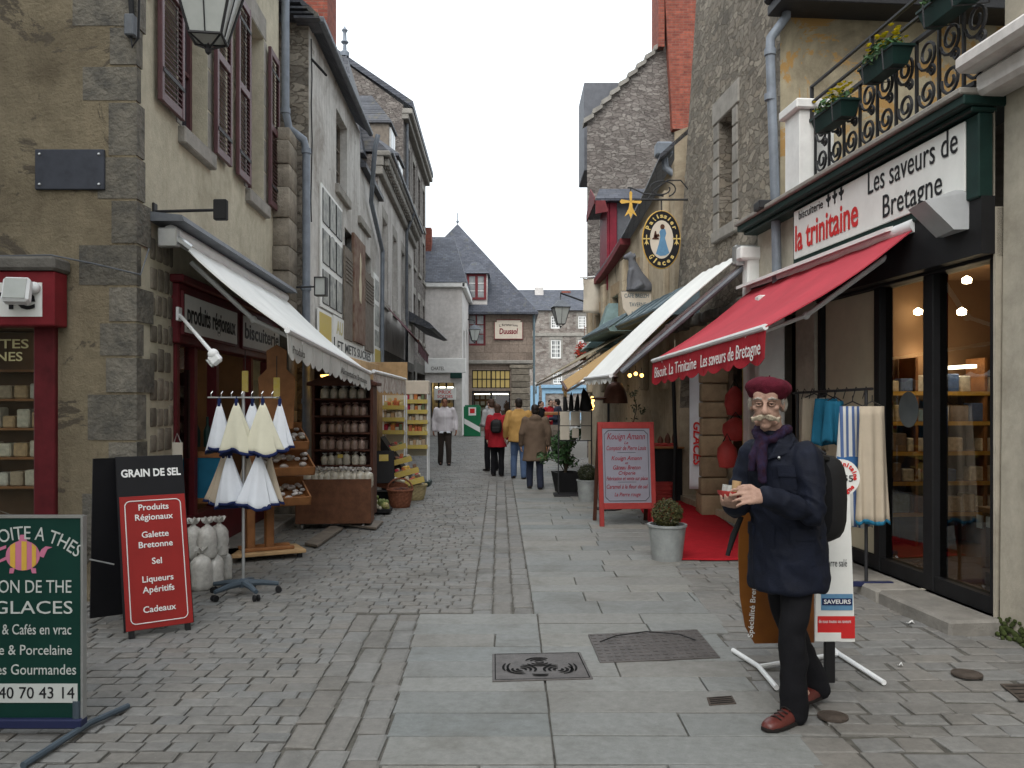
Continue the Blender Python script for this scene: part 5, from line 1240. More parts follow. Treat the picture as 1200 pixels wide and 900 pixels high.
# plum awnings farther up the left side
awning((-3.02, 20.5, 3.9), (-3.3, 27.5, 3.9), (-2.25, 20.5, 3.05), (-2.65, 27.0, 3.05), M['aw_plum'], M['aw_plum'], 'plum canvas awning under the cornice house', .3, .2, None, M['wood_dk'], arms=False)
mb = MB(); mb.loft([[(-3.5,y,z+.55),(-2.75,y,z+.12),(-2.6,y,z-.05),(-2.75,y,z-.08),(-3.5,y,z+.2)] for y, z in ((28.6,4.1),(34.5,4.1))]); tag(mb.build('slate_canopy', M['slate_y']), 'small dark slate canopy jutting out above a shop far up the left side', 'canopy')
# right side: red awning
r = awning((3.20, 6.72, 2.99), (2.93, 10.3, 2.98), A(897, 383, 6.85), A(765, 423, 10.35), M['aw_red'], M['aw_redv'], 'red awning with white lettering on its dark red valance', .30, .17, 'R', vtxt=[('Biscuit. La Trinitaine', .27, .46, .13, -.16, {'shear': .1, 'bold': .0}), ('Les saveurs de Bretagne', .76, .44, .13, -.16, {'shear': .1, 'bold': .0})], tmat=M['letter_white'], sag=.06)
mb = MB(); a = Vector((3.32, 6.0, P(1150,245,6.02).z)); 
mb.prism([(a.x-.39,6.06,a.z+.07),(a.x-.19,6.04,a.z-.14),(a.x-.01,6.02,a.z-.14),(a.x-.045,6.02,a.z+.13),(a.x-.18,6.04,a.z+.14)], (.02,.30,0)); mb.build('end_cover', M['cover_grey'], r)
mb = MB(); p, q = Vector((2.83,10.32,2.93)), Vector((3.18,7.0,2.965)); mb.loft([[(v.x-.12,v.y,v.z+.02),(v.x-.12,v.y,v.z+.055),(v.x+.12,v.y,v.z+.12),(v.x+.12,v.y,v.z+.09)] for v in (p, q)]); mb.build('cover', M['white_paint'], r)
# white awning of the next shop
r = awning((rx_(10.45)-.12, 10.45, 3.42), (rx_(12.1)-.12, 12.1, 3.42), A(716, 440, 10.5), (1.08, 12.6, 1.93), M['aw_white'], M['aw_white'], 'steep white awning between the red and the ochre awnings', .10, .12, None, sag=-.06)
mb = MB(); a = Vector((rx_(10.45)-.05, 10.42, 3.34)); mb.path([a + Vector((.1,0,.05)), A(800, 375, 10.45), A(728, 436, 10.5)], .035, 8); mb.build('side_arm', M['zinc_dk'], r)
mb = MB(); mb.box(a.x-.2, a.x+.15, 10.35, 10.5, 3.25, 3.5, .02); mb.build('arm_bracket', M['steel'], r)
mb = MB(T(rx_(10.35)-.08, 10.35, 0, RA)); mb.box(-.10, .10, -.06, .12, 0, 3.45, .02); mb.box(-.14,.14,-.16,.1,3.3,3.46,.02); tag(mb.build('white_post', M['white_paint']), 'white boxed post and bracket where the white awning meets the shop', 'post')
# ochre brown and taupe awnings
awning((rx_(13.3)-.1, 12.9, 3.0), (rx_(15.6)-.1, 15.8, 3.0), A(664, 457, 13.2), (.92, 15.7, 1.95), M['aw_brown'], M['aw_brown'], 'ochre brown awning on the right behind the white awning', .14, .12, None, M['wood_dk'], sag=.02)
awning((rx_(16.4)-.1, 16.2, 3.0), (rx_(19)-.1, 19.2, 3.0), A(628, 449, 16.8), (.55, 19.4, 2.0), M['aw_taupe'], M['aw_taupe'], 'dull taupe awning farthest up the right side', .22, .15, None, M['white_metal'], sag=.02)
# verdigris lead canopies
def canopy(Y0, Y1, z, d, h, mat, lab):
    mb = MB(); x0, x1 = rx_(Y0), rx_(Y1)
    mb.loft([[(x+.02,y,z+h),(x-d*.25,y,z+h*.85),(x-d*.7,y,z+h*.35),(x-d,y,z),(x-d+.02,y,z-.07),(x+.02,y,z-.07)] for x, y in ((x0,Y0),(x1,Y1))]); o = tag(mb.build('metal_canopy', mat), lab, 'canopy')
    m2 = MB()
    for k in range(5):
        y = Y0 + (Y1-Y0)*k/4; x = rx_(y); m2.path([(x-.0,y,z+h+.01),(x-d*.25,y,z+h*.85+.01),(x-d*.7,y,z+h*.35+.01),(x-d,y,z+.01)], .018, 6)
    m2.path([(x0-d,Y0,z),(x1-d,Y1,z)], .03, 6); m2.build('rib', M['verdigris_dk'], o); return o
canopy(12.6, 15.4, 2.95, .65, .42, M['verdigris_dk'], 'dark blue green metal canopy nearest the oval sign')
canopy(15.6, 18.4, 2.95, .75, .42, M['verdigris'], 'pale green metal canopy in the middle of the pastry house')
c = P(712, 400, 19.0)
mb = MB(T(c.x, 19.0, 0)); mb.loft([[(-.55,-.6,2.75),(.5,-.6,2.75),(.5,.9,2.75),(-.55,.9,2.75)],[(-.2,-.4,3.1),(.5,-.4,3.1),(.5,.7,3.1),(-.2,.7,3.1)],[(.0,-.25,3.75),(.4,-.25,3.75),(.4,.4,3.75),(.0,.4,3.75)]]); tag(mb.build('metal_canopy', M['verdigris']), 'pale green peaked metal hood below the hanging pale banner', 'canopy')
# ---------------------------------------------------------------- hanging signs on the right
c = P(775, 281, 13.2); W = T(c.x, 13.2, c.z, 0)
osg = empty('oval_sign', W, 'black and gold oval pastry shop sign with a lady in blue', 'sign')
def ell(a, b, y, n=40): return [(a*math.cos(2*math.pi*k/n), y, b*math.sin(2*math.pi*k/n)) for k in range(n)]
ra_, rb_ = .285, .44
mb = MB(W); mb.prism(ell(ra_, rb_, -.02), (0,.04,0)); mb.build('board', M['black_panel'], osg)
mb = MB(W); mb.path(ell(ra_, rb_, 0), .016, 6, closed=True); mb.build('rim', M['gold'], osg)
mb = MB(W); mb.prism(ell(.18, .295, -.026), (0,.005,0)); face = mb.build('face', M['fig_cream'], osg)
mb = MB(W); mb.prism([(x*.16+.01, -.031, z*.26) for x, z in ((-.1,.62),(-.28,.45),(-.2,.15),(-.35,-.3),(-.62,-.85),(-.2,-.98),(.3,-.95),(.68,-.8),(.45,-.35),(.25,.1),(.38,.35),(.3,.58),(.1,.66))], (0,.004,0)); mb.build('painted_lady', M['fig_blue'], osg)
mb = MB(W); mb.prism([(.012+.035*math.cos(R(k*36)), -.031, .195+.042*math.sin(R(k*36))) for k in range(10)], (0,.004,0)); mb.build('painted_face', M['copper'], osg); mb = MB(W); mb.prism([(-.10,-.031,.02),(-.03,-.031,.05),(-.05,-.031,.09),(-.11,-.031,.06)], (0,.004,0)); mb.build('painted_hand', M['copper'], osg)
mb = MB(W); mb.prism([(-.145,-.031,.0),(-.04,-.031,.0),(-.04,-.031,.018),(-.07,-.031,.03),(-.085,-.031,.13),(-.105,-.031,.13),(-.125,-.031,.03),(-.145,-.031,.018)], (0,.004,0)); mb.build('painted_cake', M['wood_dk'], osg)
def ring_text(s, a0, a1, top=True, h=.085):
    n = len(s); its = []
    for i, ch in enumerate(s):
        t = R(a0 + (a1-a0)*(i+.5)/n); x, z = .232*math.cos(t), .366*math.sin(t); nx, nz = math.cos(t)/.232, math.sin(t)/.366
        rot = math.atan2(nz, nx) - math.pi/2 if top else math.atan2(nz, nx) + math.pi/2
        its.append((ch, x, z, h if ch.lower() not in 'aiser' or ch.isupper() else h*.8, .05 if ch not in 'itlI' else .022, {'rot': rot, 'bold': .03}))
    return its
lettering(ring_text('Patissier', 158, 22) + ring_text('Glaces', 218, 322, False), W, M['letter_gold'], osg, -.023)
def ermine(mb, x, z, s, y):
    for pts in ([(.07,.52),(.05,.12),(-.05,.12),(-.07,.52),(0,.60)], [(.44,.20),(.04,.14),(.04,.05),(.44,.0),(.52,.10)], [(-.44,.20),(-.52,.10),(-.44,.0),(-.04,.05),(-.04,.14)], [(.05,.13),(.09,-.2),(.30,-.60),(.09,-.45),(0,-.70),(-.09,-.45),(-.30,-.60),(-.09,-.2),(-.05,.13)]):
        mb.prism([(x+a*s, y, z+b*s) for a, b in pts], (0,.006,0))
for x in (-.232, .232): mb = MB(W); ermine(mb, x, .0, .13, -.026); mb.build('ermine_mark', M['letter_gold'], osg)
mb = MB(W)
yz = .62; wx = P(810, 237, 13.2).x - c.x
mb.path([(-.42,0,yz),(wx+.1,0,yz)], .016, 6); mb.path([(0,0,rb_),(0,0,yz)], .01, 6)
mb.path([(.0+.22*math.cos(R(t))*(1-t/900), 0, yz+.17+.13*math.sin(R(t))*(1-t/900)) for t in range(-60, 400, 20)], .011, 6)
mb.path([(-.2,0,yz+.02),(-.1,0,yz+.16),(.1,0,yz+.30),(.3,0,yz+.3),(.45,0,yz+.12)], .011, 6); mb.build('bracket', M['iron'], osg)
c = P(739, 239, 13.6); W = T(c.x, 13.6, c.z)
mb = MB(W); ermine(mb, 0, 0, .34, -.02); es = tag(mb.build('ermine_emblem', M['gold']), 'gilded ermine emblem hanging left of the oval sign', 'emblem')
mb = MB(W); mb.path([(0,.0,.15),(0,0,.26)], .01, 6); mb.path([(-.05,0,.26),(.0,0,.26),(.2,-.1,.14),(.45,-.4,.03)], .012, 6); mb.build('hook', M['iron'], es)
# shop sign with a seated dog
c = P(747, 345, 15.5); W = T(c.x, 15.5, c.z)
dg_ = empty('dog_sign', W, 'hanging board topped by a grey seated dog figure', 'sign')
mb = MB(W); k = .0155
mb.prism([(-.30,-.02,.05),(.26,-.02,.05),(.26,-.02,-.45),(.10,-.02,-.50),(-.12,-.02,-.46),(-.26,-.02,-.25)], (0,.04,0)); mb.build('board', M['fig_cream'], dg_)
lettering([('CAFE BREIZH', -.02, -.03, .075, .44), ('TAVERNE', .0, -.19, .075, .3), ('A L\'ETAGE', .02, -.34, .07, .28)], W, M['verdigris_dk'], dg_, -.024)
mb = MB(W)
V = Vector
mb.loft([[V((x+rx2*math.cos(t), ry*math.sin(t), z)) for t in [2*math.pi*k/12 for k in range(12)]] for x, z, rx2, ry in ((.04,.05,.24,.12),(.05,.15,.25,.13),(.02,.28,.18,.11),(-.04,.42,.12,.09),(-.08,.55,.09,.075),(-.10,.62,.06,.06))])
mb.path([(-.09,0,.58),(-.11,0,.70)], [.07,.075], 10); mb.path([(-.10,0,.71),(-.17,0,.69),(-.25,0,.67)], [.08,.06,.035], 10)
for s_ in (-1, 1): mb.path([(-.07,s_*.06,.74),(-.05,s_*.085,.66)], [.02,.03], 6); mb.path([(-.12,s_*.07,.45),(-.15,s_*.07,.25),(-.15,s_*.07,.08),(-.20,s_*.07,.07)], [.05,.04,.035,.03], 8); mb.path([(.06,s_*.1,.18),(-.04,s_*.13,.10),(-.1,s_*.13,.07)], [.09,.05,.035], 8)
mb.path([(.26,0,.1),(.33,0,.2),(.3,0,.32)], [.03,.025,.012], 6)
dm_ = remesh(mb, 'dog_figure', M['dormer_grey'], dg_, .02, 3)
mb = MB(W); mb.path([(.28,.05,.05),(.28,.05,1.0)], .014, 6); mb.path([(-.28,.0,.05),(1.0,.2,.06)], .016, 6); mb.build('bracket', M['iron'], dg_)
# pale banner on a pole, lantern on the far corner, flower basket
c0, c1 = P(683, 326, 20.5), P(704, 366, 20.5)
mb = MB(); mb.grid(lambda i, j: Vector((c0.x + (c1.x-c0.x)*i + .02*math.sin(j*3), 20.5 + .05*math.sin(i*5+j*2), c0.z + (c1.z-c0.z)*j - .05*i*(1 if j>.9 else .3))), 10, 10)
bn = mb.build('banner', M['card'], smooth=True); md = bn.modifiers.new('t', 'SOLIDIFY'); md.thickness = .006; tag(bn, 'blank pale cloth banner hanging from a pole on the right', 'banner')
mb = MB(); mb.path([(c0.x-.08,20.5,c0.z+.01),(P(722,322,20.5).x,20.5,c0.z+.08)], .018, 6); mb.build('pole', M['white_metal'], bn)
tp = P(657, 384, 23.5); lamp_on_arm(tp, (P(692,352,23.9).x, 23.9, P(657,354,23.5).z), .82, 'black street lantern hanging on an arm in front of the far granite house')
fb = P(685, 411, 22.5)
fbk = empty('hanging_basket', T(fb.x, 22.5, fb.z), 'hanging basket of red flowers below the far lantern arm', 'basket')
mb = MB(T(fb.x, 22.5, fb.z-.25)); mb.lathe([(.05,0),(.16,.06),(.22,.2),(.2,.2),(.0,.16)], n=12); mb.path([(0,0,.2),(0,0,.9)], .008, 5); mb.path([(0,0,.85),(.3,.3,.95)], .012, 5); mb.build('basket', M['wicker'], fbk)
M['red_petal'] = pm('red petals', (.42,.05,.03), .6, .3, 20, 0)
def leafcloud(mb, c, rx, ry, rz, n, s, shell=.5, up=.3, r_=None):
    rr = r_ or rnd; c = Vector(c)
    for _ in range(n):
        while True:
            d = Vector((rr.uniform(-1,1), rr.uniform(-1,1), rr.uniform(-1,1)))
            if shell < d.length <= 1: break
        p = c + Vector((d.x*rx, d.y*ry, d.z*rz)); nrm = (d.normalized()*.8 + Vector((rr.uniform(-1,1), rr.uniform(-1,1), rr.uniform(-1,1)+up))).normalized()
        t = nrm.orthogonal().normalized(); t.rotate(Matrix.Rotation(rr.uniform(0, 6.28), 3, nrm)); b = nrm.cross(t); k = s*rr.uniform(.6, 1.3)
        mb.bm.faces.new([mb.bm.verts.new(q) for q in (p - t*k, p + b*k*.42 + nrm*k*.12, p + t*k, p - b*k*.42 + nrm*k*.12)])
mb = MB(); leafcloud(mb, fb, .26, .26, .26, 150, .06); mb.build('flowers', M['red_petal'], fbk, recalc=False)
mb = MB(); leafcloud(mb, fb + Vector((0,0,-.1)), .27, .27, .2, 90, .06); mb.build('leaves', M['leaf'], fbk, recalc=False)
# flower boxes on the terrace railing
for k, (px0, px1, py) in enumerate(((952, 996, 152), (1008, 1058, 103), (1076, 1146, 45))):
    y_ = -.30; u0, z0 = uv(WR, px0, py, y_); u1 = uv(WR, px1, py, y_)[0]
    zc = (4.10, 4.22, 4.30)[k]
    um = (u0+u1)/2; hw = max(.19, (u1-u0)/2*.8)
    W = WR @ Matrix.Translation((um, y_+.04, zc)) @ Matrix.Diagonal((1,.85,.72,1))
    fbx = empty('flower_box', W, ('green flower box on the white terrace pier end', 'green flower box in the middle of the terrace railing', 'green flower box with the most yellow flowers, nearest the right edge')[k], 'flower box', 'flower boxes on the terrace railing')
    mb = MB(W); mb.loft([[(-hw*.86,-.07,0),(hw*.86,-.07,0),(hw*.86,.07,0),(-hw*.86,.07,0)],[(-hw,-.1,.17),(hw,-.1,.17),(hw,.1,.17),(-hw,.1,.17)],[(-hw-.012,-.112,.175),(hw+.012,-.112,.175),(hw+.012,.112,.175),(-hw-.012,.112,.175)],[(-hw-.012,-.112,.2),(hw+.012,-.112,.2),(hw+.012,.112,.2),(-hw-.012,.112,.2)]]); mb.build('trough', M['green_frame'], fbx)
    mb = MB(W); leafcloud(mb, (0,-.02,.24), hw*1.0, .14, .13, 260, .04, .2); mb.build('leaves', M['leaf'], fbx, recalc=False)
    mb = MB(W)
    for _ in range((50, 60, 110)[k]):
        x = rnd.uniform(-hw, hw)*.9; y = rnd.uniform(-.1, .1); z = rnd.uniform(.27, .42); r0 = rnd.uniform(.020, .034)
        mb.lathe([(.0,z-.01),(r0*.6,z),(r0,z+.012),(.0,z+.006)], (x,y,0), 6)
    mb.build('flowers', M['flower'], fbx)
    for x in (-hw*.6, hw*.6): mb = MB(W); mb.path([(x,.0,-.01),(x,-.12,-.03),(x,-.135,.2)], .007, 5); mb.path([(x,.0,-.01),(x,.19,.02),(x,.19,.26)], .007, 5); mb.build('hanger', M['iron'], fbx)
# ---------------------------------------------------------------- goods in front of the produce shop
def castor_base(W, root, n, r, name='base', mat=None, z=.09, a0=20):
    mb = MB(W); mb.lathe([(.0,z-.02),(.045,z-.02),(.05,z+.03),(.02,z+.05),(.0,z+.05)], n=12)
    cs = []
    for k in range(n):
        a = R(a0 + 360*k/n); d = Vector((math.cos(a), math.sin(a), 0)); mb.path([Vector((0,0,z+.012)), d*r*.55 + Vector((0,0,z+.005)), d*r + Vector((0,0,z-.015))], [.03,.024,.018], 8); cs.append(d*r)
    b = mb.build(name, mat or M['rubber'], root, smooth=True)
    for c in cs:
        m = MB(W); p = c.normalized().cross(Vector((0,0,1)))
        for s_ in (-1, 1): m.path([c + p*.008*s_ + Vector((0,0,.026)), c + p*.024*s_ + Vector((0,0,.026))], .026, 10)
        m.build('castor', M['black'], b)
    return b
g = G(283, 699); Wk = T(g.x, g.y + .05, 0, 0)
rk = empty('apron_rack', Wk, 'two tier revolving rack of white and cream aprons on a five star castor base', 'rack')
castor_base(Wk, rk, 5, .28)
mb = MB(Wk); mb.path([(0,0,.1),(0,0,1.68)], .013, 8); mb.build('pole', M['steel'], rk, smooth=True)
for z in (1.63, 1.205):
    mb = MB(Wk); mb.path([(-.27,-.06,z),(.27,-.02,z)], .007, 6); mb.path([(-.24,.16,z),(.24,.2,z)], .007, 6); mb.path([(0,-.05,z),(0,.18,z)], .007, 6); mb.path([(-.27,-.06,z),(-.24,.16,z)], .007, 6); mb.path([(.27,-.02,z),(.24,.2,z)], .007, 6)
    for k in range(7): x = -.25 + k*.083; mb.path([(x,-.045,z),(x,-.05,z+.03),(x+.01,-.04,z+.05)], .004, 5)
    mb.build('rail', M['steel'], rk)
def apron(W, mat, w, h, seed, lab, group=None, dep=.55, ht=.022, trim=None, name='apron'):
    """cotton apron gathered at the top and flaring in folds"""
    rr = random.Random(seed); ph = rr.uniform(0, 6); n = 44
    def ring(t):
        wv = (.17 + .10*(seed % 3)/2)*t; a = w/2*(.10 + .9*t**.85); return [Vector((a*math.cos(2*math.pi*k/n)*(1+wv*math.sin(7*2*math.pi*k/n+ph)) , a*dep*math.sin(2*math.pi*k/n)*(1+wv*1.3*math.sin(5*2*math.pi*k/n+ph*2)), -h*t - .022*t*math.sin(2*2*math.pi*k/n+ph*3) - .010*t*math.sin(5*2*math.pi*k/n+ph))) + Vector((.03*t*t*math.sin(seed*2.3), .02*t*math.cos(seed), 0)) for k in range(n)]
    mb = MB(W); mb.loft([ring(t/9) for t in range(10)]); ap = mb.build(name, mat, None, smooth='all'); tag(ap, lab, 'apron', group)
    mb = MB(W); e = [ring(1 - ht/h), ring(1.0)]; mb.loft([[Vector((p.x*1.012, p.y*1.012, p.z - .001)) for p in q] for q in e]); mb.build('hem', trim or M['navy_cloth'], ap, smooth='all')
    mb = MB(W); mb.box(-.012, .012, -.014, .014, -.03, .035, .004); mb.path([(0,0,.03),(0,0,.055)], .004, 5); mb.build('clip', M['navy_cloth'], ap)
    return ap
def wk(px, py, Y): return Matrix.Translation(P(px, py, Y))
AP = [(257,472,.22,.40,6.98,'apron_white'),(277,472,.30,.41,6.93,'apron_cream'),(296,472,.26,.40,7.05,'apron_white'),(308,472,.30,.41,6.95,'apron_cream'),(328,472,.20,.38,7.0,'apron_white'),
      (262,533,.24,.40,7.15,'apron_sand'),(269,533,.28,.42,6.98,'apron_white'),(290,533,.22,.40,7.1,'apron_sand'),(303,533,.30,.42,6.95,'apron_white'),(316,533,.18,.38,7.1,'apron_sand')]
LB = ['white apron at the left end of the rack, upper tier', 'cream apron left of the pole on the upper tier', 'white apron half hidden between the two cream ones', 'cream apron right of the pole on the upper tier', 'white apron at the right end of the rack, upper tier',
      'sand apron half hidden at the left of the lower tier', 'white apron left of the pole on the lower tier', 'sand apron behind the pole on the lower tier', 'white apron right of the pole on the lower tier', 'narrow sand apron at the right of the lower tier']
for i, (px, py, w, h, Y, m) in enumerate(AP): apron(wk(px, py, Y), M[m], w, h, i, LB[i], 'aprons on the revolving rack')
for px, nm in ((263, 'left'), (328, 'right')):
    pass
# salt bags
def bag_mesh(W, r, h, mat, name, seed=0, tuft=True):
    """soft filled plastic bag, creased sides, twisted neck and a ragged tuft"""
    rr = random.Random(seed); mb = MB(W); n = 22; o = Vector((seed*3.3, 0, 0)); rings = []
    prof = [(.02,0),(.80,.0),(.97,.05),(1.0,.16),(.97,.28),(1.03,.40),(.98,.52),(.96,.62),(.84,.70),(.6,.765),(.3,.81),(.2,.845),(.30,.875),(.5,.92),(.62,.975),(.05,.95)]
    for t, z in prof:
        ring = []
        for k in range(n):
            a = 2*math.pi*k/n; w = 1 + .13*noise.noise(Vector((math.cos(a)*1.4, math.sin(a)*1.4, z*5)) + o) + (.05*math.sin(9*a+seed) if .6 < z < .86 else 0) + (.22*math.sin(6*a+seed*2) if z > .9 else 0)
            ring.append(Vector((r*t*w*math.cos(a), r*t*w*.9*math.sin(a), h*z*(1 + (.06*math.sin(5*a+seed) if z > .9 else 0)))))
        rings.append(ring)
    mb.loft(rings); return mb.build(name, mat, None, smooth=True)
SB = [(219,686,0),(236,691,0),(251,687,0),(263,679,0),(223,650,1),(233,653,1),(248,650,1)]
SL = ['clear bag of white salt standing at the shopfront edge of the pile, lower row', 'plump bag of white salt at the front of the lower row', 'bag of white salt right of the plump one, lower row', 'small bag of white salt farthest right in the lower row', 'bag of white salt leaning by the doorpost, upper row', 'bag of white salt in the middle of the upper row', 'bag of white salt at the right of the upper row']
bases = {}
for i, (px, py, lv) in enumerate(SB):
    if lv == 0: g = G(px, py, .0); z = .0; h = (.34,.36,.34,.30)[i]; r = (.085,.092,.085,.07)[i]; bases[i] = (g, h*.80)
    else: g = bases[i-4][0].lerp(bases[i-3][0], .35) + Vector((0,.03,0)); z = bases[i-4][1]-.03; h = .34; r = .085
    b = bag_mesh(T(g.x, g.y, z + (.0), i*50), r, h, M['bag'], 'salt_bag', i); tag(b, SL[i], 'bag', 'salt bags piled by the doorway')
# hanging price board by the doorway, posters inside the doorway
mb = MB(); p = P(208, 540, 7.45); mb.box(p.x-.045, p.x+.045, 7.44, 7.46, p.z-.17, p.z+.16, .004); hb = tag(mb.build('price_board', M['card']), 'pale narrow price board hanging by the maroon doorpost', 'sign')
mb = MB(); mb.path([(p.x-.03,7.45,p.z+.16),(p.x,7.44,p.z+.24),(p.x+.03,7.45,p.z+.16)], .005, 5); mb.build('hook', M['steel'], hb)
p = P(240, 560, 8.4); mb = MB(); mb.box(p.x-.22, p.x+.18, 8.4, 8.42, p.z-.2, p.z+.22); po = tag(mb.build('poster', M['apron_blue']), 'blue framed poster leaning inside the produce shop doorway', 'poster')
mb = MB(); mb.box(p.x-.25, p.x+.21, 8.385, 8.399, p.z+.2, p.z+.26); mb.build('frame', M['wood'], po); mb = MB(); mb.box(p.x-.25, p.x+.21, 8.385, 8.399, p.z-.25, p.z-.2); mb.build('frame', M['wood'], po)
mb = MB(); 
for k in range(3): mb.lathe([(.0,0),(.04,.0),(.04,.16),(.014,.22),(.014,.3),(.0,.3)], (p.x-.12+k*.11, 8.5, p.z+.30), 8)
tag(mb.build('wine_bottles', M['green_frame']), 'three dark bottles on the ledge above the blue poster', 'bottles')
# tiered wooden tray stand
g = G(300, 657); Ws = T(g.x, g.y+.15, 0, 28)
ts = empty('tray_stand', Ws, 'tiered wooden stand of tilted trays behind the apron rack', 'stand')
mb = MB(Ws); mb.box(-.42,.42,-.2,.22,.05,.085,.006); mb.build('base', M['wood_lt'], ts)
for x in (-.36,.36):
    mb = MB(Ws); mb.lathe([(.0,0),(.028,0),(.028,.05),(.0,.05)], (x,-.16,0), 10); mb.build('castor', M['black'], ts)
mb = MB(Ws); mb.box(-.14,-.06,-.05,.09,.085,1.25,.008); mb.box(.06,.14,.0,.12,.085,1.25,.008); mb.box(-.2,.32,-.12,-.06,.085,.12,.008); mb.box(-.2,.32,.08,.14,.085,.12,.008); mb.build('upright', M['wood'], ts)
rr = random.Random(5)
for z, dx in ((.62,.18),(.92,.22),(1.18,.16)):
    Mt = Matrix.Translation((dx,-.12,z)) @ Matrix.Rotation(R(22), 4, 'X'); Wt = Ws @ Mt
    mb = MB(Wt); a, b, c = .26,.19,.09; mb.box(-a,a,-b,b,0,.014); mb.box(-a,a,-b,-b+.015,.0,c); mb.box(-a,a,b-.015,b,.0,c+.05); mb.box(-a,-a+.015,-b,b,.0,c); mb.box(a-.015,a,-b,b,.0,c); tr = mb.build('tray', M['wood'], ts)
    mb = MB(Wt)
    for k in range(26): mb.ball((rr.uniform(-a+.04,a-.04), rr.uniform(-b+.04,b-.04), .03+rr.uniform(.02,.07)), rr.uniform(.022,.038), 7, 5, 1.1, .8, .7)
    tag(mb.build('packets', M['bag_white'], tr, smooth=True), kind='stuff')
# hanging wooden cut-out board with yellow tags above the stand
p = P(324, 452, 8.3); mb = MB(T(p.x, 8.3, p.z)); mb.prism([(-.16,0,-.42),(.16,0,-.42),(.18,0,.08),(.09,0,.16),(.1,0,.34),(0,0,.4),(-.1,0,.34),(-.09,0,.16),(-.18,0,.08)], (0,.02,0), .004); cb = tag(mb.build('wooden_cutout', M['wood']), 'brown wooden cut-out board shaped like a figure by the shop door', 'board')
for i, (px, py) in enumerate(((287, 447), (324, 455))):
    p = P(px, py, 8.0 - i*.1); mb = MB(); mb.box(p.x-.03, p.x+.03, p.y, p.y+.015, p.z-.10, p.z+.10, .004); t = tag(mb.build('corn_tag', M['price_rail']), ('yellow tag hanging above the apron rack pole', 'yellow tag hanging on the wooden cut-out board')[i], 'tag'); mb = MB(); mb.path([(p.x,p.y+.01,p.z+.1),(p.x,p.y+.01,p.z+.3)], .004, 5); mb.build('string', M['iron'], t)
# peaked cabinet of biscuit bags
Wc = T(P(365,600,11.35).x, 11.35, 0, 0); cw = .072*11.35
cab = empty('biscuit_cabinet', Wc, 'tall brown peaked cabinet with shelves of bagged biscuits', 'cabinet')
zf = lambda py: EYE - (py-470)/1000*11.35
mb = MB(Wc); mb.box(0,.04,0,.34,.08,zf(452),.006); mb.box(cw-.04,cw,0,.34,.08,zf(452),.006); mb.box(.04,cw-.04,.32,.34,.08,zf(452)); mb.build('carcass', M['wood_dk'], cab)
mb = MB(Wc); mb.prism([(-.06,-.03,zf(452)),(cw+.06,-.03,zf(452)),(cw+.06,-.03,zf(450)+.02),(cw/2,-.03,zf(437)+.03),(-.06,-.03,zf(450)+.02)], (0,.40,0), .004); mb.build('pediment', M['wood_dk'], cab)
SH = [467, 487, 507, 527, 545, 563]
for py in SH:
    mb = MB(Wc); mb.box(.04,cw-.04,.0,.32,zf(py)-.022,zf(py),.003); mb.build('shelf', M['wood_dk'], cab)
mb = MB(Wc); mb.box(.04,cw-.04,0,.32,.1,zf(563)-.025,.004); mb.build('plinth', M['wood_dk'], cab)
for x in (.06, cw-.06):
    mb = MB(Wc); mb.path([(x-.012,.05,.04),(x+.012,.05,.04)], .04, 10); mb.build('castor', M['steel'], cab)
proto = None; rr = random.Random(11)
rows = ['top', 'second', 'third', 'fourth', 'fifth', 'lowest']
for ri, py in enumerate(SH):
    n = 6 if ri else 5; white = ri in (0, 4, 5)
    if ri == 5: n = 4
    for k in range(n):
        for dp in ((0, .13) if ri < 4 else (0,)):
            x = .10 + (cw-.2)*(k+.5)/n*(1 if ri < 5 else .62) + rr.uniform(-.01,.01)
            W = Wc @ T(x, .07+dp, zf(py)+.001, rr.uniform(0,360))
            lab = f"bag of {'pale' if white else 'brown'} biscuits on the {rows[ri]} shelf of the peaked cabinet"; grp = f"biscuit bags on the {rows[ri]} cabinet shelf"
            src = None
            if ri == 0 and k == 0 and dp == 0: protoW = bag_mesh(W, .055, .175, M['bag_white'], 'biscuit_bag', 3); tag(protoW, lab, 'bag', grp); continue
            if ri == 1 and k == 0 and dp == 0: protoB = bag_mesh(W, .055, .165, M['bag_biscuit'], 'biscuit_bag', 4); tag(protoB, lab, 'bag', grp); continue
            copy_tree(protoW if white else protoB, W @ Matrix.Scale(rr.uniform(.88,1.05), 4), None, lab, grp)
mb = MB(Wc); z = zf(535); mb.box(.35,.42,-.012,.0,z-.02,z+.03); mb.build('price_card', M['price_rail'], cab)
# low crate with a row of white bags
g = G(390, 607); Wl = T(P(346,600,10.6).x, 10.6, 0, 4); lw = .088*10.6
cr = empty('bag_crate', Wl, 'long low wooden crate on castors in front of the peaked cabinet', 'crate')
zt_ = EYE - .092*10.6
mb = MB(Wl); mb.box(0,lw,0,.02,.07,zt_,.004); mb.box(0,.02,.02,.42,.07,zt_); mb.box(lw-.02,lw,.02,.42,.07,zt_); mb.box(0,lw,.40,.42,.07,zt_); mb.box(.02,lw-.02,.02,.40,zt_-.14,zt_-.12); mb.build('box', M['wood_mid'], cr)
for x in (.08, lw-.1):
    mb = MB(Wl); mb.path([(x-.012,.05,.036),(x+.012,.05,.036)], .036, 10); mb.build('castor', M['steel'], cr)
for k in range(11):
    for r_ in range(2):
        W = Wl @ T(.06 + (lw-.12)*k/10, .1+.16*r_, zt_-.119, rr.uniform(0,360))
        copy_tree(protoW, W @ Matrix.Scale(rr.uniform(1.3,1.5), 4), None, f"white tied bag in the {'front' if r_==0 else 'back'} row of the long low crate", f"white bags in the {'front' if r_==0 else 'back'} row of the crate")
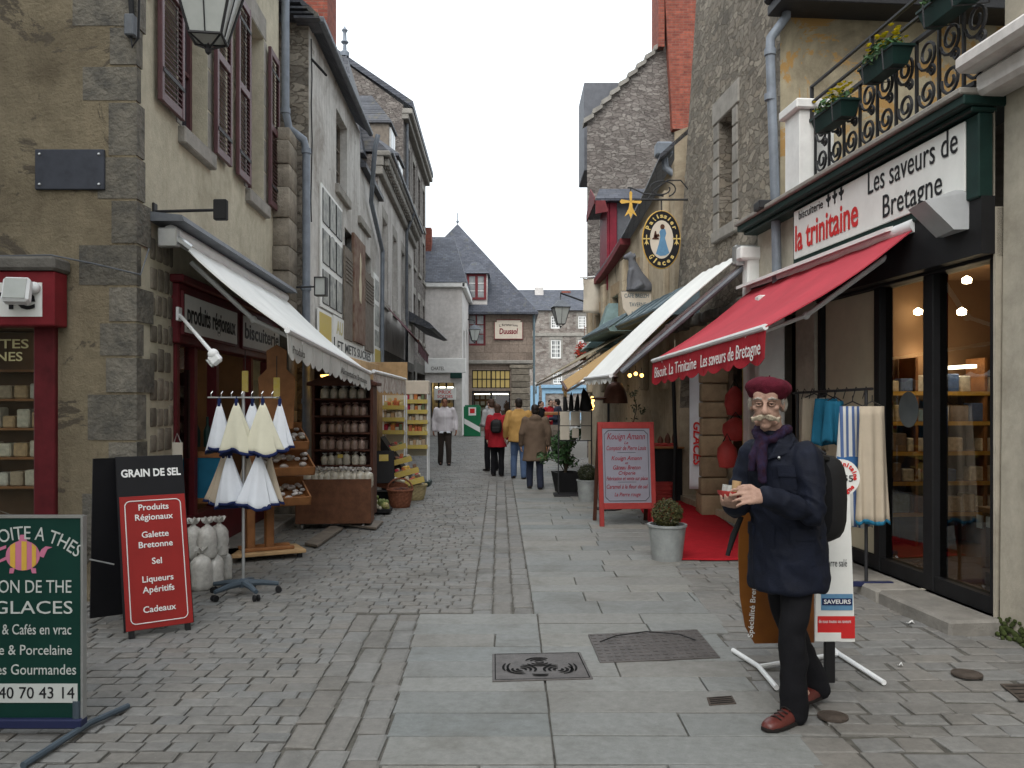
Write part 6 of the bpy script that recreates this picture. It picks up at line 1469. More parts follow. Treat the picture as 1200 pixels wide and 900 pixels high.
for i, q in enumerate((((357,640),(372,643),(402,622),(388,619)), ((398,617),(441,622),(449,614),(402,611)))):
    pts = [G(*a) for a in q]; mb = MB(); mb.prism([(p.x,p.y,.012) for p in pts], (0,0,.03), .004); tag(mb.build('wooden_board', M['wood_grey']), ('weathered board lying from the tray stand to the crate', 'weathered board lying under the peaked cabinet castors')[i], 'board')
# sweet stall: lit wooden back, two racks with yellow price rails, sloping trays, baskets
stl = empty('sweet_stall', T(-2.6,15,0), 'pine panelled sweet stall under the patterned awning', 'stall')
mb = MB(); mb.box(-3.0,-2.02,16.46,16.5,0,2.35,.005); mb.build('back_panel', M['wood_lt'], stl)
mb = MB(); mb.box(-2.62,-2.56,13.2,16.4,.0,2.3,.01); mb.build('side_panel', M['wood_lt'], stl)
mb = MB(); mb.box(-2.9,-2.623,13.2,13.25,0,2.3); mb.build('end_panel', M['wood_lt'], stl)
def rack(x0, x1, Y, rails, lab, header=None, mats=None, legs=True, base=None):
    W = T(x0, Y, 0, 0); w = x1-x0; r = empty('sweet_rack', W, lab, 'rack', 'sweet racks with yellow price rails'); zz = lambda py: EYE-(py-470)/1000*Y
    top = header[0] if header else rails[0]-14
    mb = MB(W)
    for x in (0, w): mb.box(x-.012, x+.012, .0, .03, .05, zz(top)); mb.box(x-.012, x+.012, .3, .33, .05, zz(top))
    mb.build('post', M['white_metal'], r)
    mb = MB(W); mb.box(.012, w-.012, .31, .325, .55, zz(top)); mb.build('back_panel', M['curtain'], r)
    if header: mb = MB(W); mb.box(-.02, w+.02, -.01, .34, zz(header[1]), zz(header[0]), .01); mb.build('header', M['fig_cream'], r)
    if base: mb = MB(W); mb.box(-.05, w+.05, -.15, .36, .0, .09, .01); mb.build('base', base, r)
    q = random.Random(int(Y*10))
    for i, py in enumerate(rails):
        mb = MB(W); mb.box(.0, w, -.03, .3, zz(py)-.012, zz(py)); sh_ = mb.build('shelf', M['white_metal'], r)
        mb = MB(W); mb.box(-.005, w+.005, -.045, -.031, zz(py)-.045, zz(py)+.03); mb.build('price_rail', M['price_rail'], sh_)
        mb = MB(W); x = .01
        while x < w - .05:
            b = q.uniform(.045, .085); b = min(b, w-.01-x)
            for d in (0, .1): mb.box(x, x+b*.92, .0+d, .08+d, zz(py)+.001, zz(py)+q.uniform(.08,.15)+d*.3, .008)
            x += b
        tag(mb.build('packets', mats[i % len(mats)], sh_), kind='stuff')
    return r
rack(P(475,500,16.1).x, P(501,500,16.1).x, 16.1, [470,482,494,507,523], 'white sweet rack with a cream header and dark green base', (446,462), [M['packets'], M['packets'], M['packets_wht'], M['packets_org'], M['packets_wht']], base=M['green_frame'])
rack(P(449,500,15.75).x, P(474,500,15.75).x, 15.75, [477,491,506], 'sweet rack of orange packets against the pine back of the stall', None, [M['packets_org'], M['packets_wht'], M['packets']])
W = T(P(470,540,14.5).x, 14.5, 0, 0)
sl_ = empty('sloping_display', W, 'stepped sloping display of sweets with yellow rails beside the baskets', 'display')
q = random.Random(4)
for i, (px, py) in enumerate(((462,524),(468,539),(476,552),(482,563))):
    p = P(px, py, 14.6 - i*.28); Wt = T(p.x, p.y, p.z-.02, 12) @ Matrix.Rotation(R(-14), 4, 'Y')
    mb = MB(Wt); mb.box(-.2,.2,-.13,.13,-.03,-.01,.004); mb.box(-.2,.2,-.145,-.13,-.04,.05); tr = mb.build('tray', M['price_rail'], sl_)
    mb = MB(Wt)
    for k in range(16): mb.box(*(lambda x, y: (x, x+.06, y, y+.05))(q.uniform(-.19,.13), q.uniform(-.12,.07)), -.008, q.uniform(.05,.11), .01)
    tag(mb.build('packets', M['packets'], tr), kind='stuff')
mb = MB(W); mb.prism([(-.30,-.2,.0),(.35,-.2,.0),(.30,-.2,.12),(-.32,-.2,1.0)], (0,.5,0)); mb.build('frame', M['black'], sl_)
def basket(px, py, r, h, mat, lab, handle=False, fill=None):
    g = G(px, py); W = T(g.x, g.y+r, 0, 0); b = empty('basket', W, lab, 'basket', 'baskets by the sweet stall')
    mb = MB(W); n = 24; rings = []
    for j in range(9):
        t = j/8; rad = r*(.72+.28*t**.7); rings.append([Vector((rad*math.cos(2*math.pi*k/n)*(1+.03*((k+j)%2)), rad*math.sin(2*math.pi*k/n)*(1+.03*((k+j)%2)), h*t)) for k in range(n)])
    rings.append([Vector((r*.9*math.cos(2*math.pi*k/n), r*.9*math.sin(2*math.pi*k/n), h*.97)) for k in range(n)]); rings.append([Vector((r*.8*math.cos(2*math.pi*k/n), r*.8*math.sin(2*math.pi*k/n), h*.6)) for k in range(n)])
    mb.loft(rings); mb.path([(r*1.01*math.cos(2*math.pi*k/n), r*1.01*math.sin(2*math.pi*k/n), h) for k in range(n)], .018, 6, closed=True); mb.build('bowl', mat, b)
    if handle: mb = MB(W); mb.path([(r*math.cos(R(t)), 0, h+r*.9*math.sin(R(t))) for t in range(0,181,15)], .014, 6); mb.build('handle', mat, b)
    if fill:
        mb = MB(W); q = random.Random(px)
        for k in range(22): a = q.uniform(0,6.28); d = q.uniform(0,r*.7); mb.ball((d*math.cos(a), d*math.sin(a), h*.85+q.uniform(0,.05)), q.uniform(.03,.05), 7, 5, 1, 1, .7)
        tag(mb.build('contents', fill, b, smooth=True), kind='stuff')
basket(467, 596, .19, .26, M['wicker'], 'round brown wicker basket with a handle at the front of the stall', True, M['wood_dk'])
basket(484, 587, .20, .24, M['wicker_lt'], 'pale straw basket behind the brown wicker one', False, M['packets_wht'])
g = P(457, 562, 13.4); Wt = T(g.x, 13.4, g.z-.05, 18) @ Matrix.Rotation(R(16), 4, 'Y')
mb = MB(Wt); mb.loft([[(-.22,-.14,-.1),(.22,-.14,-.1),(.22,.14,-.1),(-.22,.14,-.1)],[(-.26,-.17,.05),(.26,-.17,.05),(.26,.17,.05),(-.26,.17,.05)],[(-.23,-.14,.05),(.23,-.14,.05),(.23,.14,.05),(-.23,.14,.05)],[(-.21,-.13,.0),(.21,-.13,.0),(.21,.13,.0),(-.21,.13,.0)]]); bt = tag(mb.build('garlic_tray', M['wicker']), 'tilted brown wicker tray heaped with white garlic', 'tray')
mb = MB(Wt); q = random.Random(2)
for k in range(26): mb.ball((q.uniform(-.19,.19), q.uniform(-.11,.11), .04+q.uniform(0,.05)), q.uniform(.028,.042), 8, 6, 1, 1, .8)
tag(mb.build('garlic', M['apron_cream'], bt, smooth=True), kind='stuff')
mb = MB(T(g.x-.1, 13.55, 0)); mb.box(-.3,.28,-.1,.2,.02,g.z-.20,.01); tag(mb.build('display_plinth', M['black']), 'black plinth under the garlic tray', 'plinth')
p = P(449, 545, 13.1); Wt = T(p.x, 13.1, p.z, 10) @ Matrix.Rotation(R(-12), 4, 'X')
mb = MB(Wt); mb.box(-.17,.17,-.012,.012,-.28,.22,.004); cbd = tag(mb.build('chalkboard', M['black']), 'small blank black chalkboard beside the sloping sweets', 'chalkboard')
mb = MB(Wt); mb.box(-.06,.08,-.018,-.012,.06,.16); mb.build('label_card', M['price_rail'], cbd)
g = G(444, 603); mb = MB(T(g.x, g.y+.1, 0)); mb.box(-.16,.16,-.14,.14,.02,.08,.01); cb = tag(mb.build('produce_crate', M['black']), 'low black crate of green and white produce at the cabinet foot', 'crate')
mb = MB(T(g.x, g.y+.1, 0)); q = random.Random(9)
for k in range(34): mb.ball((q.uniform(-.14,.14), q.uniform(-.12,.12), .08+q.uniform(.0,.14)), q.uniform(.03,.05), 7, 5)
M['produce'] = multi('green and cream produce', [(.30,.30,.10),(.5,.46,.36),(.14,.18,.05),(.42,.36,.16)], .6); tag(mb.build('produce', M['produce'], cb, smooth=True), kind='stuff')
p = P(392, 441, 11.95); mb = MB(T(p.x, 11.95, p.z)); mb.lathe([(.0,.03),(.20,.02),(.19,-.01),(.0,-.03)], n=16, sy=.5); t = tag(mb.build('stall_lamp', M['amber']), 'warm lamp glowing behind the peak of the brown cabinet', 'lamp')
mb = MB(); mb.path([(p.x,11.95,p.z+.02),(p.x,11.95,2.5)], .008, 5); mb.build('cord', M['black'], t)
# ---------------------------------------------------------------- pavement signs on the left
bl = Vector((-2.60, 5.72, .05)); ux = Vector((.82, .57, 0)).normalized(); tl = Vector((-2.905, 5.90, 1.20)); uz = (tl - bl).normalized(); uy = uz.cross(ux).normalized(); uz2 = ux.cross(uy).normalized()
HG = (tl - bl).length; WG = Matrix.Translation(bl) @ Matrix((ux, uy, uz2)).transposed().to_4x4(); bw_ = .455
gs = empty('sandwich_board', WG, 'leaning black and red sandwich board headed GRAIN DE SEL', 'sign board')
mb = MB(WG); mb.box(0, bw_, 0, .02, 0, HG, .004); mb.build('front_panel', M['black_panel'], gs)
mb = MB(WG); mb.box(.012, bw_-.006, -.005, -.001, .0, HG*.76, .002); rp = mb.build('red_panel', M['red_panel'], gs)
mb = MB(WG); y = -.0065; r = .035; x0, x1, z0, z1 = .045, bw_-.04, .04, HG*.76-.035
pts = []
for cx, cz, a in ((x1-r,z1-r,0),(x0+r,z1-r,90),(x0+r,z0+r,180),(x1-r,z0+r,270)): pts += [(cx+r*math.cos(R(a+t)), y, cz+r*math.sin(R(a+t))) for t in range(0,91,15)]
mb.path(pts, .0035, 5, closed=True); mb.build('border', M['letter_white'], rp)
zt = lambda f: HG*f; cx = bw_/2 + .005
lettering([(s, cx, zt(f), h, None, {'bold': .012}) for s, f, h in (('Produits',.69,.044),('Régionaux',.632,.044),('Galette',.53,.044),('Bretonne',.472,.044),('Sel',.375,.044),('Liqueurs',.275,.044),('Apéritifs',.215,.044),('Cadeaux',.105,.044))], WG, M['letter_white'], rp, -.008)
lettering([('GRAIN DE SEL', cx, zt(.895), .055, .40, {'bold': .03})], WG, M['letter_white'], gs, -.003)
tr = tl + ux*bw_
bk = [tl, tr, tr + Vector((-.10,.16,-1.15)), tl + Vector((-.10,.16,-1.15))]
mb = MB(); mb.prism([p + Vector((0,.02,0)) for p in bk], (-.012,.014,0)); mb.build('back_panel', M['black_panel'], gs)
for x in (.03, bw_-.06): mb = MB(WG); mb.box(x, x+.035, -.0, .03, -.05, -.001); mb.build('foot', M['black'], gs)
mb = MB(); a = bl.lerp(tl, .38) + Vector((.0,.03,0)); b = bk[3].lerp(bk[0], .38); mb.path([a, b], .006, 6); mb.build('strut', M['steel'], gs)
# green tea room board at the left edge
Wg = T(-2.36, 4.1, 0, 0); hw = .29
tb_ = empty('tea_board', Wg, 'dark green tea room board with a pink and gold teapot at the left edge', 'sign board')
zq = lambda py: EYE - (py-470)*.0041
mb = MB(Wg); mb.box(-hw, hw, 0, .025, zq(842), zq(607), .004); pn = mb.build('panel', M['green_panel'], tb_)
mb = MB(Wg)
for e in ((-hw-.012,-hw,zq(842),zq(605)),(hw,hw+.012,zq(842),zq(605)),(-hw,hw,zq(607),zq(605)+.004)): mb.box(e[0],e[1],-.006,.03,e[2],e[3])
mb.build('edge_trim', M['steel'], tb_)
mb = MB(Wg); mb.box(-hw-.012, hw+.012, -.03, .04, zq(852), zq(841), .006); mb.build('bottom_rail', M['navy_metal'], tb_)
bs = lambda px: (px-600)*.0041 + 2.36
lettering([('LA BOITE A THES', bs(31), zq(625), .066, .56, {'arc': .40, 'bold': .0})], Wg, M['letter_grey'], pn, -.003)
lettering([('SALON DE THE', bs(28), zq(688), .064, .46, {'bold': .0}), ('GLACES', bs(39), zq(712.5), .064, .38, {'bold': .0}), ('Thés & Cafés en vrac', bs(29), zq(738), .052, .45, {'bold': .0}), ('Vaisselle & Porcelaine', bs(20), zq(762), .05, .53, {'bold': .0}), ('Epices Gourmandes', bs(31), zq(785), .052, .48, {'bold': .0})], Wg, M['letter_grey'], pn, -.003)
mb = MB(Wg); mb.box(-hw+.02, hw-.015, -.006, -.001, zq(823), zq(801)); st2 = mb.build('phone_strip', M['letter_grey'], pn)
lettering([('02 40 70 43 14', bs(32), zq(812), .058, .46, {'bold': .0})], Wg, M['letter_black'], st2, -.008)
M['teapot_pink'] = pm('pink print', (.50,.16,.26), .5, .1, 4, 0); M['teapot_gold'] = pm('gold print', (.58,.36,.06), .5, .1, 4, 0)
tx, tz = bs(27), zq(651)
mb = MB(Wg); e = [(tx+.082*math.cos(R(t)), -.003, tz+.072*math.sin(R(t))) for t in range(0,360,15)]; mb.prism(e, (0,.002,0))
mb.prism([(tx+.075,-.0032,tz+.0),(tx+.10,-.0032,tz-.01),(tx+.118,-.0032,tz+.03),(tx+.142,-.0032,tz+.04),(tx+.11,-.0032,tz+.045),(tx+.09,-.0032,tz+.03)], (0,.002,0))
mb.prism([(tx-.08,-.0032,tz-.02),(tx-.125,-.0032,tz-.04),(tx-.135,-.0032,tz+.03),(tx-.08,-.0032,tz+.05),(tx-.08,-.0032,tz+.035),(tx-.12,-.0032,tz+.02),(tx-.112,-.0032,tz-.02),(tx-.08,-.0032,tz-.005)], (0,.002,0))
mb.prism([(tx-.02,-.0032,tz+.068),(tx-.012,-.0032,tz+.1),(tx+.012,-.0032,tz+.1),(tx+.02,-.0032,tz+.068)], (0,.002,0))
for s_ in (-1,1): mb.prism([(tx+s_*.05-.012,-.0032,tz-.06),(tx+s_*.05+.012,-.0032,tz-.06),(tx+s_*.055+.01,-.0032,tz-.085),(tx+s_*.055-.01,-.0032,tz-.085)], (0,.002,0))
tp_ = mb.build('teapot_print', M['teapot_pink'], pn)
mb = MB(Wg)
for a, b in ((-.06,-.035),(-.005,.02),(.045,.065)):
    h = lambda x: .070*math.sqrt(max(0, 1-(x/.082)**2)); mb.prism([(tx+a,-.0048,tz-h(a)),(tx+b,-.0048,tz-h(b)),(tx+b,-.0048,tz+h(b)),(tx+a,-.0048,tz+h(a))], (0,.001,0))
mb.build('teapot_stripe', M['teapot_gold'], tp_)
mb = MB()
for sx in (hw-.02, -hw+.02):
    x = -2.36 + sx; mb.path([(x+.10,4.42,.02),(x+.03,4.16,.03),(x+.02,4.06,.03),(x-.03,3.7,.02)], .016, 8); mb.path([(x,4.1,.03),(x,4.1,.16)], .02, 8)
mb.path([(-2.65,4.1,.05),(-2.07,4.1,.05)], .012, 6); mb.build('stand', M['rubber'], tb_, smooth=True)
# ---------------------------------------------------------------- right side street goods
# red-framed menu board
Wm = T(P(703,618,10.85).x, 10.85, 0, 5) ; mw = .74; mh = 1.34
mbd = empty('menu_board', Wm, 'vermilion framed menu board with curly red writing on grey', 'sign board')
Wt = Wm @ Matrix.Rotation(R(-7), 4, 'X')
mb = MB(Wt); mb.box(0,.06,0,.03,0,mh,.004); mb.box(mw-.06,mw,0,.03,0,mh,.004); mb.box(.06,mw-.06,.001,.029,mh-.085,mh-.001,.004); mb.box(.06,mw-.06,.001,.029,.22,.30,.004); mb.build('frame', M['red_frame'], mbd)
mb = MB(Wt); mb.box(.06,mw-.06,.008,.022,.30,mh-.085); pn = mb.build('panel', M['grey_print'], mbd)
lettering([('Kouign Amann', mw/2, 1.15, .085, .50, {'shear': .3, 'bold': .006}), ('Le', mw/2, 1.07, .04, None, {'shear': .3}), ('Comptoir de Pierre Louis', mw/2, 1.00, .06, .52, {'shear': .3}), ('Kouign Amann', mw/2, .87, .055, .40, {'shear': .3}), ('et', mw/2, .81, .035, None, {'shear': .3}), ('Gâteau Breton', mw/2, .75, .055, .36, {'shear': .3}), ('Crêperie', mw/2, .68, .05, .22, {'shear': .3}), ('Fabrication et vente sur place', mw/2, .61, .05, .54, {'shear': .3}), ('Caramel à la fleur de sel', mw/2, .505, .055, .54, {'shear': .3}), ('La Pierre rouge', mw/2, .405, .05, .34, {'shear': .3})], Wt, M['letter_maroon'], pn, .006)
mb = MB(Wt)
x0, x1, z0, z1, c = .085, mw-.085, .325, mh-.11, .05
for p, q in (((x0+c,z0),(x1-c,z0)),((x0+c,z1),(x1-c,z1)),((x0,z0+c),(x0,z1-c)),((x1,z0+c),(x1,z1-c)),((x0,z0+c),(x0+c,z0)),((x1-c,z0),(x1,z0+c)),((x0,z1-c),(x0+c,z1)),((x1-c,z1),(x1,z1-c))): mb.path([(p[0],.007,p[1]),(q[0],.007,q[1])], .0035, 4)
for z in (.945,.565): mb.path([(mw/2-.12,.007,z),(mw/2+.12,.007,z)], .002, 4)
mb.build('border', M['letter_black'], pn)
tl_ = Wt @ Vector((0,.03,mh)); tr_ = Wt @ Vector((mw,.03,mh))
for t_, dx in ((tl_, .0), (tr_, -.05)):
    mb = MB(); b_ = Vector((t_.x-.02, t_.y+.36, 0)); mb.prism([t_ + Vector((dx,0,0)), t_ + Vector((dx+.05,0,0)), b_ + Vector((dx+.05,0,0)), b_ + Vector((dx,0,0))], (0,.03,0)); mb.build('back_leg', M['wood_dk'], mbd)
# topiary pots, shrub, bin, counter
def pot_round(px, py, rt, rb, h, ballr, lab, leaf, mat='galv', cy=None, n=2600):
    g = G(px, py); W = T(g.x, g.y+rb, 0, 0); r = empty('potted_topiary', W, lab, 'potted plant', 'potted plants by the red carpet')
    mb = MB(W); mb.lathe([(.0,0),(rb,0),(rt*.985,h*.93),(rt*1.05,h*.94),(rt*1.05,h),(rt*.92,h),(rt*.9,h*.86),(.0,h*.86)], n=32); mb.build('pot', M[mat], r, smooth=True)
    mb = MB(W); mb.lathe([(.0,h*.87),(rt*.88,h*.865)], n=20); mb.build('soil', M['soil'], r)
    zc = h*.9 + ballr*.9
    mb = MB(W); mb.path([(0,0,h*.8),(0.01,0,zc)], .018, 6)
    for k in range(9): a = k*.7; mb.path([(0,0,zc-.06),(ballr*.7*math.cos(a), ballr*.7*math.sin(a), zc+ballr*.5*math.sin(k*2.1))], .005, 5)
    mb.build('stem', M['bark'], r)
    mb = MB(W); leafcloud(mb, (0,0,zc), ballr, ballr, ballr*.95, n, .014, .72); leafcloud(mb, (0,0,zc), ballr*1.08, ballr*1.08, ballr*1.03, n//9, .012, .9); mb.build('leaves', leaf, r, recalc=False)
pot_round(785, 659, .19, .15, .36, .155, 'clipped box ball in a galvanised pot at the carpet corner', M['leaf_box'])
pot_round(689, 588, .165, .135, .34, .15, 'dark box ball in a galvanised pot behind the menu board', M['leaf_dk'])
g = G(664, 578); W = T(g.x, g.y+.17, 0, 12); r = empty('potted_shrub', W, 'leafy green shrub in a dark square tapered pot', 'potted plant', 'potted plants by the red carpet')
mb = MB(W); a, b, h = .155, .215, .36
mb.loft([[(-a,-a,0),(a,-a,0),(a,a,0),(-a,a,0)],[(-b,-b,h),(b,-b,h),(b,b,h),(-b,b,h)],[(-b+.03,-b+.03,h),(b-.03,-b+.03,h),(b-.03,b-.03,h),(-b+.03,b-.03,h)],[(-b+.03,-b+.03,h-.05),(b-.03,-b+.03,h-.05),(b-.03,b-.03,h-.05),(-b+.03,b-.03,h-.05)]]); mb.build('pot', M['black'], r)
mb = MB(W); mb.box(-b+.04,b-.04,-b+.04,b-.04,h-.06,h-.04); mb.build('soil', M['soil'], r)
mb = MB(W); lv = MB(W); q = random.Random(21)
for k in range(16):
    a = q.uniform(0,6.28); l = q.uniform(.15,.42); t = Vector((l*math.cos(a), l*math.sin(a), h+q.uniform(.15,.75))); m_ = Vector((l*.3*math.cos(a), l*.3*math.sin(a), h+ (t.z-h)*.6)); mb.path([(0,0,h-.05), m_, t], [.012,.008,.004], 5)
    leafcloud(lv, t, .13, .13, .11, 60, .042, 0, .5, q); leafcloud(lv, m_ + Vector((0,0,.05)), .09, .09, .1, 22, .042, 0, .5, q)
mb.build('stem', M['bark'], r); lv.build('leaves', M['leaf'], r, recalc=False)
g = G(801, 585); mb = MB(T(g.x, g.y+.16, 0)); mb.lathe([(.0,0),(.13,0),(.175,.63),(.185,.63),(.185,.65),(.16,.65),(.15,.5),(.0,.5)], n=24); tag(mb.build('tall_bin', M['zinc_dk'], smooth=True), 'tall empty zinc tub standing between the counter and the stone pillar', 'tub')
W = T(P(763,560,13.6).x, 13.6, 0, 0); ct = empty('serving_counter', W, 'dark serving counter with red cloth items on top', 'counter')
mb = MB(W); mb.box(0,.5,0,.6,.0,.84,.01); mb.build('body', M['black'], ct)
mb = MB(W); mb.box(-.03,.53,-.03,.6,.84,.87,.008); mb.build('top', M['wood'], ct)
for i, (x, y, z, w, m, nm, lb) in enumerate(((.08,.1,.872,.24,'red_paint','red_cloth','folded red cloth on the serving counter'),(.02,.0,.0,.0,'red_paint','','' ))):
    if w: mb = MB(W); mb.grid(lambda a, b: Vector((x+w*1.5*a, y+.3*b, z+.03+.02*math.sin(a*9)*math.sin(b*7))), 12, 10); mb.box(x, x+w*1.5, y, y+.3, z, z+.02); tag(mb.build(nm, M[m], smooth=True), lb, 'cloth')
mb = MB(W @ T(.10,-.24,.02,0)); 
for k in range(5): mb.box(-.14,.2,0,.012,.02+k*.055,.055+k*.055)
mb.box(-.15,-.13,0,.2,0,.3); mb.box(.19,.21,0,.2,0,.3); mb.box(-.15,.21,.19,.2,0,.3); mb.box(-.15,.21,0,.2,0,.015); tag(mb.build('plastic_crate', M['red_paint']), 'slatted red crate at the foot of the serving counter', 'crate')
q = random.Random(8)
for i in range(3):
    x = .22 + i*.12; mb = MB(W); h = .16+.05*i; mb.lathe([(.0,.871),(.04,.871),(.05,.871+h*.5),(.03,.871+h*.8),(.0,.871+h)], (x,.42,0), 10); tag(mb.build('dark_jar', M['wood_dk'], smooth=True), ('short dark jar at the left of the serving counter', 'middle dark jar of the serving counter', 'tallest dark jar of the serving counter')[i], 'jar', 'jars on the serving counter')
# red carpet
mb = MB(); ca, cb_, cc, cd_ = Vector((1.60,8.55,0)), Vector((2.66,8.55,0)), Vector((2.98,13.7,0)), Vector((1.98,13.7,0))
mb.grid(lambda i, j: ca.lerp(cb_, i).lerp(cd_.lerp(cc, i), j) + Vector((.006*math.sin(j*40), 0, .012 + .003*math.sin(i*11+j*23) + .003*math.sin(j*60))), 20, 60)
cp = mb.build('red_carpet', M['carpet'], smooth=True, label='long red carpet laid along the right side shopfronts', cat='carpet'); md = cp.modifiers.new('t', 'SOLIDIFY'); md.thickness = .008
# long white cloth banner with red script
W = T(P(808,500,12.1).x, 12.1, 0, -8); zz = lambda py: EYE-(py-470)/1000*12.1
mb = MB(W); mb.grid(lambda i, j: Vector((.185*i, .012*math.sin(i*4+j*6), zz(434)+(zz(573)-zz(434))*j)), 8, 20); bn = mb.build('cloth_banner', M['apron_white'], smooth=True, label='long white cloth banner with red lettering by the stone pillar', cat='banner'); md = bn.modifiers.new('t', 'SOLIDIFY'); md.thickness = .005
lettering([('GLACES', .10, zz(520), .11, .62, {'rot': R(-90), 'bold': .03, 'shear': .2})], W, M['letter_red'], bn, -.03)
mb = MB(W); mb.path([(-.12,.0,zz(432)),(.2,.0,zz(432)),(.24,.1,zz(415))], .01, 6); mb.build('rod', M['white_metal'], bn)
# postcards, folded umbrellas, cloche lamp, string lights
W = T(P(656,500,14.4).x, 14.4, 0, 0); pr = empty('card_rack', W, 'black rack holding two rows of blank pale cards', 'rack')
mb = MB(W)
for x in (-.02, .54): mb.box(x-.01,x+.01,.03,.05,0,1.45)
for z in (.93,1.18,1.43): mb.box(-.02,.54,.03,.045,z-.008,z+.008)
mb.box(-.1,.6,-.15,.3,0,.03); mb.build('frame', M['iron'], pr)
for i in range(3):
    for j in range(2):
        s_ = .7 if (i, j) == (1, 0) else 1; mb = MB(W); cx_, cz = .085+i*.178, 1.06+j*.245; mb.box(cx_-.08*s_,cx_+.08*s_,.0,.012,cz-.115*s_,cz+.115*s_,.002); mb.build('card', M['card'], pr)
for k in range(5):
    p = P(663+k*6.4, 482, 14.5); h = (.30,.32,.30,.28,.40)[k]; rw = .045 if k < 4 else .10
    mb = MB(T(p.x, 14.5, p.z, 0) @ Matrix.Rotation(R((-4,0,4,2,-10)[k]), 4, 'Y')); mb.lathe([(.0,0),(rw,.02),(rw*.95,h*.4),(rw*.55,h*.8),(.006,h),(.0,h+.02)], n=10, wob=.1); tag(mb.build('folded_parasol', M['black'], smooth=True), ('slim dark folded parasol at the left of the card rack', 'second slim dark folded parasol on the card rack', 'third slim dark folded parasol on the card rack', 'fourth slim dark folded parasol on the card rack', 'broad dark folded parasol leaning over the card rack')[k], 'parasol', 'folded parasols above the card rack')
p = P(721, 471, 12.6); W = T(p.x, 12.6, 0, 0); cl = empty('cloche_lamp', W, 'old copper bell shaped hood on a black pole behind the menu board', 'lamp')
mb = MB(W); mb.lathe([(.19,p.z-.02),(.175,p.z+.06),(.14,p.z+.2),(.09,p.z+.28),(.03,p.z+.30),(.025,p.z+.34),(.05,p.z+.37),(.0,p.z+.40)], n=20, wob=.03); mb.build('hood', M['copper'], cl, smooth=True)
mb = MB(W); mb.lathe([(.0,p.z),(.13,p.z+.02),(.14,p.z+.04),(.0,p.z+.06)], (-.22,0,.02), 18); mb.build('plate', M['copper'], cl, smooth=True)
mb = MB(W); mb.path([(-.1,0,0),(-.1,0,p.z)], .018, 8); mb.lathe([(.0,0),(.2,0),(.2,.02),(.02,.05),(.0,.05)], (-.1,0,0), 16); mb.build('pole', M['iron'], cl)
for i, (px, py, Y, n, lb) in enumerate(((694,466,17,5,'short string of warm bulbs hanging behind the card rack'),(692,430,16.6,1,'single warm bulb under the taupe awning'),(738,440,12.9,1,'warm bulb glowing at the left under the steep white awning'),(745,438,12.9,1,'warm bulb glowing in the middle under the steep white awning'),(752,440,12.9,1,'warm bulb glowing at the right under the steep white awning'))):
    mb = MB(); cdp = MB()
    for k in range(n):
        p = P(px+(k%2)*1.0, py+k*3.2, Y); mb.ball(p, .03 if i != 1 else .07, 8, 6); cdp.path([p, p + Vector((0,.02,.12))], .005, 4)
    o = tag(mb.build('light_bulbs', M['amber']), lb, 'lights'); cdp.build('cord', M['black'], o)
p = P(740, 500, 13.2); mb = MB(T(p.x, 13.2, 0)); lv = MB(T(p.x, 13.2, 0))
q = random.Random(33)
cl_ = empty('climbing_plant', T(p.x, 13.2, 0), 'thin climbing plant trained up the pastry shop front', 'plant')
pts = [(.0,0,.0)] + [(.08*math.sin(k*1.3), .05*math.sin(k), .25*k) for k in range(1, 8)]; mb.path(pts, .009, 5); mb.build('stem', M['bark'], cl_)
for k in range(2, 8): leafcloud(lv, pts[k], .14, .1, .13, 26, .035, 0, .3, q)
lv.build('leaves', M['leaf_dk'], cl_, recalc=False)
# red goods in the doorway
for i, (px, py, Y, rx2, rz2, lb) in enumerate(((861,470,10.6,.13,.19,'upper red padded bag hanging in the dark doorway'),(862,503,10.5,.17,.15,'wide red padded bag under the upper one in the dark doorway'),(852,532,9.9,.12,.17,'lower red bag just left of the bearded man'))):
    p = P(px, py, Y); mb = MB(T(p.x, Y, p.z)); mb.lathe([(.0,-rz2),(rx2*.7,-rz2*.9),(rx2,-rz2*.2),(rx2*.85,rz2*.4),(rx2*.4,rz2*.85),(.0,rz2)], n=14, wob=.09, sy=.6); b_ = tag(mb.build('red_bag', M['red_paint'], smooth=True), lb, 'bag', 'red bags in the shop doorway'); mb = MB(T(p.x, Y, p.z)); mb.path([(-rx2*.4,0,rz2*.8),(0,0,rz2*1.4),(rx2*.4,0,rz2*.8)], .008, 5); mb.build('strap', M['black'], b_)
p = P(882, 480, 10.4); mb = MB(); mb.box(p.x-.12, p.x+.12, 10.4, 10.42, p.z-.45, p.z+.5); po = tag(mb.build('poster', M['price_rail']), 'yellow edged poster in the doorway behind the bearded man', 'poster'); mb = MB(); mb.box(p.x-.1, p.x+.1, 10.385, 10.399, p.z-.15, p.z+.3); mb.build('picture', M['apron_blue'], po)
# drain hose and dark pipe against the wall
mb = MB(); p = P(790, 500, 13.0); mb.path([(p.x,13.0,.05),(p.x+.02,13.0,.9),(p.x-.02,13.0,2.2)], .03, 8); tag(mb.build('drain_pipe', M['black']), 'thin black pipe running down beside the zinc tub', 'pipe')
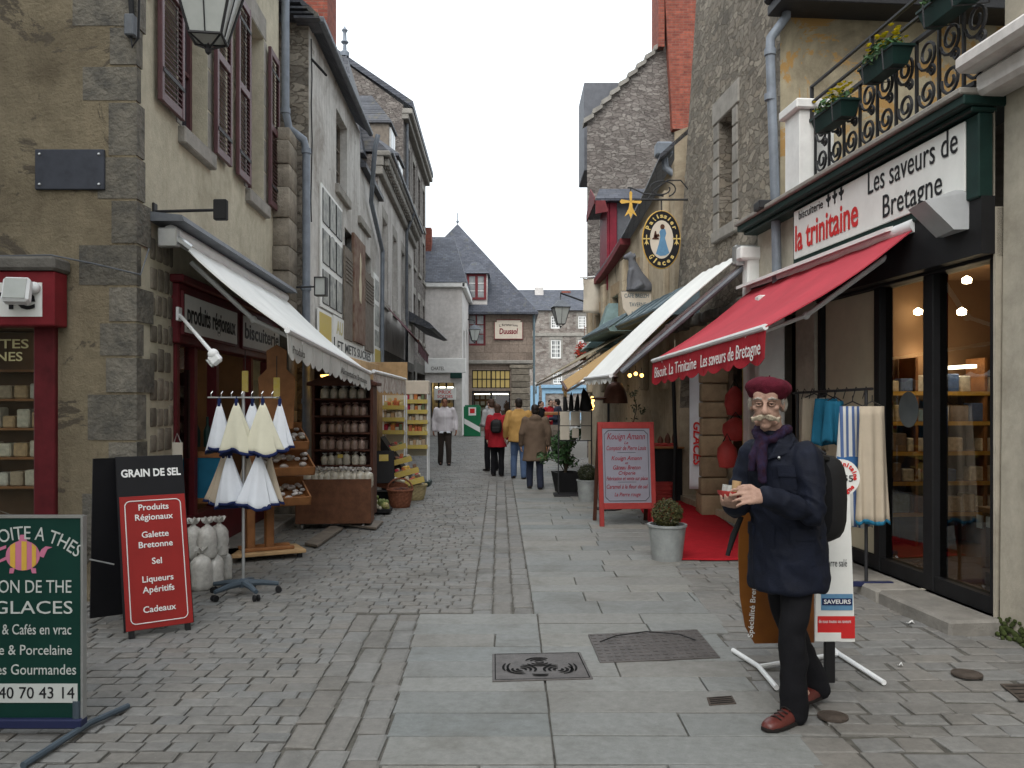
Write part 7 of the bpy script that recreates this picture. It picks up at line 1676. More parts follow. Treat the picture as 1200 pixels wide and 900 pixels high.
# ---------------------------------------------------------------- apron rail at the biscuit shop
W = T(2.93, 7.0, 0, 0); x_ = lambda Y: 2.93 - .085*(Y-7.0)
ar = empty('garment_rail', W, 'black garment rail on navy castor feet by the glass doors', 'rail')
mb = MB(); mb.path([(x_(8.5),8.5,1.68),(x_(6.95),6.95,1.70)], .012, 6); mb.path([(x_(8.4),8.4,.1),(x_(8.4),8.4,1.68)], .014, 6); mb.path([(x_(7.05),7.05,.1),(x_(7.05),7.05,1.70)], .014, 6)
for k in range(9): Y = 7.05+k*.17; mb.path([(x_(Y)-.03,Y,1.62),(x_(Y),Y,1.72),(x_(Y)+.02,Y,1.69)], .004, 5)
mb.build('rail', M['iron'], ar)
for Y in (8.4, 7.05): mb = MB(); mb.box(x_(Y)-.22, x_(Y)+.22, Y-.025, Y+.025, .07, .11, .006); mb.build('foot', M['navy_metal'], ar)
for Y in (8.4, 7.05):
    for s_ in (-1, 1): m = MB(); x = x_(Y)+s_*.2; m.path([(x-.012,Y,.035),(x+.012,Y,.035)], .035, 10); m.build('castor', M['steel'], ar)
def hang(W, mat, w0, w1, h, seed, lab, name='apron', extra=None):
    n = 60; ph = seed*1.7
    def rg(t, z): 
        w = (w0+(w1-w0)*t)/2; return [Vector((w*math.cos(2*math.pi*k/n), (.035+.04*t)*math.sin(2*math.pi*k/n) + .016*(.3+t)*math.sin(w*math.cos(2*math.pi*k/n)*70+ph), z + .012*t*math.sin(k*.5+ph))) for k in range(n)]
    mb = MB(W); mb.loft([rg(t/12, -h*t/12) for t in range(13)]); a = tag(mb.build(name, mat, smooth='all'), lab, 'apron', 'aprons on the garment rail')
    m = MB(W); m.path([(-w0*.4,0,.0),(0,0,.04),(w0*.4,0,.0)], .006, 5); m.path([(0,0,.04),(0,0,.09)], .004, 5); m.build('hanger', M['iron'], a)
    if extra: m = MB(W); m.loft([[p*1.0 + Vector((0, -.004 if p.y < 0 else .004, 0)) for p in rg(t, -h*t)] for t in extra[1:]]); m.build('band', extra[0], a, smooth='all')
    return a
hang(Matrix.Translation(P(954,466,8.2)), M['apron_sand'], .22, .26, .5, 1, 'short sand coloured apron at the far end of the garment rail')
hang(Matrix.Translation(P(968,467,7.8)), M['apron_blue'], .2, .27, .42, 2, 'petrol blue apron on the garment rail')
hang(Matrix.Translation(P(978,470,7.55)), M['apron_blue'], .16, .22, .36, 5, 'petrol blue apron tucked behind the striped one')
hang(Matrix.Translation(P(999,476,7.25)), M['apron_stripe'], .22, .33, 1.02, 3, 'long blue and white striped apron on the garment rail', extra=(M['apron_blue2'], .42, .62))
hang(Matrix.Translation(P(1022,476,7.0)), M['apron_sand'], .2, .28, .96, 4, 'long sand apron with blue hem nearest the glass doors', extra=(M['apron_blue'], .97, 1.0))
# ---------------------------------------------------------------- 1955 pavement sign behind the man
W = T(0, 4.78, 0, 0); xs = lambda px: (px-600)*.00478; zs = lambda py: EYE-(py-470)*.00478
ps = empty('pavement_sign', T(xs(945), 4.78, 0), 'tall white and orange advertising panel on white tube feet behind the bearded man', 'sign board')
cx_, cz_ = xs(986), zs(560); rr_ = .104
pts = [(xs(955),0,zs(752)), (xs(1002),0,zs(752)), (xs(996.5),0,zs(598))]
pts += [(cx_+rr_*math.cos(R(a)), 0, cz_+rr_*math.sin(R(a))) for a in range(-62, 243, 12)] + [(xs(958),0,zs(600))]
mb = MB(W); mb.prism(pts, (0,.012,0)); pn = mb.build('white_panel', M['sign_white'], ps)
mb = MB(W); q = [(xs(955),-.0,zs(754)), (xs(885),-.0,zs(755)), (xs(874),0,zs(735)), (xs(868),0,zs(700)), (xs(866),0,zs(650)), (xs(868),0,zs(600)), (xs(876),0,zs(560)), (xs(900),0,zs(545)), (xs(955),0,zs(545))]; mb.prism([(p[0],.013,p[2]) for p in q], (0,.01,0)); op = mb.build('orange_panel', M['orange_print'], ps)
lettering([('Spécialité Bretonne Caramel', xs(884), zs(690), .03, .55, {'rot': R(86)})], W, M['letter_white'], op, .009)
lettering([('Caramel au beurre salé', xs(962), zs(660), .045, .29, {'bold': -.005})], W, M['letter_black'], pn, -.003)
mb = MB(W); mb.box(xs(958), xs(1002)-.002, -.004, -.001, zs(748), zs(722)); rb_2 = mb.build('red_band', M['letter_red'], pn)
lettering([('de nous toutes ses saveurs', xs(978), zs(728), .02, .18, {'bold': -.005})], W, M['letter_white'], rb_2, -.006)
mb = MB(W); mb.box(xs(955)-.002, xs(985), -.008, -.005, zs(751), zs(741)); mb.build('white_strip', M['sign_white'], rb_2)
mb = MB(W); mb.box(xs(962), xs(999), -.004, -.001, zs(715), zs(696)); bl_ = mb.build('blue_label', M['fig_blue'], pn)
mb = MB(W); mb.box(xs(963), xs(998), -.007, -.004, zs(709), zs(701)); b2_ = mb.build('label_band', M['navy_cloth'], bl_)
lettering([('SAVEURS', xs(980.5), zs(705), .024, .15, {'bold': .02})], W, M['letter_white'], b2_, -.009)
lettering([('1955', cx_+.012, cz_-.005, .036, .105, {'bold': .01})], W, M['letter_black'], pn, -.003)
its = []
for s, a0, a1, top in (('La Trinitaine', 165, -10, True), ('Bretagne', 225, 325, False)):
    for i, ch in enumerate(s):
        if ch == ' ': continue
        t = R(a0 + (a1-a0)*(i+.5)/len(s)); its.append((ch, cx_+.078*math.cos(t), cz_+.078*math.sin(t), .026, None, {'rot': t - math.pi/2 if top else t + math.pi/2, 'bold': .04}))
lettering(its, W, M['letter_red'], pn, -.003)
mb = MB(); 
g1, g2, g3 = G(859,762,.02), G(889,781,.02), G(910,806,.02); mb.path([g1, g2, g3], .015, 8)
h1, h2_, h3_ = G(967,752,.02), G(983,766,.02), G(1036,800,.02); mb.path([h1, h2_, h3_], .015, 8); mb.path([g2, h2_], .014, 8); mb.build('tube_stand', M['white_metal'], ps, smooth=True)
mb = MB(W); mb.box(xs(967), xs(979), .0, .03, .02, zs(752)-.001, .004); mb.build('post', M['black'], ps)
# ---------------------------------------------------------------- covers and litter on the ground
M['slot'] = pm('black drain slot', (.004,.004,.004), .9, .1, 5, 0)
a, b, c, d = G(577,768), G(680,766), G(695,797), G(577,800)
mb = MB(); mb.prism([(p.x,p.y,.001) for p in (d, c, b, a)], (0,0,.010), .002); gr = tag(mb.build('drain_grate', M['cast_iron']), 'ornate square drain grate with swirling slots', 'drain grate')
cx_, cy = (a.x+b.x+c.x+d.x)/4, (a.y+d.y)/2; mb = MB()
def slot(ox, oy, r, a0, a1, w=.014):
    n = 12; pi_ = []; po_ = []; SX, SY = 1.28, 1.22
    for k in range(n+1):
        t = R(a0+(a1-a0)*k/n); ww = w*(.35+.65*math.sin(math.pi*k/n)**.5); pi_.append((cx_+SX*(ox+(r-ww/2)*math.cos(t)), cy+SY*(oy+(r-ww/2)*math.sin(t)), .0135)); po_.append((cx_+SX*(ox+(r+ww/2)*math.cos(t)), cy+SY*(oy+(r+ww/2)*math.sin(t)), .0135))
    for k in range(n): mb.quad(pi_[k], pi_[k+1], po_[k+1], po_[k])
for ox, oy, r0 in ((0,.072,20),(-.085,-.048,140),(.085,-.048,260)):
    for i, r in enumerate((.020,.043,.066)): slot(ox, oy, r, r0+15*i, r0+145), slot(ox, oy, r, r0+190, r0+330-10*i)
for s_ in (0, 180):
    for i in range(2): slot(0, -.015, .150+i*.020, s_-24+i*4, s_+24-i*4, .011)
slot(0, 0, .125, 252, 288); slot(0, 0, .145, 256, 284)
mb.build('slot', M['slot'], gr, recalc=False)
mb = MB(); 
for p, q in ((a,b),(b,c),(c,d),(d,a)):
    v = (q-p).normalized()*.006; n_ = Vector((-v.y, v.x, 0)); p2, q2 = p.lerp(Vector((cx_,cy,0)), .06), q.lerp(Vector((cx_,cy,0)), .06); mb.quad(*[(w.x,w.y,.0132) for w in (p2-n_*.5, q2-n_*.5, q2+n_*.5, p2+n_*.5)])
mb.build('rim_gap', M['slot'], gr, recalc=False)
a, b, c, d = G(689,745), G(817,739), G(844,772), G(703,778)
mb = MB(); mb.prism([(p.x,p.y,.001) for p in (d, c, b, a)], (0,0,.010), .002); ch = tag(mb.build('manhole_plate', M['cast_iron']), 'large studded iron plate with a curved handle cable', 'manhole cover')
mb = MB()
for i in range(15):
    for j in range(9):
        p = d.lerp(c, (i+.5)/15).lerp(a.lerp(b, (i+.5)/15), (j+.5)/9); mb.box(p.x-.016, p.x+.016, p.y-.011, p.y+.011, .011, .0155, .003)
tag(mb.build('studs', M['cast_iron'], ch), kind='stuff')
mb = MB(); mb.path([G(703,752,.02), G(722,745,.03), G(757,740,.03), G(795,743,.03), G(815,750,.02)], .004, 5); mb.build('wire', M['black'], ch)
for i, (q, lb) in enumerate(((((828,819),(858,817),(863,826),(831,828)), 'small square cover in the slabs by the man\'s shoe'), (((1172,803),(1215,803),(1230,822),(1195,822)), 'square iron cover at the right edge of the pavement'))):
    pts = [G(*v) for v in q]; mb = MB(); mb.prism([(p.x,p.y,.001) for p in pts[::-1]], (0,0,.009), .002); o = tag(mb.build('square_cover', M['cast_dark']), lb, 'cover')
    mb = MB()
    for k in range(4): p = pts[3].lerp(pts[0], (k+.6)/4.4); q_ = pts[2].lerp(pts[1], (k+.6)/4.4); mb.quad((p.x+.01,p.y-.006,.0115),(q_.x-.01,q_.y-.006,.0115),(q_.x-.01,q_.y+.004,.0115),(p.x+.01,p.y+.004,.0115))
    mb.build('groove', M['slot'], o, recalc=False)
for px, py, r, lb in ((1133,791,.085,'round rusty cover on the pavement near the right edge'), (976,841,.075,'round worn cover beside the man\'s rear shoe')):
    g = G(px, py); mb = MB(T(g.x, g.y, .001)); mb.lathe([(.0,0),(r,0),(r,.011),(r*.88,.011),(r*.86,.008),(r*.8,.011),(.0,.012)], n=28); o = tag(mb.build('round_cover', M['cast_dark'], smooth=True), lb, 'cover')
for i, (px, py) in enumerate(((1067,731), (1055,781))):
    g = G(px, py); mb = MB(T(g.x, g.y, .012, 30)); s_ = (.03,.018)[i]; mb.grid(lambda a, b: Vector(((a-.5)*s_*2, (b-.5)*s_, .01*math.sin(a*5)*math.cos(b*4))), 6, 5); o = tag(mb.build('paper_scrap', M['white_paint'], smooth=True), ('crumpled white paper scrap in front of the glass doors', 'tiny white paper scrap on the right pavement')[i], 'litter'); md = o.modifiers.new('t', 'SOLIDIFY'); md.thickness = .001
# ---------------------------------------------------------------- people
V = Vector
def limb(mb, pts, rs, n=12):
    mb.path(pts, list(rs), n)
    for p, r in zip(pts, rs): mb.ball(p, r*.99, n, 8)
def join(mb, mb2, Mx):
    me = bpy.data.meshes.new('tmp_join'); mb2.bm.to_mesh(me); mb2.bm.free(); me.transform(Mx); mb.bm.from_mesh(me); bpy.data.meshes.remove(me)
def ering(c, rx, ry, n=24, tilt=0, sq=1.0):
    """elliptic ring around c, leaning forward by tilt"""
    out = []
    for k in range(n):
        a = 2*math.pi*k/n; x = rx*abs(math.cos(a))**sq*(1 if math.cos(a) > 0 else -1); y = ry*abs(math.sin(a))**sq*(1 if math.sin(a) > 0 else -1)
        out.append(V(c) + V((x, y*math.cos(tilt), -y*math.sin(tilt)*-1)))
    return out
def head_shape(fine=True):
    """head facing -y, origin at eye height in the middle of the skull"""
    m = MB(); m.ball((0,.014,.032), 1, 20, 14, .074, .093, .085); m.ball((0,-.024,-.040), 1, 18, 12, .058, .062, .078); m.ball((0,-.066,-.100), .024, 12, 8, 1.1, .9, .9)
    m.ball((0,-.052,.045), 1, 16, 10, .062, .042, .045)
    m.path([(0,-.086,.016),(0,-.101,-.012),(0,-.113,-.034)], [.009,.0115,.0155], 10); m.ball((0,-.109,-.035), .0155, 10, 8)
    for s in (-1, 1):
        m.ball((s*.013,-.097,-.038), .011, 8, 6); m.ball((s*.043,-.056,-.016), .022, 12, 8, 1, .9, .8); m.path([(s*.012,-.092,.021),(s*.034,-.089,.027),(s*.056,-.070,.020)], [.009,.010,.008], 8)
        m.ball((s*.075,.008,-.006), 1, 10, 8, .010, .020, .033); m.path([(s*.054,-.005,-.062),(s*.036,-.050,-.096)], [.018,.017], 8)
    m.path([(-.026,-.082,-.0685),(0,-.091,-.067),(.026,-.082,-.0685)], [.006,.0085,.006], 8); m.path([(-.022,-.081,-.080),(0,-.088,-.081),(.022,-.081,-.080)], [.006,.0085,.006], 8)
    return m
def hand(mb, wrist, palm_dir, back_dir, curl=.6, side=1, s=1.0, spread=.05, th=.9):
    """palm, four unequal bent fingers and a thumb leaving the palm's side. palm_dir: wrist->knuckles, back_dir: out of the back of the hand"""
    d = V(palm_dir).normalized(); b = V(back_dir); b = (b - d*b.dot(d)).normalized(); x = d.cross(b)*side; w = V(wrist)
    k0 = w + d*.085*s
    for f, off in enumerate((.034,.011,-.012,-.034)): mb.path([w + x*off*.55*s, k0 + x*off*s], [.016*s,.0125*s], 8)
    mb.path([w + x*.012*s, w + d*.05*s], [.021*s,.019*s], 10); mb.path([w - x*.012*s, w + d*.05*s - x*.015*s], [.020*s,.018*s], 10)
    for f, (off, L) in enumerate(((.034,.070),(.011,.080),(-.012,.074),(-.034,.058))):
        p = k0 + x*off*s; pts = [p]; ang = .18 + curl*.5; q = p
        for j, fr in enumerate((.46,.31,.23)):
            dv = (d*math.cos(ang) - b*math.sin(ang) + x*spread*(1.5-f)*.6).normalized(); q = q + dv*L*fr*s; pts.append(q); ang += curl*(.85 - .1*j)
        mb.path(pts, [.0088*s,.0082*s,.0076*s,.0066*s], 8)
        for p_, r_ in zip(pts, (.0094,.0087,.0079,.0069)): mb.ball(p_, r_*s, 8, 6)
    t0 = w + d*.028*s + x*.022*s; t1 = t0 + (d*.55 + x*.75 - b*.25).normalized()*.038*s; t2 = t1 + (d*.8 + x*.30*(1-th) - b*.35*th).normalized()*.032*s; t3 = t2 + (d*.8 - b*.5*th - x*.1*th).normalized()*.024*s
    mb.path([t0,t1,t2,t3], [.0165*s,.0125*s,.0108*s,.0085*s], 8)
    for p_, r_ in ((t1,.0125),(t2,.011),(t3,.009)): mb.ball(p_, r_*s, 8, 6)
def folds(a, f, seed=0, zs=.5):
    o = V((seed*3.1, seed*1.7, seed*5.3))
    def d(co, n):
        p = V((co.x, co.y, co.z*zs))*f + o; return a*(noise.noise(p) + .5*noise.noise(p*2.3))
    return d
def shoe_shape(mb, heel, toe, w=.045, h=.085):
    heel, toe = V(heel), V(toe); d = (toe-heel); L = d.length; d.normalize(); x = V((-d.y, d.x, 0)); rings = []
    for t, ww, hh in ((0,.62,.9),(.08,.80,1.0),(.25,.84,1.0),(.42,.86,.86),(.6,1.0,.66),(.8,.98,.56),(.93,.72,.48),(1.0,.36,.36)):
        c = heel + d*L*t; W_ = w*ww; H_ = h*hh; rings.append([c + x*W_*math.cos(a)*(1 if math.sin(a) > -.2 else .97) + V((0,0,max(.012, H_*(.42+.55*math.sin(a))))) for a in [2*math.pi*k/16 for k in range(16)]])
    mb.loft(rings)
def shoe_pair(W, shoes, root, mat, w=.045, h=.085):
    for heel, toe in shoes:
        m = MB(W); shoe_shape(m, heel, toe, w, h); s = m.build('shoe', mat, root, smooth=60)
        heel, toe = V(heel), V(toe); d = toe-heel; L = d.length; d.normalize(); x = V((-d.y, d.x, 0)); pts = [heel + d*L*t + x*w*k*sg for sg, seq in ((1, ((0,.6),(.1,.85),(.4,.9),(.65,1.05),(.85,.95),(1.01,.4))), (-1, ((1.01,.4),(.85,.95),(.65,1.05),(.4,.9),(.1,.85),(0,.6)))) for t, k in seq]
        m = MB(W); m.prism([(p.x,p.y,heel.z+.001 if heel.z > .02 else .006) for p in pts], (0,0,.018), .003); m.build('sole', M['sole'], s)
def figure(px, py, Yd, h, heading, lab, top, legs, hair, skin='skin', coat_len=.80, stride=.0, arms='hang', hood=False, flare=1.0, hairlen=0, cap=None, width=1.0, seated=False, loc=None, group=None, vox=.016):
    """a street figure facing -y at heading 0; sizes for 1.75 m scaled to h"""
    g = loc if loc else G(px, py); W = T(g[0], g[1], g[2] if loc else 0, heading) @ Matrix.Scale(h/1.75, 4); rr = random.Random(int(px*7+py))
    hipz, dz = .92, 0
    aL, aR = V((.10,-stride,.085)), V((-.10,stride,.085)); kL, kR = V((.095,-stride*.62-.03,.50)), V((-.095,stride*.35-.02,.50))
    sh = [V((.185*width,.0,1.42)), V((-.185*width,.0,1.42))]
    if arms == 'hang': el = [V((.25*width,.03,1.14)), V((-.25*width,.03,1.14))]; wr = [V((.26*width,-.05-stride*.3,.90)), V((-.26*width,-.05+stride*.3,.90))]
    else: el = [V((.245*width,.02,1.13)), V((-.245*width,.02,1.13))]; wr = [V((.13,-.22,1.12)), V((-.13,-.22,1.10))]
    b = MB(W)
    join(b, head_shape(), Matrix.Translation((0,-.035,1.615)))
    limb(b, [(0,.012,1.38),(0,-.005,1.53)], [.07,.055])
    b.loft([ering((0,0,z), rx, ry) for z, rx, ry in ((.88,.15,.10),(1.0,.14,.095),(1.15,.14,.10),(1.30,.17,.11),(1.40,.15,.09),(1.45,.07,.06))])
    for s, e, w in zip(sh, el, wr):
        limb(b, [s, e, w], [.055,.042,.030]); hand(b, w, (w-e).normalized(), (1 if s.x > 0 else -1, 0, 0) if arms == 'hang' else (0,0,1), .5, -1 if s.x > 0 else 1, 1.05)
    for k, a, x in ((kL, aL, .09), (kR, aR, -.09)): limb(b, [(x,0,.90), k, a], [.08,.055,.042]); b.path([a + V((0,.03,-.045)), a + V((0,-.14,-.055))], [.036,.026], 8)
    body = remesh(b, 'person', M[skin], None, vox*.55, 2, W, .4, label=lab, cat='person', group=group)
    # trousers
    m = MB(W)
    for k, a, x in ((kL, aL, .085), (kR, aR, -.085)): limb(m, [(x,.01,.92), k, a + V((0,.01,-.015))], [.105,.078,.068])
    m.loft([ering((0,.01,z), rx, ry) for z, rx, ry in ((.84,.16,.115),(.94,.17,.125),(1.04,.155,.12))]); remesh(m, 'trousers', M[legs], body, vox, 3, W, disp=folds(.010, 7, 1))
    # coat
    m = MB(W); c = coat_len; f = flare
    m.loft([ering((0,.008,z), rx*width, ry) for z, rx, ry in ((c,.205*f,.165*f),(c+.004,.21*f,.17*f),((c+1.1)/2,.195*(f+1)/2,.16),(1.10,.185,.15),(1.25,.20,.155),(1.36,.195,.13),(1.44,.13,.10),(1.50,.078,.075))])
    for s, e, w in zip(sh, el, wr): limb(m, [s + V((0,.005,-.012)), e, w + (e-w)*.06], [.082,.070,.055])
    if hood: m.ball((0,.075,1.455), 1, 16, 10, .125, .07, .085)
    else: m.path([(.075*math.cos(R(t)), .01+.075*math.sin(R(t)), 1.495) for t in range(0,360,30)], .022, 8, closed=True)
    coat = remesh(m, 'coat', M[top], body, vox, 3, W, disp=folds(.013, 6, rr.random()*5, .8))
    m = MB(W); m.box(-.004,.004,-.19,-.13,c+.03,1.4) if False else None
    # hair
    m = MB(W); o = V((0,-.035,1.615))
    m.ball(o + V((0,.022,.042)), 1, 18, 12, .083, .096, .088); m.ball(o + V((0,.05,-.02 - hairlen*.4)), 1, 14, 10, .076, .065, .075 + hairlen)
    hr = remesh(m, 'hair' if not cap else 'knitted_hat', M[cap or hair], body, vox*.7, 3, W, disp=folds(.006, 18, 2)) 
    for q in hr.data.vertices:                                  # keep the face clear of hair
        l = q.co - o
        if l.y < -.035 and l.z < .055: q.co.y = o.y - .035 + (l.y + .035)*.15
    for s in (-1, 1): e = MB(W); e.ball(o + V((s*.030,-.0795,.004)), .010, 8, 6); e.build('eye', M['hair_dark'], body, smooth='all')
    shoe_pair(W, [(a + V((0,.07,-.08)), a + V((0,-.19,-.08))) for a in (aL, aR)], body, M['sole'])
    return body, W
# --- passers-by
wj, Wj = figure(521, 545, 21, 1.70, 8, 'person in a pale grey padded jacket and brown trousers walking towards the camera', 'puffer', 'trouser_brown', 'hair_dark', 'skin_dk', .86, .10, 'hang', width=1.12)
m = MB(Wj)
for s in (-1, 1): m.prism([(s*.03,-.175,.88),(s*.13,-.17,.88),(s*.15,-.165,.83),(s*.05,-.18,.83)], (0,.012,0))
m.build('shirt_hem', M['apron_white'], wj)
m = MB(Wj); m.path([(0,-.176,.9),(0,-.166,1.12),(0,-.166,1.28),(0,-.14,1.4)], .006, 5); m.build('zip', M['white_metal'], wj)
rc, Wr = figure(583, 558, 18.2, 1.55, 172, 'person in a red wool coat with a small black backpack, seen from behind', 'coat_red', 'trouser_black', 'hair_brown', 'skin', .70, .03, 'hang', flare=1.12, hairlen=.03)
def backpack(W, w, h, d, z, y, lab):
    W = W @ T(0, y, z); bp = empty('backpack', W, lab, 'backpack')
    m = MB(W); m.loft([[V((w*.5*sx*math.copysign(abs(math.cos(a))**.6, math.cos(a)), yy*.5, hh*.5*math.copysign(abs(math.sin(a))**.6, math.sin(a)))) for a in [2*math.pi*k/20 for k in range(20)]] for sx, yy, hh in ((.9,-d*.9,h*.92),(1,-d*.3,h),(1,d*.5,h*.97),(.85,d*.95,h*.8),(.5,d*1.1,h*.4))]); m.build('bag', M['black'], bp, smooth=50)
    m = MB(W); m.box(-w*.33,w*.33,d*.42,d*.66,-h*.40,-h*.02,.02); m.build('pocket', M['black'], bp)
    for s in (-1, 1): m = MB(W); m.path([(s*w*.3,-d*.3,h*.45),(s*w*.34,-d*1.2,h*.5)], .016, 6); m.build('strap', M['black'], bp)
    m = MB(W); m.path([(-.05,0,h*.49),(0,0,h*.56),(.05,0,h*.49)], .008, 6); m.build('handle', M['black'], bp)
    return bp
backpack(Wr, .27, .32, .13, 1.2, .2, 'small black backpack worn over the red coat')
figure(576, 552, 19.5, 1.66, 215, 'person in a light grey jacket half hidden beside the red coat', 'jacket_grey', 'trouser_black', 'hair_brown', 'skin', .84, .02, 'fold')
figure(608, 561, 17.6, 1.67, 186, 'person in a mustard jacket and blue jeans walking away', 'jacket_yellow', 'jeans', 'hair_dark', 'skin', .80, .09, 'hang', width=1.12)
figure(627, 573, 15.6, 1.55, 184, 'person in a brown hooded parka and dark hat walking away', 'coat_brown', 'denim_dk', 'hair_dark', 'skin', .58, .10, 'hang', hood=True, flare=1.15, cap='hair_dark', width=1.1)
figure(572, 511, 39, 1.62, 70, 'person in a grey jacket looking at the far brown house window', 'jacket_grey', 'denim_dk', 'hair_dark', 'skin', .84, .0, 'fold')
# --- three people by the far tables
for i, (px, Y, hd, top, lb) in enumerate(((633, 26, 60, 'trouser_black', 'dark dressed person at the far terrace, left of the wooden table'), (645, 27.5, 20, 'coat_red', 'person in a red jacket at the far terrace table'), (653.5, 25.5, 250, 'denim_dk', 'dark haired person in navy at the right of the far terrace table'))):
    g = P(px, 500, Y); figure(px, 520+i, Y, (1.62, 1.66, 1.68)[i], hd, lb, top, 'trouser_black', 'hair_dark', 'skin', .82, 0, 'fold', loc=(g.x, Y, 0))
g = P(650, 500, 23.5); W = T(g.x, 23.5, 0, 0); tt = empty('terrace_table', W, 'tall wooden terrace table with open legs far down the right side', 'table')
m = MB(W); m.box(-.28,.32,-.25,.25,1.22,1.30,.01); m.build('tabletop', M['wood'], tt)
for x in (-.25,.27):
    for y in (-.2,.2): m = MB(W); m.box(x-.025,x+.025,y-.025,y+.025,0,1.22); m.build('leg', M['wood'], tt)
for a_, b_ in ((.35,.40),(.8,.95)): m = MB(W); m.box(-.2,.25,-.2,-.17,a_,b_); m.build('rail', M['wood_grey'], tt)
for i, (px, Y) in enumerate(((641, 24.5), (652, 24.8))):
    g = P(px, 500, Y); W = T(g.x, Y, 0, 20*i); ch = empty('terrace_chair', W, ('pale chair on the left under the far terrace table', 'pale chair on the right under the far terrace table')[i], 'chair', 'far terrace chairs')
    m = MB(W); m.box(-.2,.2,-.2,.2,.44,.47,.01); m.build('seat', M['wood_grey'], ch)
    for x in (-.18,.18):
        for y in (-.18,.18): m = MB(W); m.path([(x,y,0),(x*.9,y*.9,.44)], .016, 6); m.build('leg', M['iron'], ch)
    m = MB(W); m.box(-.19,.19,.17,.19,.6,.85,.01); m.path([(-.18,.18,.46),(-.18,.18,.8)], .014, 6); m.path([(.18,.18,.46),(.18,.18,.8)], .014, 6); m.build('backrest', M['wood_grey'], ch)
# --- green refuse sign box near the far shop
g = G(555, 511); W = T(g.x-.05, 38.6, 0, 0); gb = empty('green_stand', W, 'bright green stand with a white diagonal band by the far shop', 'stand')
M['green_bright'] = pm('bright green', (.012,.15,.065), .5, .1, 4, 0)
m = MB(W); m.box(-.38,.38,0,.35,0,1.36,.02); m.box(-.33,.33,.02,.33,1.36,1.42,.02); m.build('body', M['green_bright'], gb)
m = MB(W); m.prism([(-.36,-.012,.82),(-.36,-.012,.58),(.36,-.012,.18),(.36,-.012,.42)], (0,.01,0)); m.build('band', M['letter_white'], gb)
m = MB(W); m.box(-.16,.18,-.012,-.001,.95,1.32); nt_ = m.build('notice', M['letter_white'], gb); m = MB(W); m.box(-.1,.12,-.02,-.013,1.05,1.26); m.build('notice_print', M['letter_red'], nt_)
g = P(518.5, 460, 37.5); W = T(g.x, 38.9, 0, 0); m = MB(W); m.box(-.5,.5,0,.05,1.65,2.2,.01); t = tag(m.build('price_sign', M['sign_white']), 'white price sign on a post outside the white house shop', 'sign'); m = MB(W); m.box(-.03,.03,.01,.05,0,1.64); m.build('post', M['steel'], t); lettering([('PRIX', 0, 2.0, .16, .6), ('SOLDES', 0, 1.8, .14, .7)], W, M['letter_red'], t, -.004)
# ---------------------------------------------------------------- the bearded man in the beret
WB = T(1.40, 4.32, 0, -53.1)
hd_c = V((.008,-.187,1.588)); HM = Matrix.Translation(hd_c) @ Matrix.Rotation(R(31), 4, 'Z') @ Matrix.Rotation(R(4), 4, 'X')
b = MB(WB)
join(b, head_shape(), HM)
limb(b, [(0,-.085,1.36),(0,-.13,1.43),(.004,-.165,1.53)], [.066,.055,.052])
b.loft([ering((0,y,z), rx, ry) for z, y, rx, ry in ((.88,.0,.145,.10),(1.0,-.01,.14,.10),(1.15,-.035,.15,.105),(1.28,-.065,.165,.105),(1.37,-.09,.14,.085),(1.41,-.10,.07,.06))])
shl, ell_, wrl = V((.150,-.075,1.335)), V((.215,-.130,1.07)), V((.125,-.375,1.155))
shr, elr, wrr = V((-.150,-.075,1.335)), V((-.205,-.14,1.07)), V((-.045,-.375,1.10))
for s, e, w in ((shl, ell_, wrl), (shr, elr, wrr)): limb(b, [s, e, w], [.055,.043,.030])
hand(b, wrl, (-.035,-.09,.006), (.75,-.25,.40), .48, 1, 1.0, .10, .8)
hand(b, wrr, (.045,-.09,.012), (0,.0,-1), .55, 1, .98, .03, .8)
kl, al = V((.085,-.075,.49)), V((.062,-.060,.085)); kr, ar_ = V((-.055,.06,.49)), V((-.03,.285,.115))
for k, a, x in ((kl, al, .085), (kr, ar_, -.085)): limb(b, [(x,.0,.88), k, a], [.08,.055,.042]); b.path([a + V((0,.02,-.045)), a + V((0,-.13,-.06))], [.034,.024], 8)
man = remesh(b, 'person', M['skin'], None, .0058, 2, WB, .4, label='old man in a burgundy beret, navy coat and oxblood shoes standing with a tasting dish', cat='person')
# face details
F = lambda p: HM @ V(p)
for s in (-1, 1):
    m = MB(WB); m.ball(F((s*.031,-.0765,.0045)), .0125, 12, 8); ey = m.build('eye', M['eye_grey'], man, smooth='all')
    m = MB(WB); m.ball(F((s*.0305,-.0855,.0045)), .0062, 10, 6); m.build('iris', M['hair_dark'], ey, smooth='all')
    m = MB(WB); m.path([F((s*.015,-.0860,.007)), F((s*.023,-.0905,.0112)), F((s*.033,-.0900,.0118)), F((s*.047,-.0795,.0055))], [.0034,.0048,.0048,.0034], 6); m.path([F((s*.016,-.0850,.002)), F((s*.025,-.0885,-.0035)), F((s*.035,-.0870,-.0035)), F((s*.047,-.0785,.003))], [.0022,.0030,.0030,.0022], 6); m.build('eyelid', M['skin'], man, smooth='all')
    m = MB(WB); m.path([F((s*.014,-.0975,.026)), F((s*.033,-.0985,.033)), F((s*.058,-.079,.024))], [.0045,.0065,.003], 6); m.build('eyebrow', M['hair_grey'], man, smooth='all')
m = MB(WB)
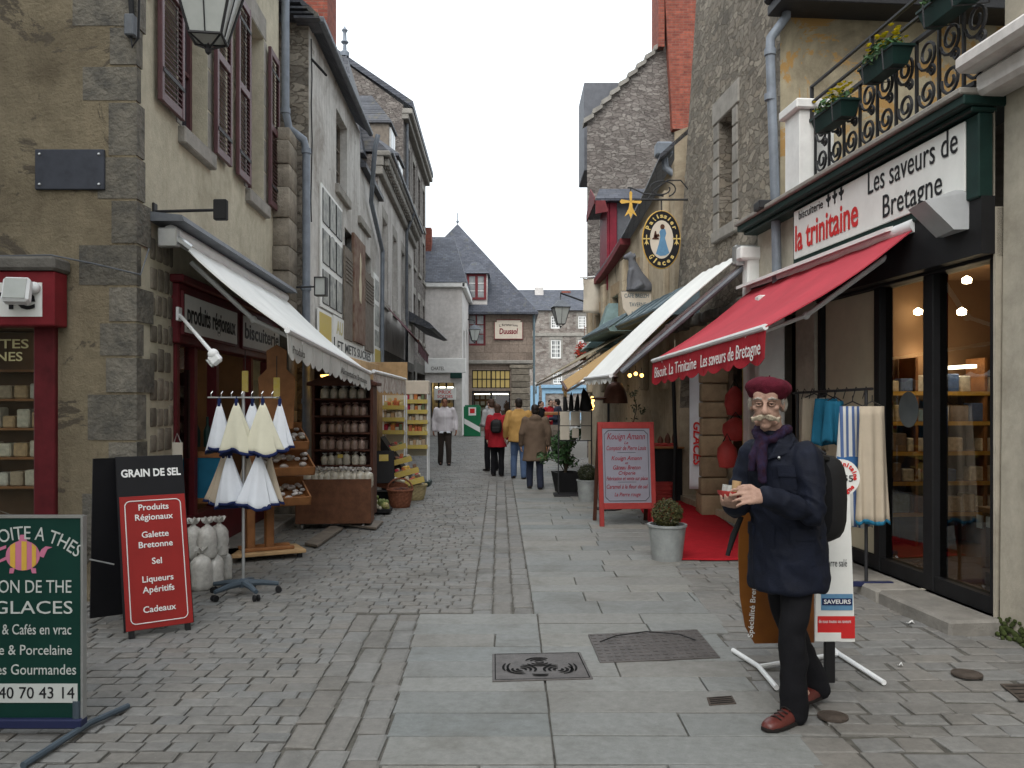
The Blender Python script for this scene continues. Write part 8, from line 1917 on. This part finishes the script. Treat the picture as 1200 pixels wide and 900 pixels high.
for s in (-1, 1):
    for k in range(9):
        o = V((0, -.001*k, -.0018*k)); m.path([F((s*.002,-.106+.0006*k,-.048-.0015*k)), F((s*.024,-.107+.001*k,-.053-.0022*k)), F((s*.046,-.096+.001*k,-.063-.001*k)), F((s*(.057+.001*k),-.080,-.078+.002*k)), F((s*(.064+.0008*k),-.072,-.088+.003*k))], [.0045,.0075,.0070,.0052,.0018], 7)
remesh(m, 'moustache', M['hair_white'], man, .0032, 1, WB, disp=folds(.0016, 170, 3, .5))
m = MB(WB)
for s in (-1, 1):
    m.ball(F((s*.073,.028,.0)), 1, 12, 8, .016, .034, .045); m.path([F((s*.076,-.012,.03)), F((s*.077,-.01,-.015))], [.010,.006], 6)
m.ball(F((0,.085,-.03)), 1, 14, 8, .062, .03, .05)
remesh(m, 'hair', M['hair_grey'], man, .006, 2, WB, disp=folds(.006, 70, 1, .5))
# beret
BM = HM @ Matrix.Translation((.004,.014,.060)) @ Matrix.Rotation(R(-11), 4, 'X') @ Matrix.Rotation(R(4), 4, 'Y')
m = MB(WB); m2 = MB(); m2.lathe([(.0,-.040),(.080,-.043),(.088,-.034),(.098,-.018),(.109,.0),(.113,.016),(.108,.034),(.092,.050),(.066,.062),(.03,.068),(.0,.069)], n=36, sy=1.04, wob=.03); join(m, m2, BM)
bt = remesh(m, 'beret', M['beret'], man, .006, 4, WB, disp=folds(.007, 14, 7, 1))
m = MB(WB); m.path([BM @ V((0,0,.064)), BM @ V((.002,0,.078))], .004, 6); m.build('stalk', M['beret'], bt)
# trousers
m = MB(WB)
for k, a, x in ((kl, al, .082), (kr, ar_, -.082)): limb(m, [(x,.005,.90), k, a + V((0,.012,-.03))], [.098,.070,.066])
m.loft([ering((0,.005,z), rx, ry) for z, rx, ry in ((.80,.155,.115),(.92,.165,.125),(1.02,.15,.12))]); remesh(m, 'trousers', M['trouser_black'], man, .010, 3, WB, disp=folds(.014, 8, 4, .8))
# coat: long, boxy, slightly open
m = MB(WB)
m.loft([ering((0,y,z), rx*.90, ry*.92, 32, 0, .97) for z, y, rx, ry in ((.665,-.005,.205,.185),(.672,-.005,.21,.19),(.85,-.005,.205,.185),(1.02,-.012,.20,.175),(1.16,-.03,.198,.165),(1.27,-.06,.188,.148),(1.345,-.085,.155,.118),(1.405,-.105,.11,.092),(1.45,-.12,.08,.08))])
limb(m, [shl + V((0,.0,-.005)), shl.lerp(ell_, .5) + V((.012,.01,0)), ell_, ell_.lerp(wrl, .5), wrl + (ell_-wrl)*.10], [.074,.064,.064,.057,.052])
limb(m, [shr + V((0,.0,-.005)), shr.lerp(elr, .5) + V((-.012,.01,0)), elr, elr.lerp(wrr, .5), wrr + (elr-wrr)*.10], [.074,.064,.064,.057,.052])
def coatfold(co, n):
    w = 0
    for e in (ell_, elr):
        d = (co-e).length
        if d < .22: w += .011*(1-abs(math.sin((co.z*1.1 + co.y*.8 + co.x*.3)*34))*1.6)*(1-d/.22)
    low = max(0, min(1, (1.20-co.z)/.45)); p = V((co.x*6, co.y*6, co.z*1.6)); q = V((co.x*9+4, co.y*9, co.z*8 + co.x*5))
    rg = 1 - abs(noise.noise(p))*2.4; r2 = 1 - abs(noise.noise(q))*2.4
    return w + low*.012*rg + .009*r2 + .004*noise.noise(q*2.7)
coat = remesh(m, 'coat', M['coat_navy'], man, .0075, 3, WB, disp=coatfold)
def on_coat(z, ang, off=.0):
    """point on the coat front at height z, ang degrees left of straight ahead"""
    for (z0, y0, rx0, ry0), (z1, y1, rx1, ry1) in zip(CO, CO[1:]):
        if z0 <= z <= z1:
            t = (z-z0)/(z1-z0); y = y0+(y1-y0)*t; rx = (rx0+(rx1-rx0)*t)*.90+off; ry = (ry0+(ry1-ry0)*t)*.92+off; a = R(ang); return V((rx*math.sin(a), y-ry*math.cos(a), z))
CO = [(.665,-.005,.207,.187),(.85,-.005,.205,.185),(1.02,-.012,.20,.175),(1.16,-.03,.198,.165),(1.27,-.06,.188,.148),(1.345,-.085,.155,.118),(1.405,-.105,.11,.092),(1.45,-.12,.08,.08)]
m = MB(WB)
zs_ = [.68+.05*k for k in range(15)]
m.loft([[on_coat(z,-6,.010), on_coat(z,4,.012), on_coat(z,14,.010), on_coat(z,14,-.01), on_coat(z,-6,-.01)] for z in zs_ if z < 1.35]); m.build('storm_flap', M['coat_navy'], coat, smooth=50)
for a0, a1, z0, z1 in ((38,74,.80,.98),(26,52,1.17,1.29),(-60,-28,.80,.98)):
    m = MB(WB); n_ = 6
    m.loft([[on_coat(z, a0+(a1-a0)*k/n_, .012) for k in range(n_+1)] + [on_coat(z, a0+(a1-a0)*k/n_, -.006) for k in range(n_, -1, -1)] for z in (z0, z1-.05)]); pk = m.build('pocket', M['coat_navy'], coat, smooth=50)
    m = MB(WB); m.loft([[on_coat(z, a0-1+(a1-a0+2)*k/n_, .018) for k in range(n_+1)] + [on_coat(z, a0-1+(a1-a0+2)*k/n_, -.004) for k in range(n_, -1, -1)] for z in (z1-.055, z1)]); m.build('flap', M['coat_navy'], pk, smooth=50)
for a, z in ((30,1.325),(-30,1.30)):
    m = MB(WB); m.ball(on_coat(z,a,.014), .0085, 8, 6); m.build('stud', M['steel'], coat, smooth='all')
m = MB(WB)      # collar lying open
for s in (-1, 1): m.loft([[V((s*.02,-.215,1.30)), V((s*.03,-.225,1.31)), V((s*.115,-.165,1.345)), V((s*.105,-.155,1.335))], [V((s*.05,-.185,1.38)), V((s*.06,-.195,1.39)), V((s*.125,-.14,1.385)), V((s*.115,-.135,1.375))], [V((s*.07,-.12,1.42)), V((s*.08,-.12,1.435)), V((s*.115,-.09,1.42)), V((s*.10,-.09,1.41))], [V((s*.04,-.04,1.43)), V((s*.045,-.03,1.45)), V((s*.06,-.02,1.42)), V((s*.05,-.03,1.41))]])
remesh(m, 'collar', M['coat_navy'], man, .008, 3, WB)
m = MB(WB)      # scarf
m.path([(.075*math.cos(R(t)), -.13+.078*math.sin(R(t)), 1.445+.018*math.sin(R(t*2+40))-.015*(math.sin(R(t))<-.5)) for t in range(0,360,24)], .024, 10, closed=True)
m.path([(.0,-.205,1.41),(.01,-.228,1.36),(.015,-.238,1.29),(.01,-.226,1.20)], [.025,.024,.027,.024], 10); m.path([(-.02,-.205,1.40),(-.045,-.225,1.33),(-.05,-.228,1.25)], [.022,.024,.021], 10)
remesh(m, 'scarf', M['scarf'], man, .007, 2, WB, disp=folds(.008, 30, 2, .4))
shoe_pair(WB, [(al + V((.002,.075,-.083)), al + V((-.01,-.205,-.083))), (ar_ + V((.0,.07,-.085)), ar_ + V((-.01,-.20,-.108)))], man, M['shoe_oxblood'], .050, .10)
m = MB(WB)
for k in range(4): z = .082 - k*.009; y = al.y - .05 - k*.026; m.path([(al.x-.03,y,z),(al.x,y-.006,z+.012),(al.x+.03,y,z)], .0035, 5)
m.build('shoelace', M['sole'], man)
# backpack, umbrella tip, tasting dish
backpack(WB @ T(.02,0,0,0), .30, .46, .15, 1.10, .215, 'dark backpack on the back of the man in the beret')
for s in (-1, 1): pass
m = MB(WB); m.path([(-.215,-.10,1.0),(-.235,-.14,.90),(-.245,-.175,.80)], [.014,.017,.011], 8); um = tag(m.build('folded_umbrella', M['black'], smooth=True), 'folded black umbrella hanging at the far side of the man in the beret', 'umbrella')
c = V((-.012,-.448,1.152)); Wt = WB @ Matrix.Translation(c) @ Matrix.Rotation(R(-8), 4, 'X')
m = MB(Wt); m.lathe([(.0,-.012),(.036,-.012),(.049,.004),(.053,.018),(.048,.018),(.043,.004),(.033,-.006),(.0,-.006)], n=24, sx=1.2); ds = tag(m.build('tasting_dish', M['red_paint'], smooth=True), 'small red plastic dish in the hands of the man in the beret', 'dish')
for i, (x, y, a, mt, lb) in enumerate(((-.022,-.012,14,'lamp_glass','clear tasting cup at the left of the red dish'),(.002,-.005,-6,'lamp_glass','clear tasting cup in the middle of the red dish'),(.026,.005,5,'wood_lt','tan tasting cup standing tallest in the red dish'))):
    Wc_ = Wt @ Matrix.Translation((x,y,-.004)) @ Matrix.Rotation(R(a), 4, 'Y'); m = MB(Wc_); h = .05 if i < 2 else .075; m.lathe([(.0,0),(.014,0),(.022,h),(.019,h),(.012,.005),(.0,.005)], n=14); tag(m.build('tasting_cup', M[mt], smooth=True), lb, 'cup', 'tasting cups in the dish')
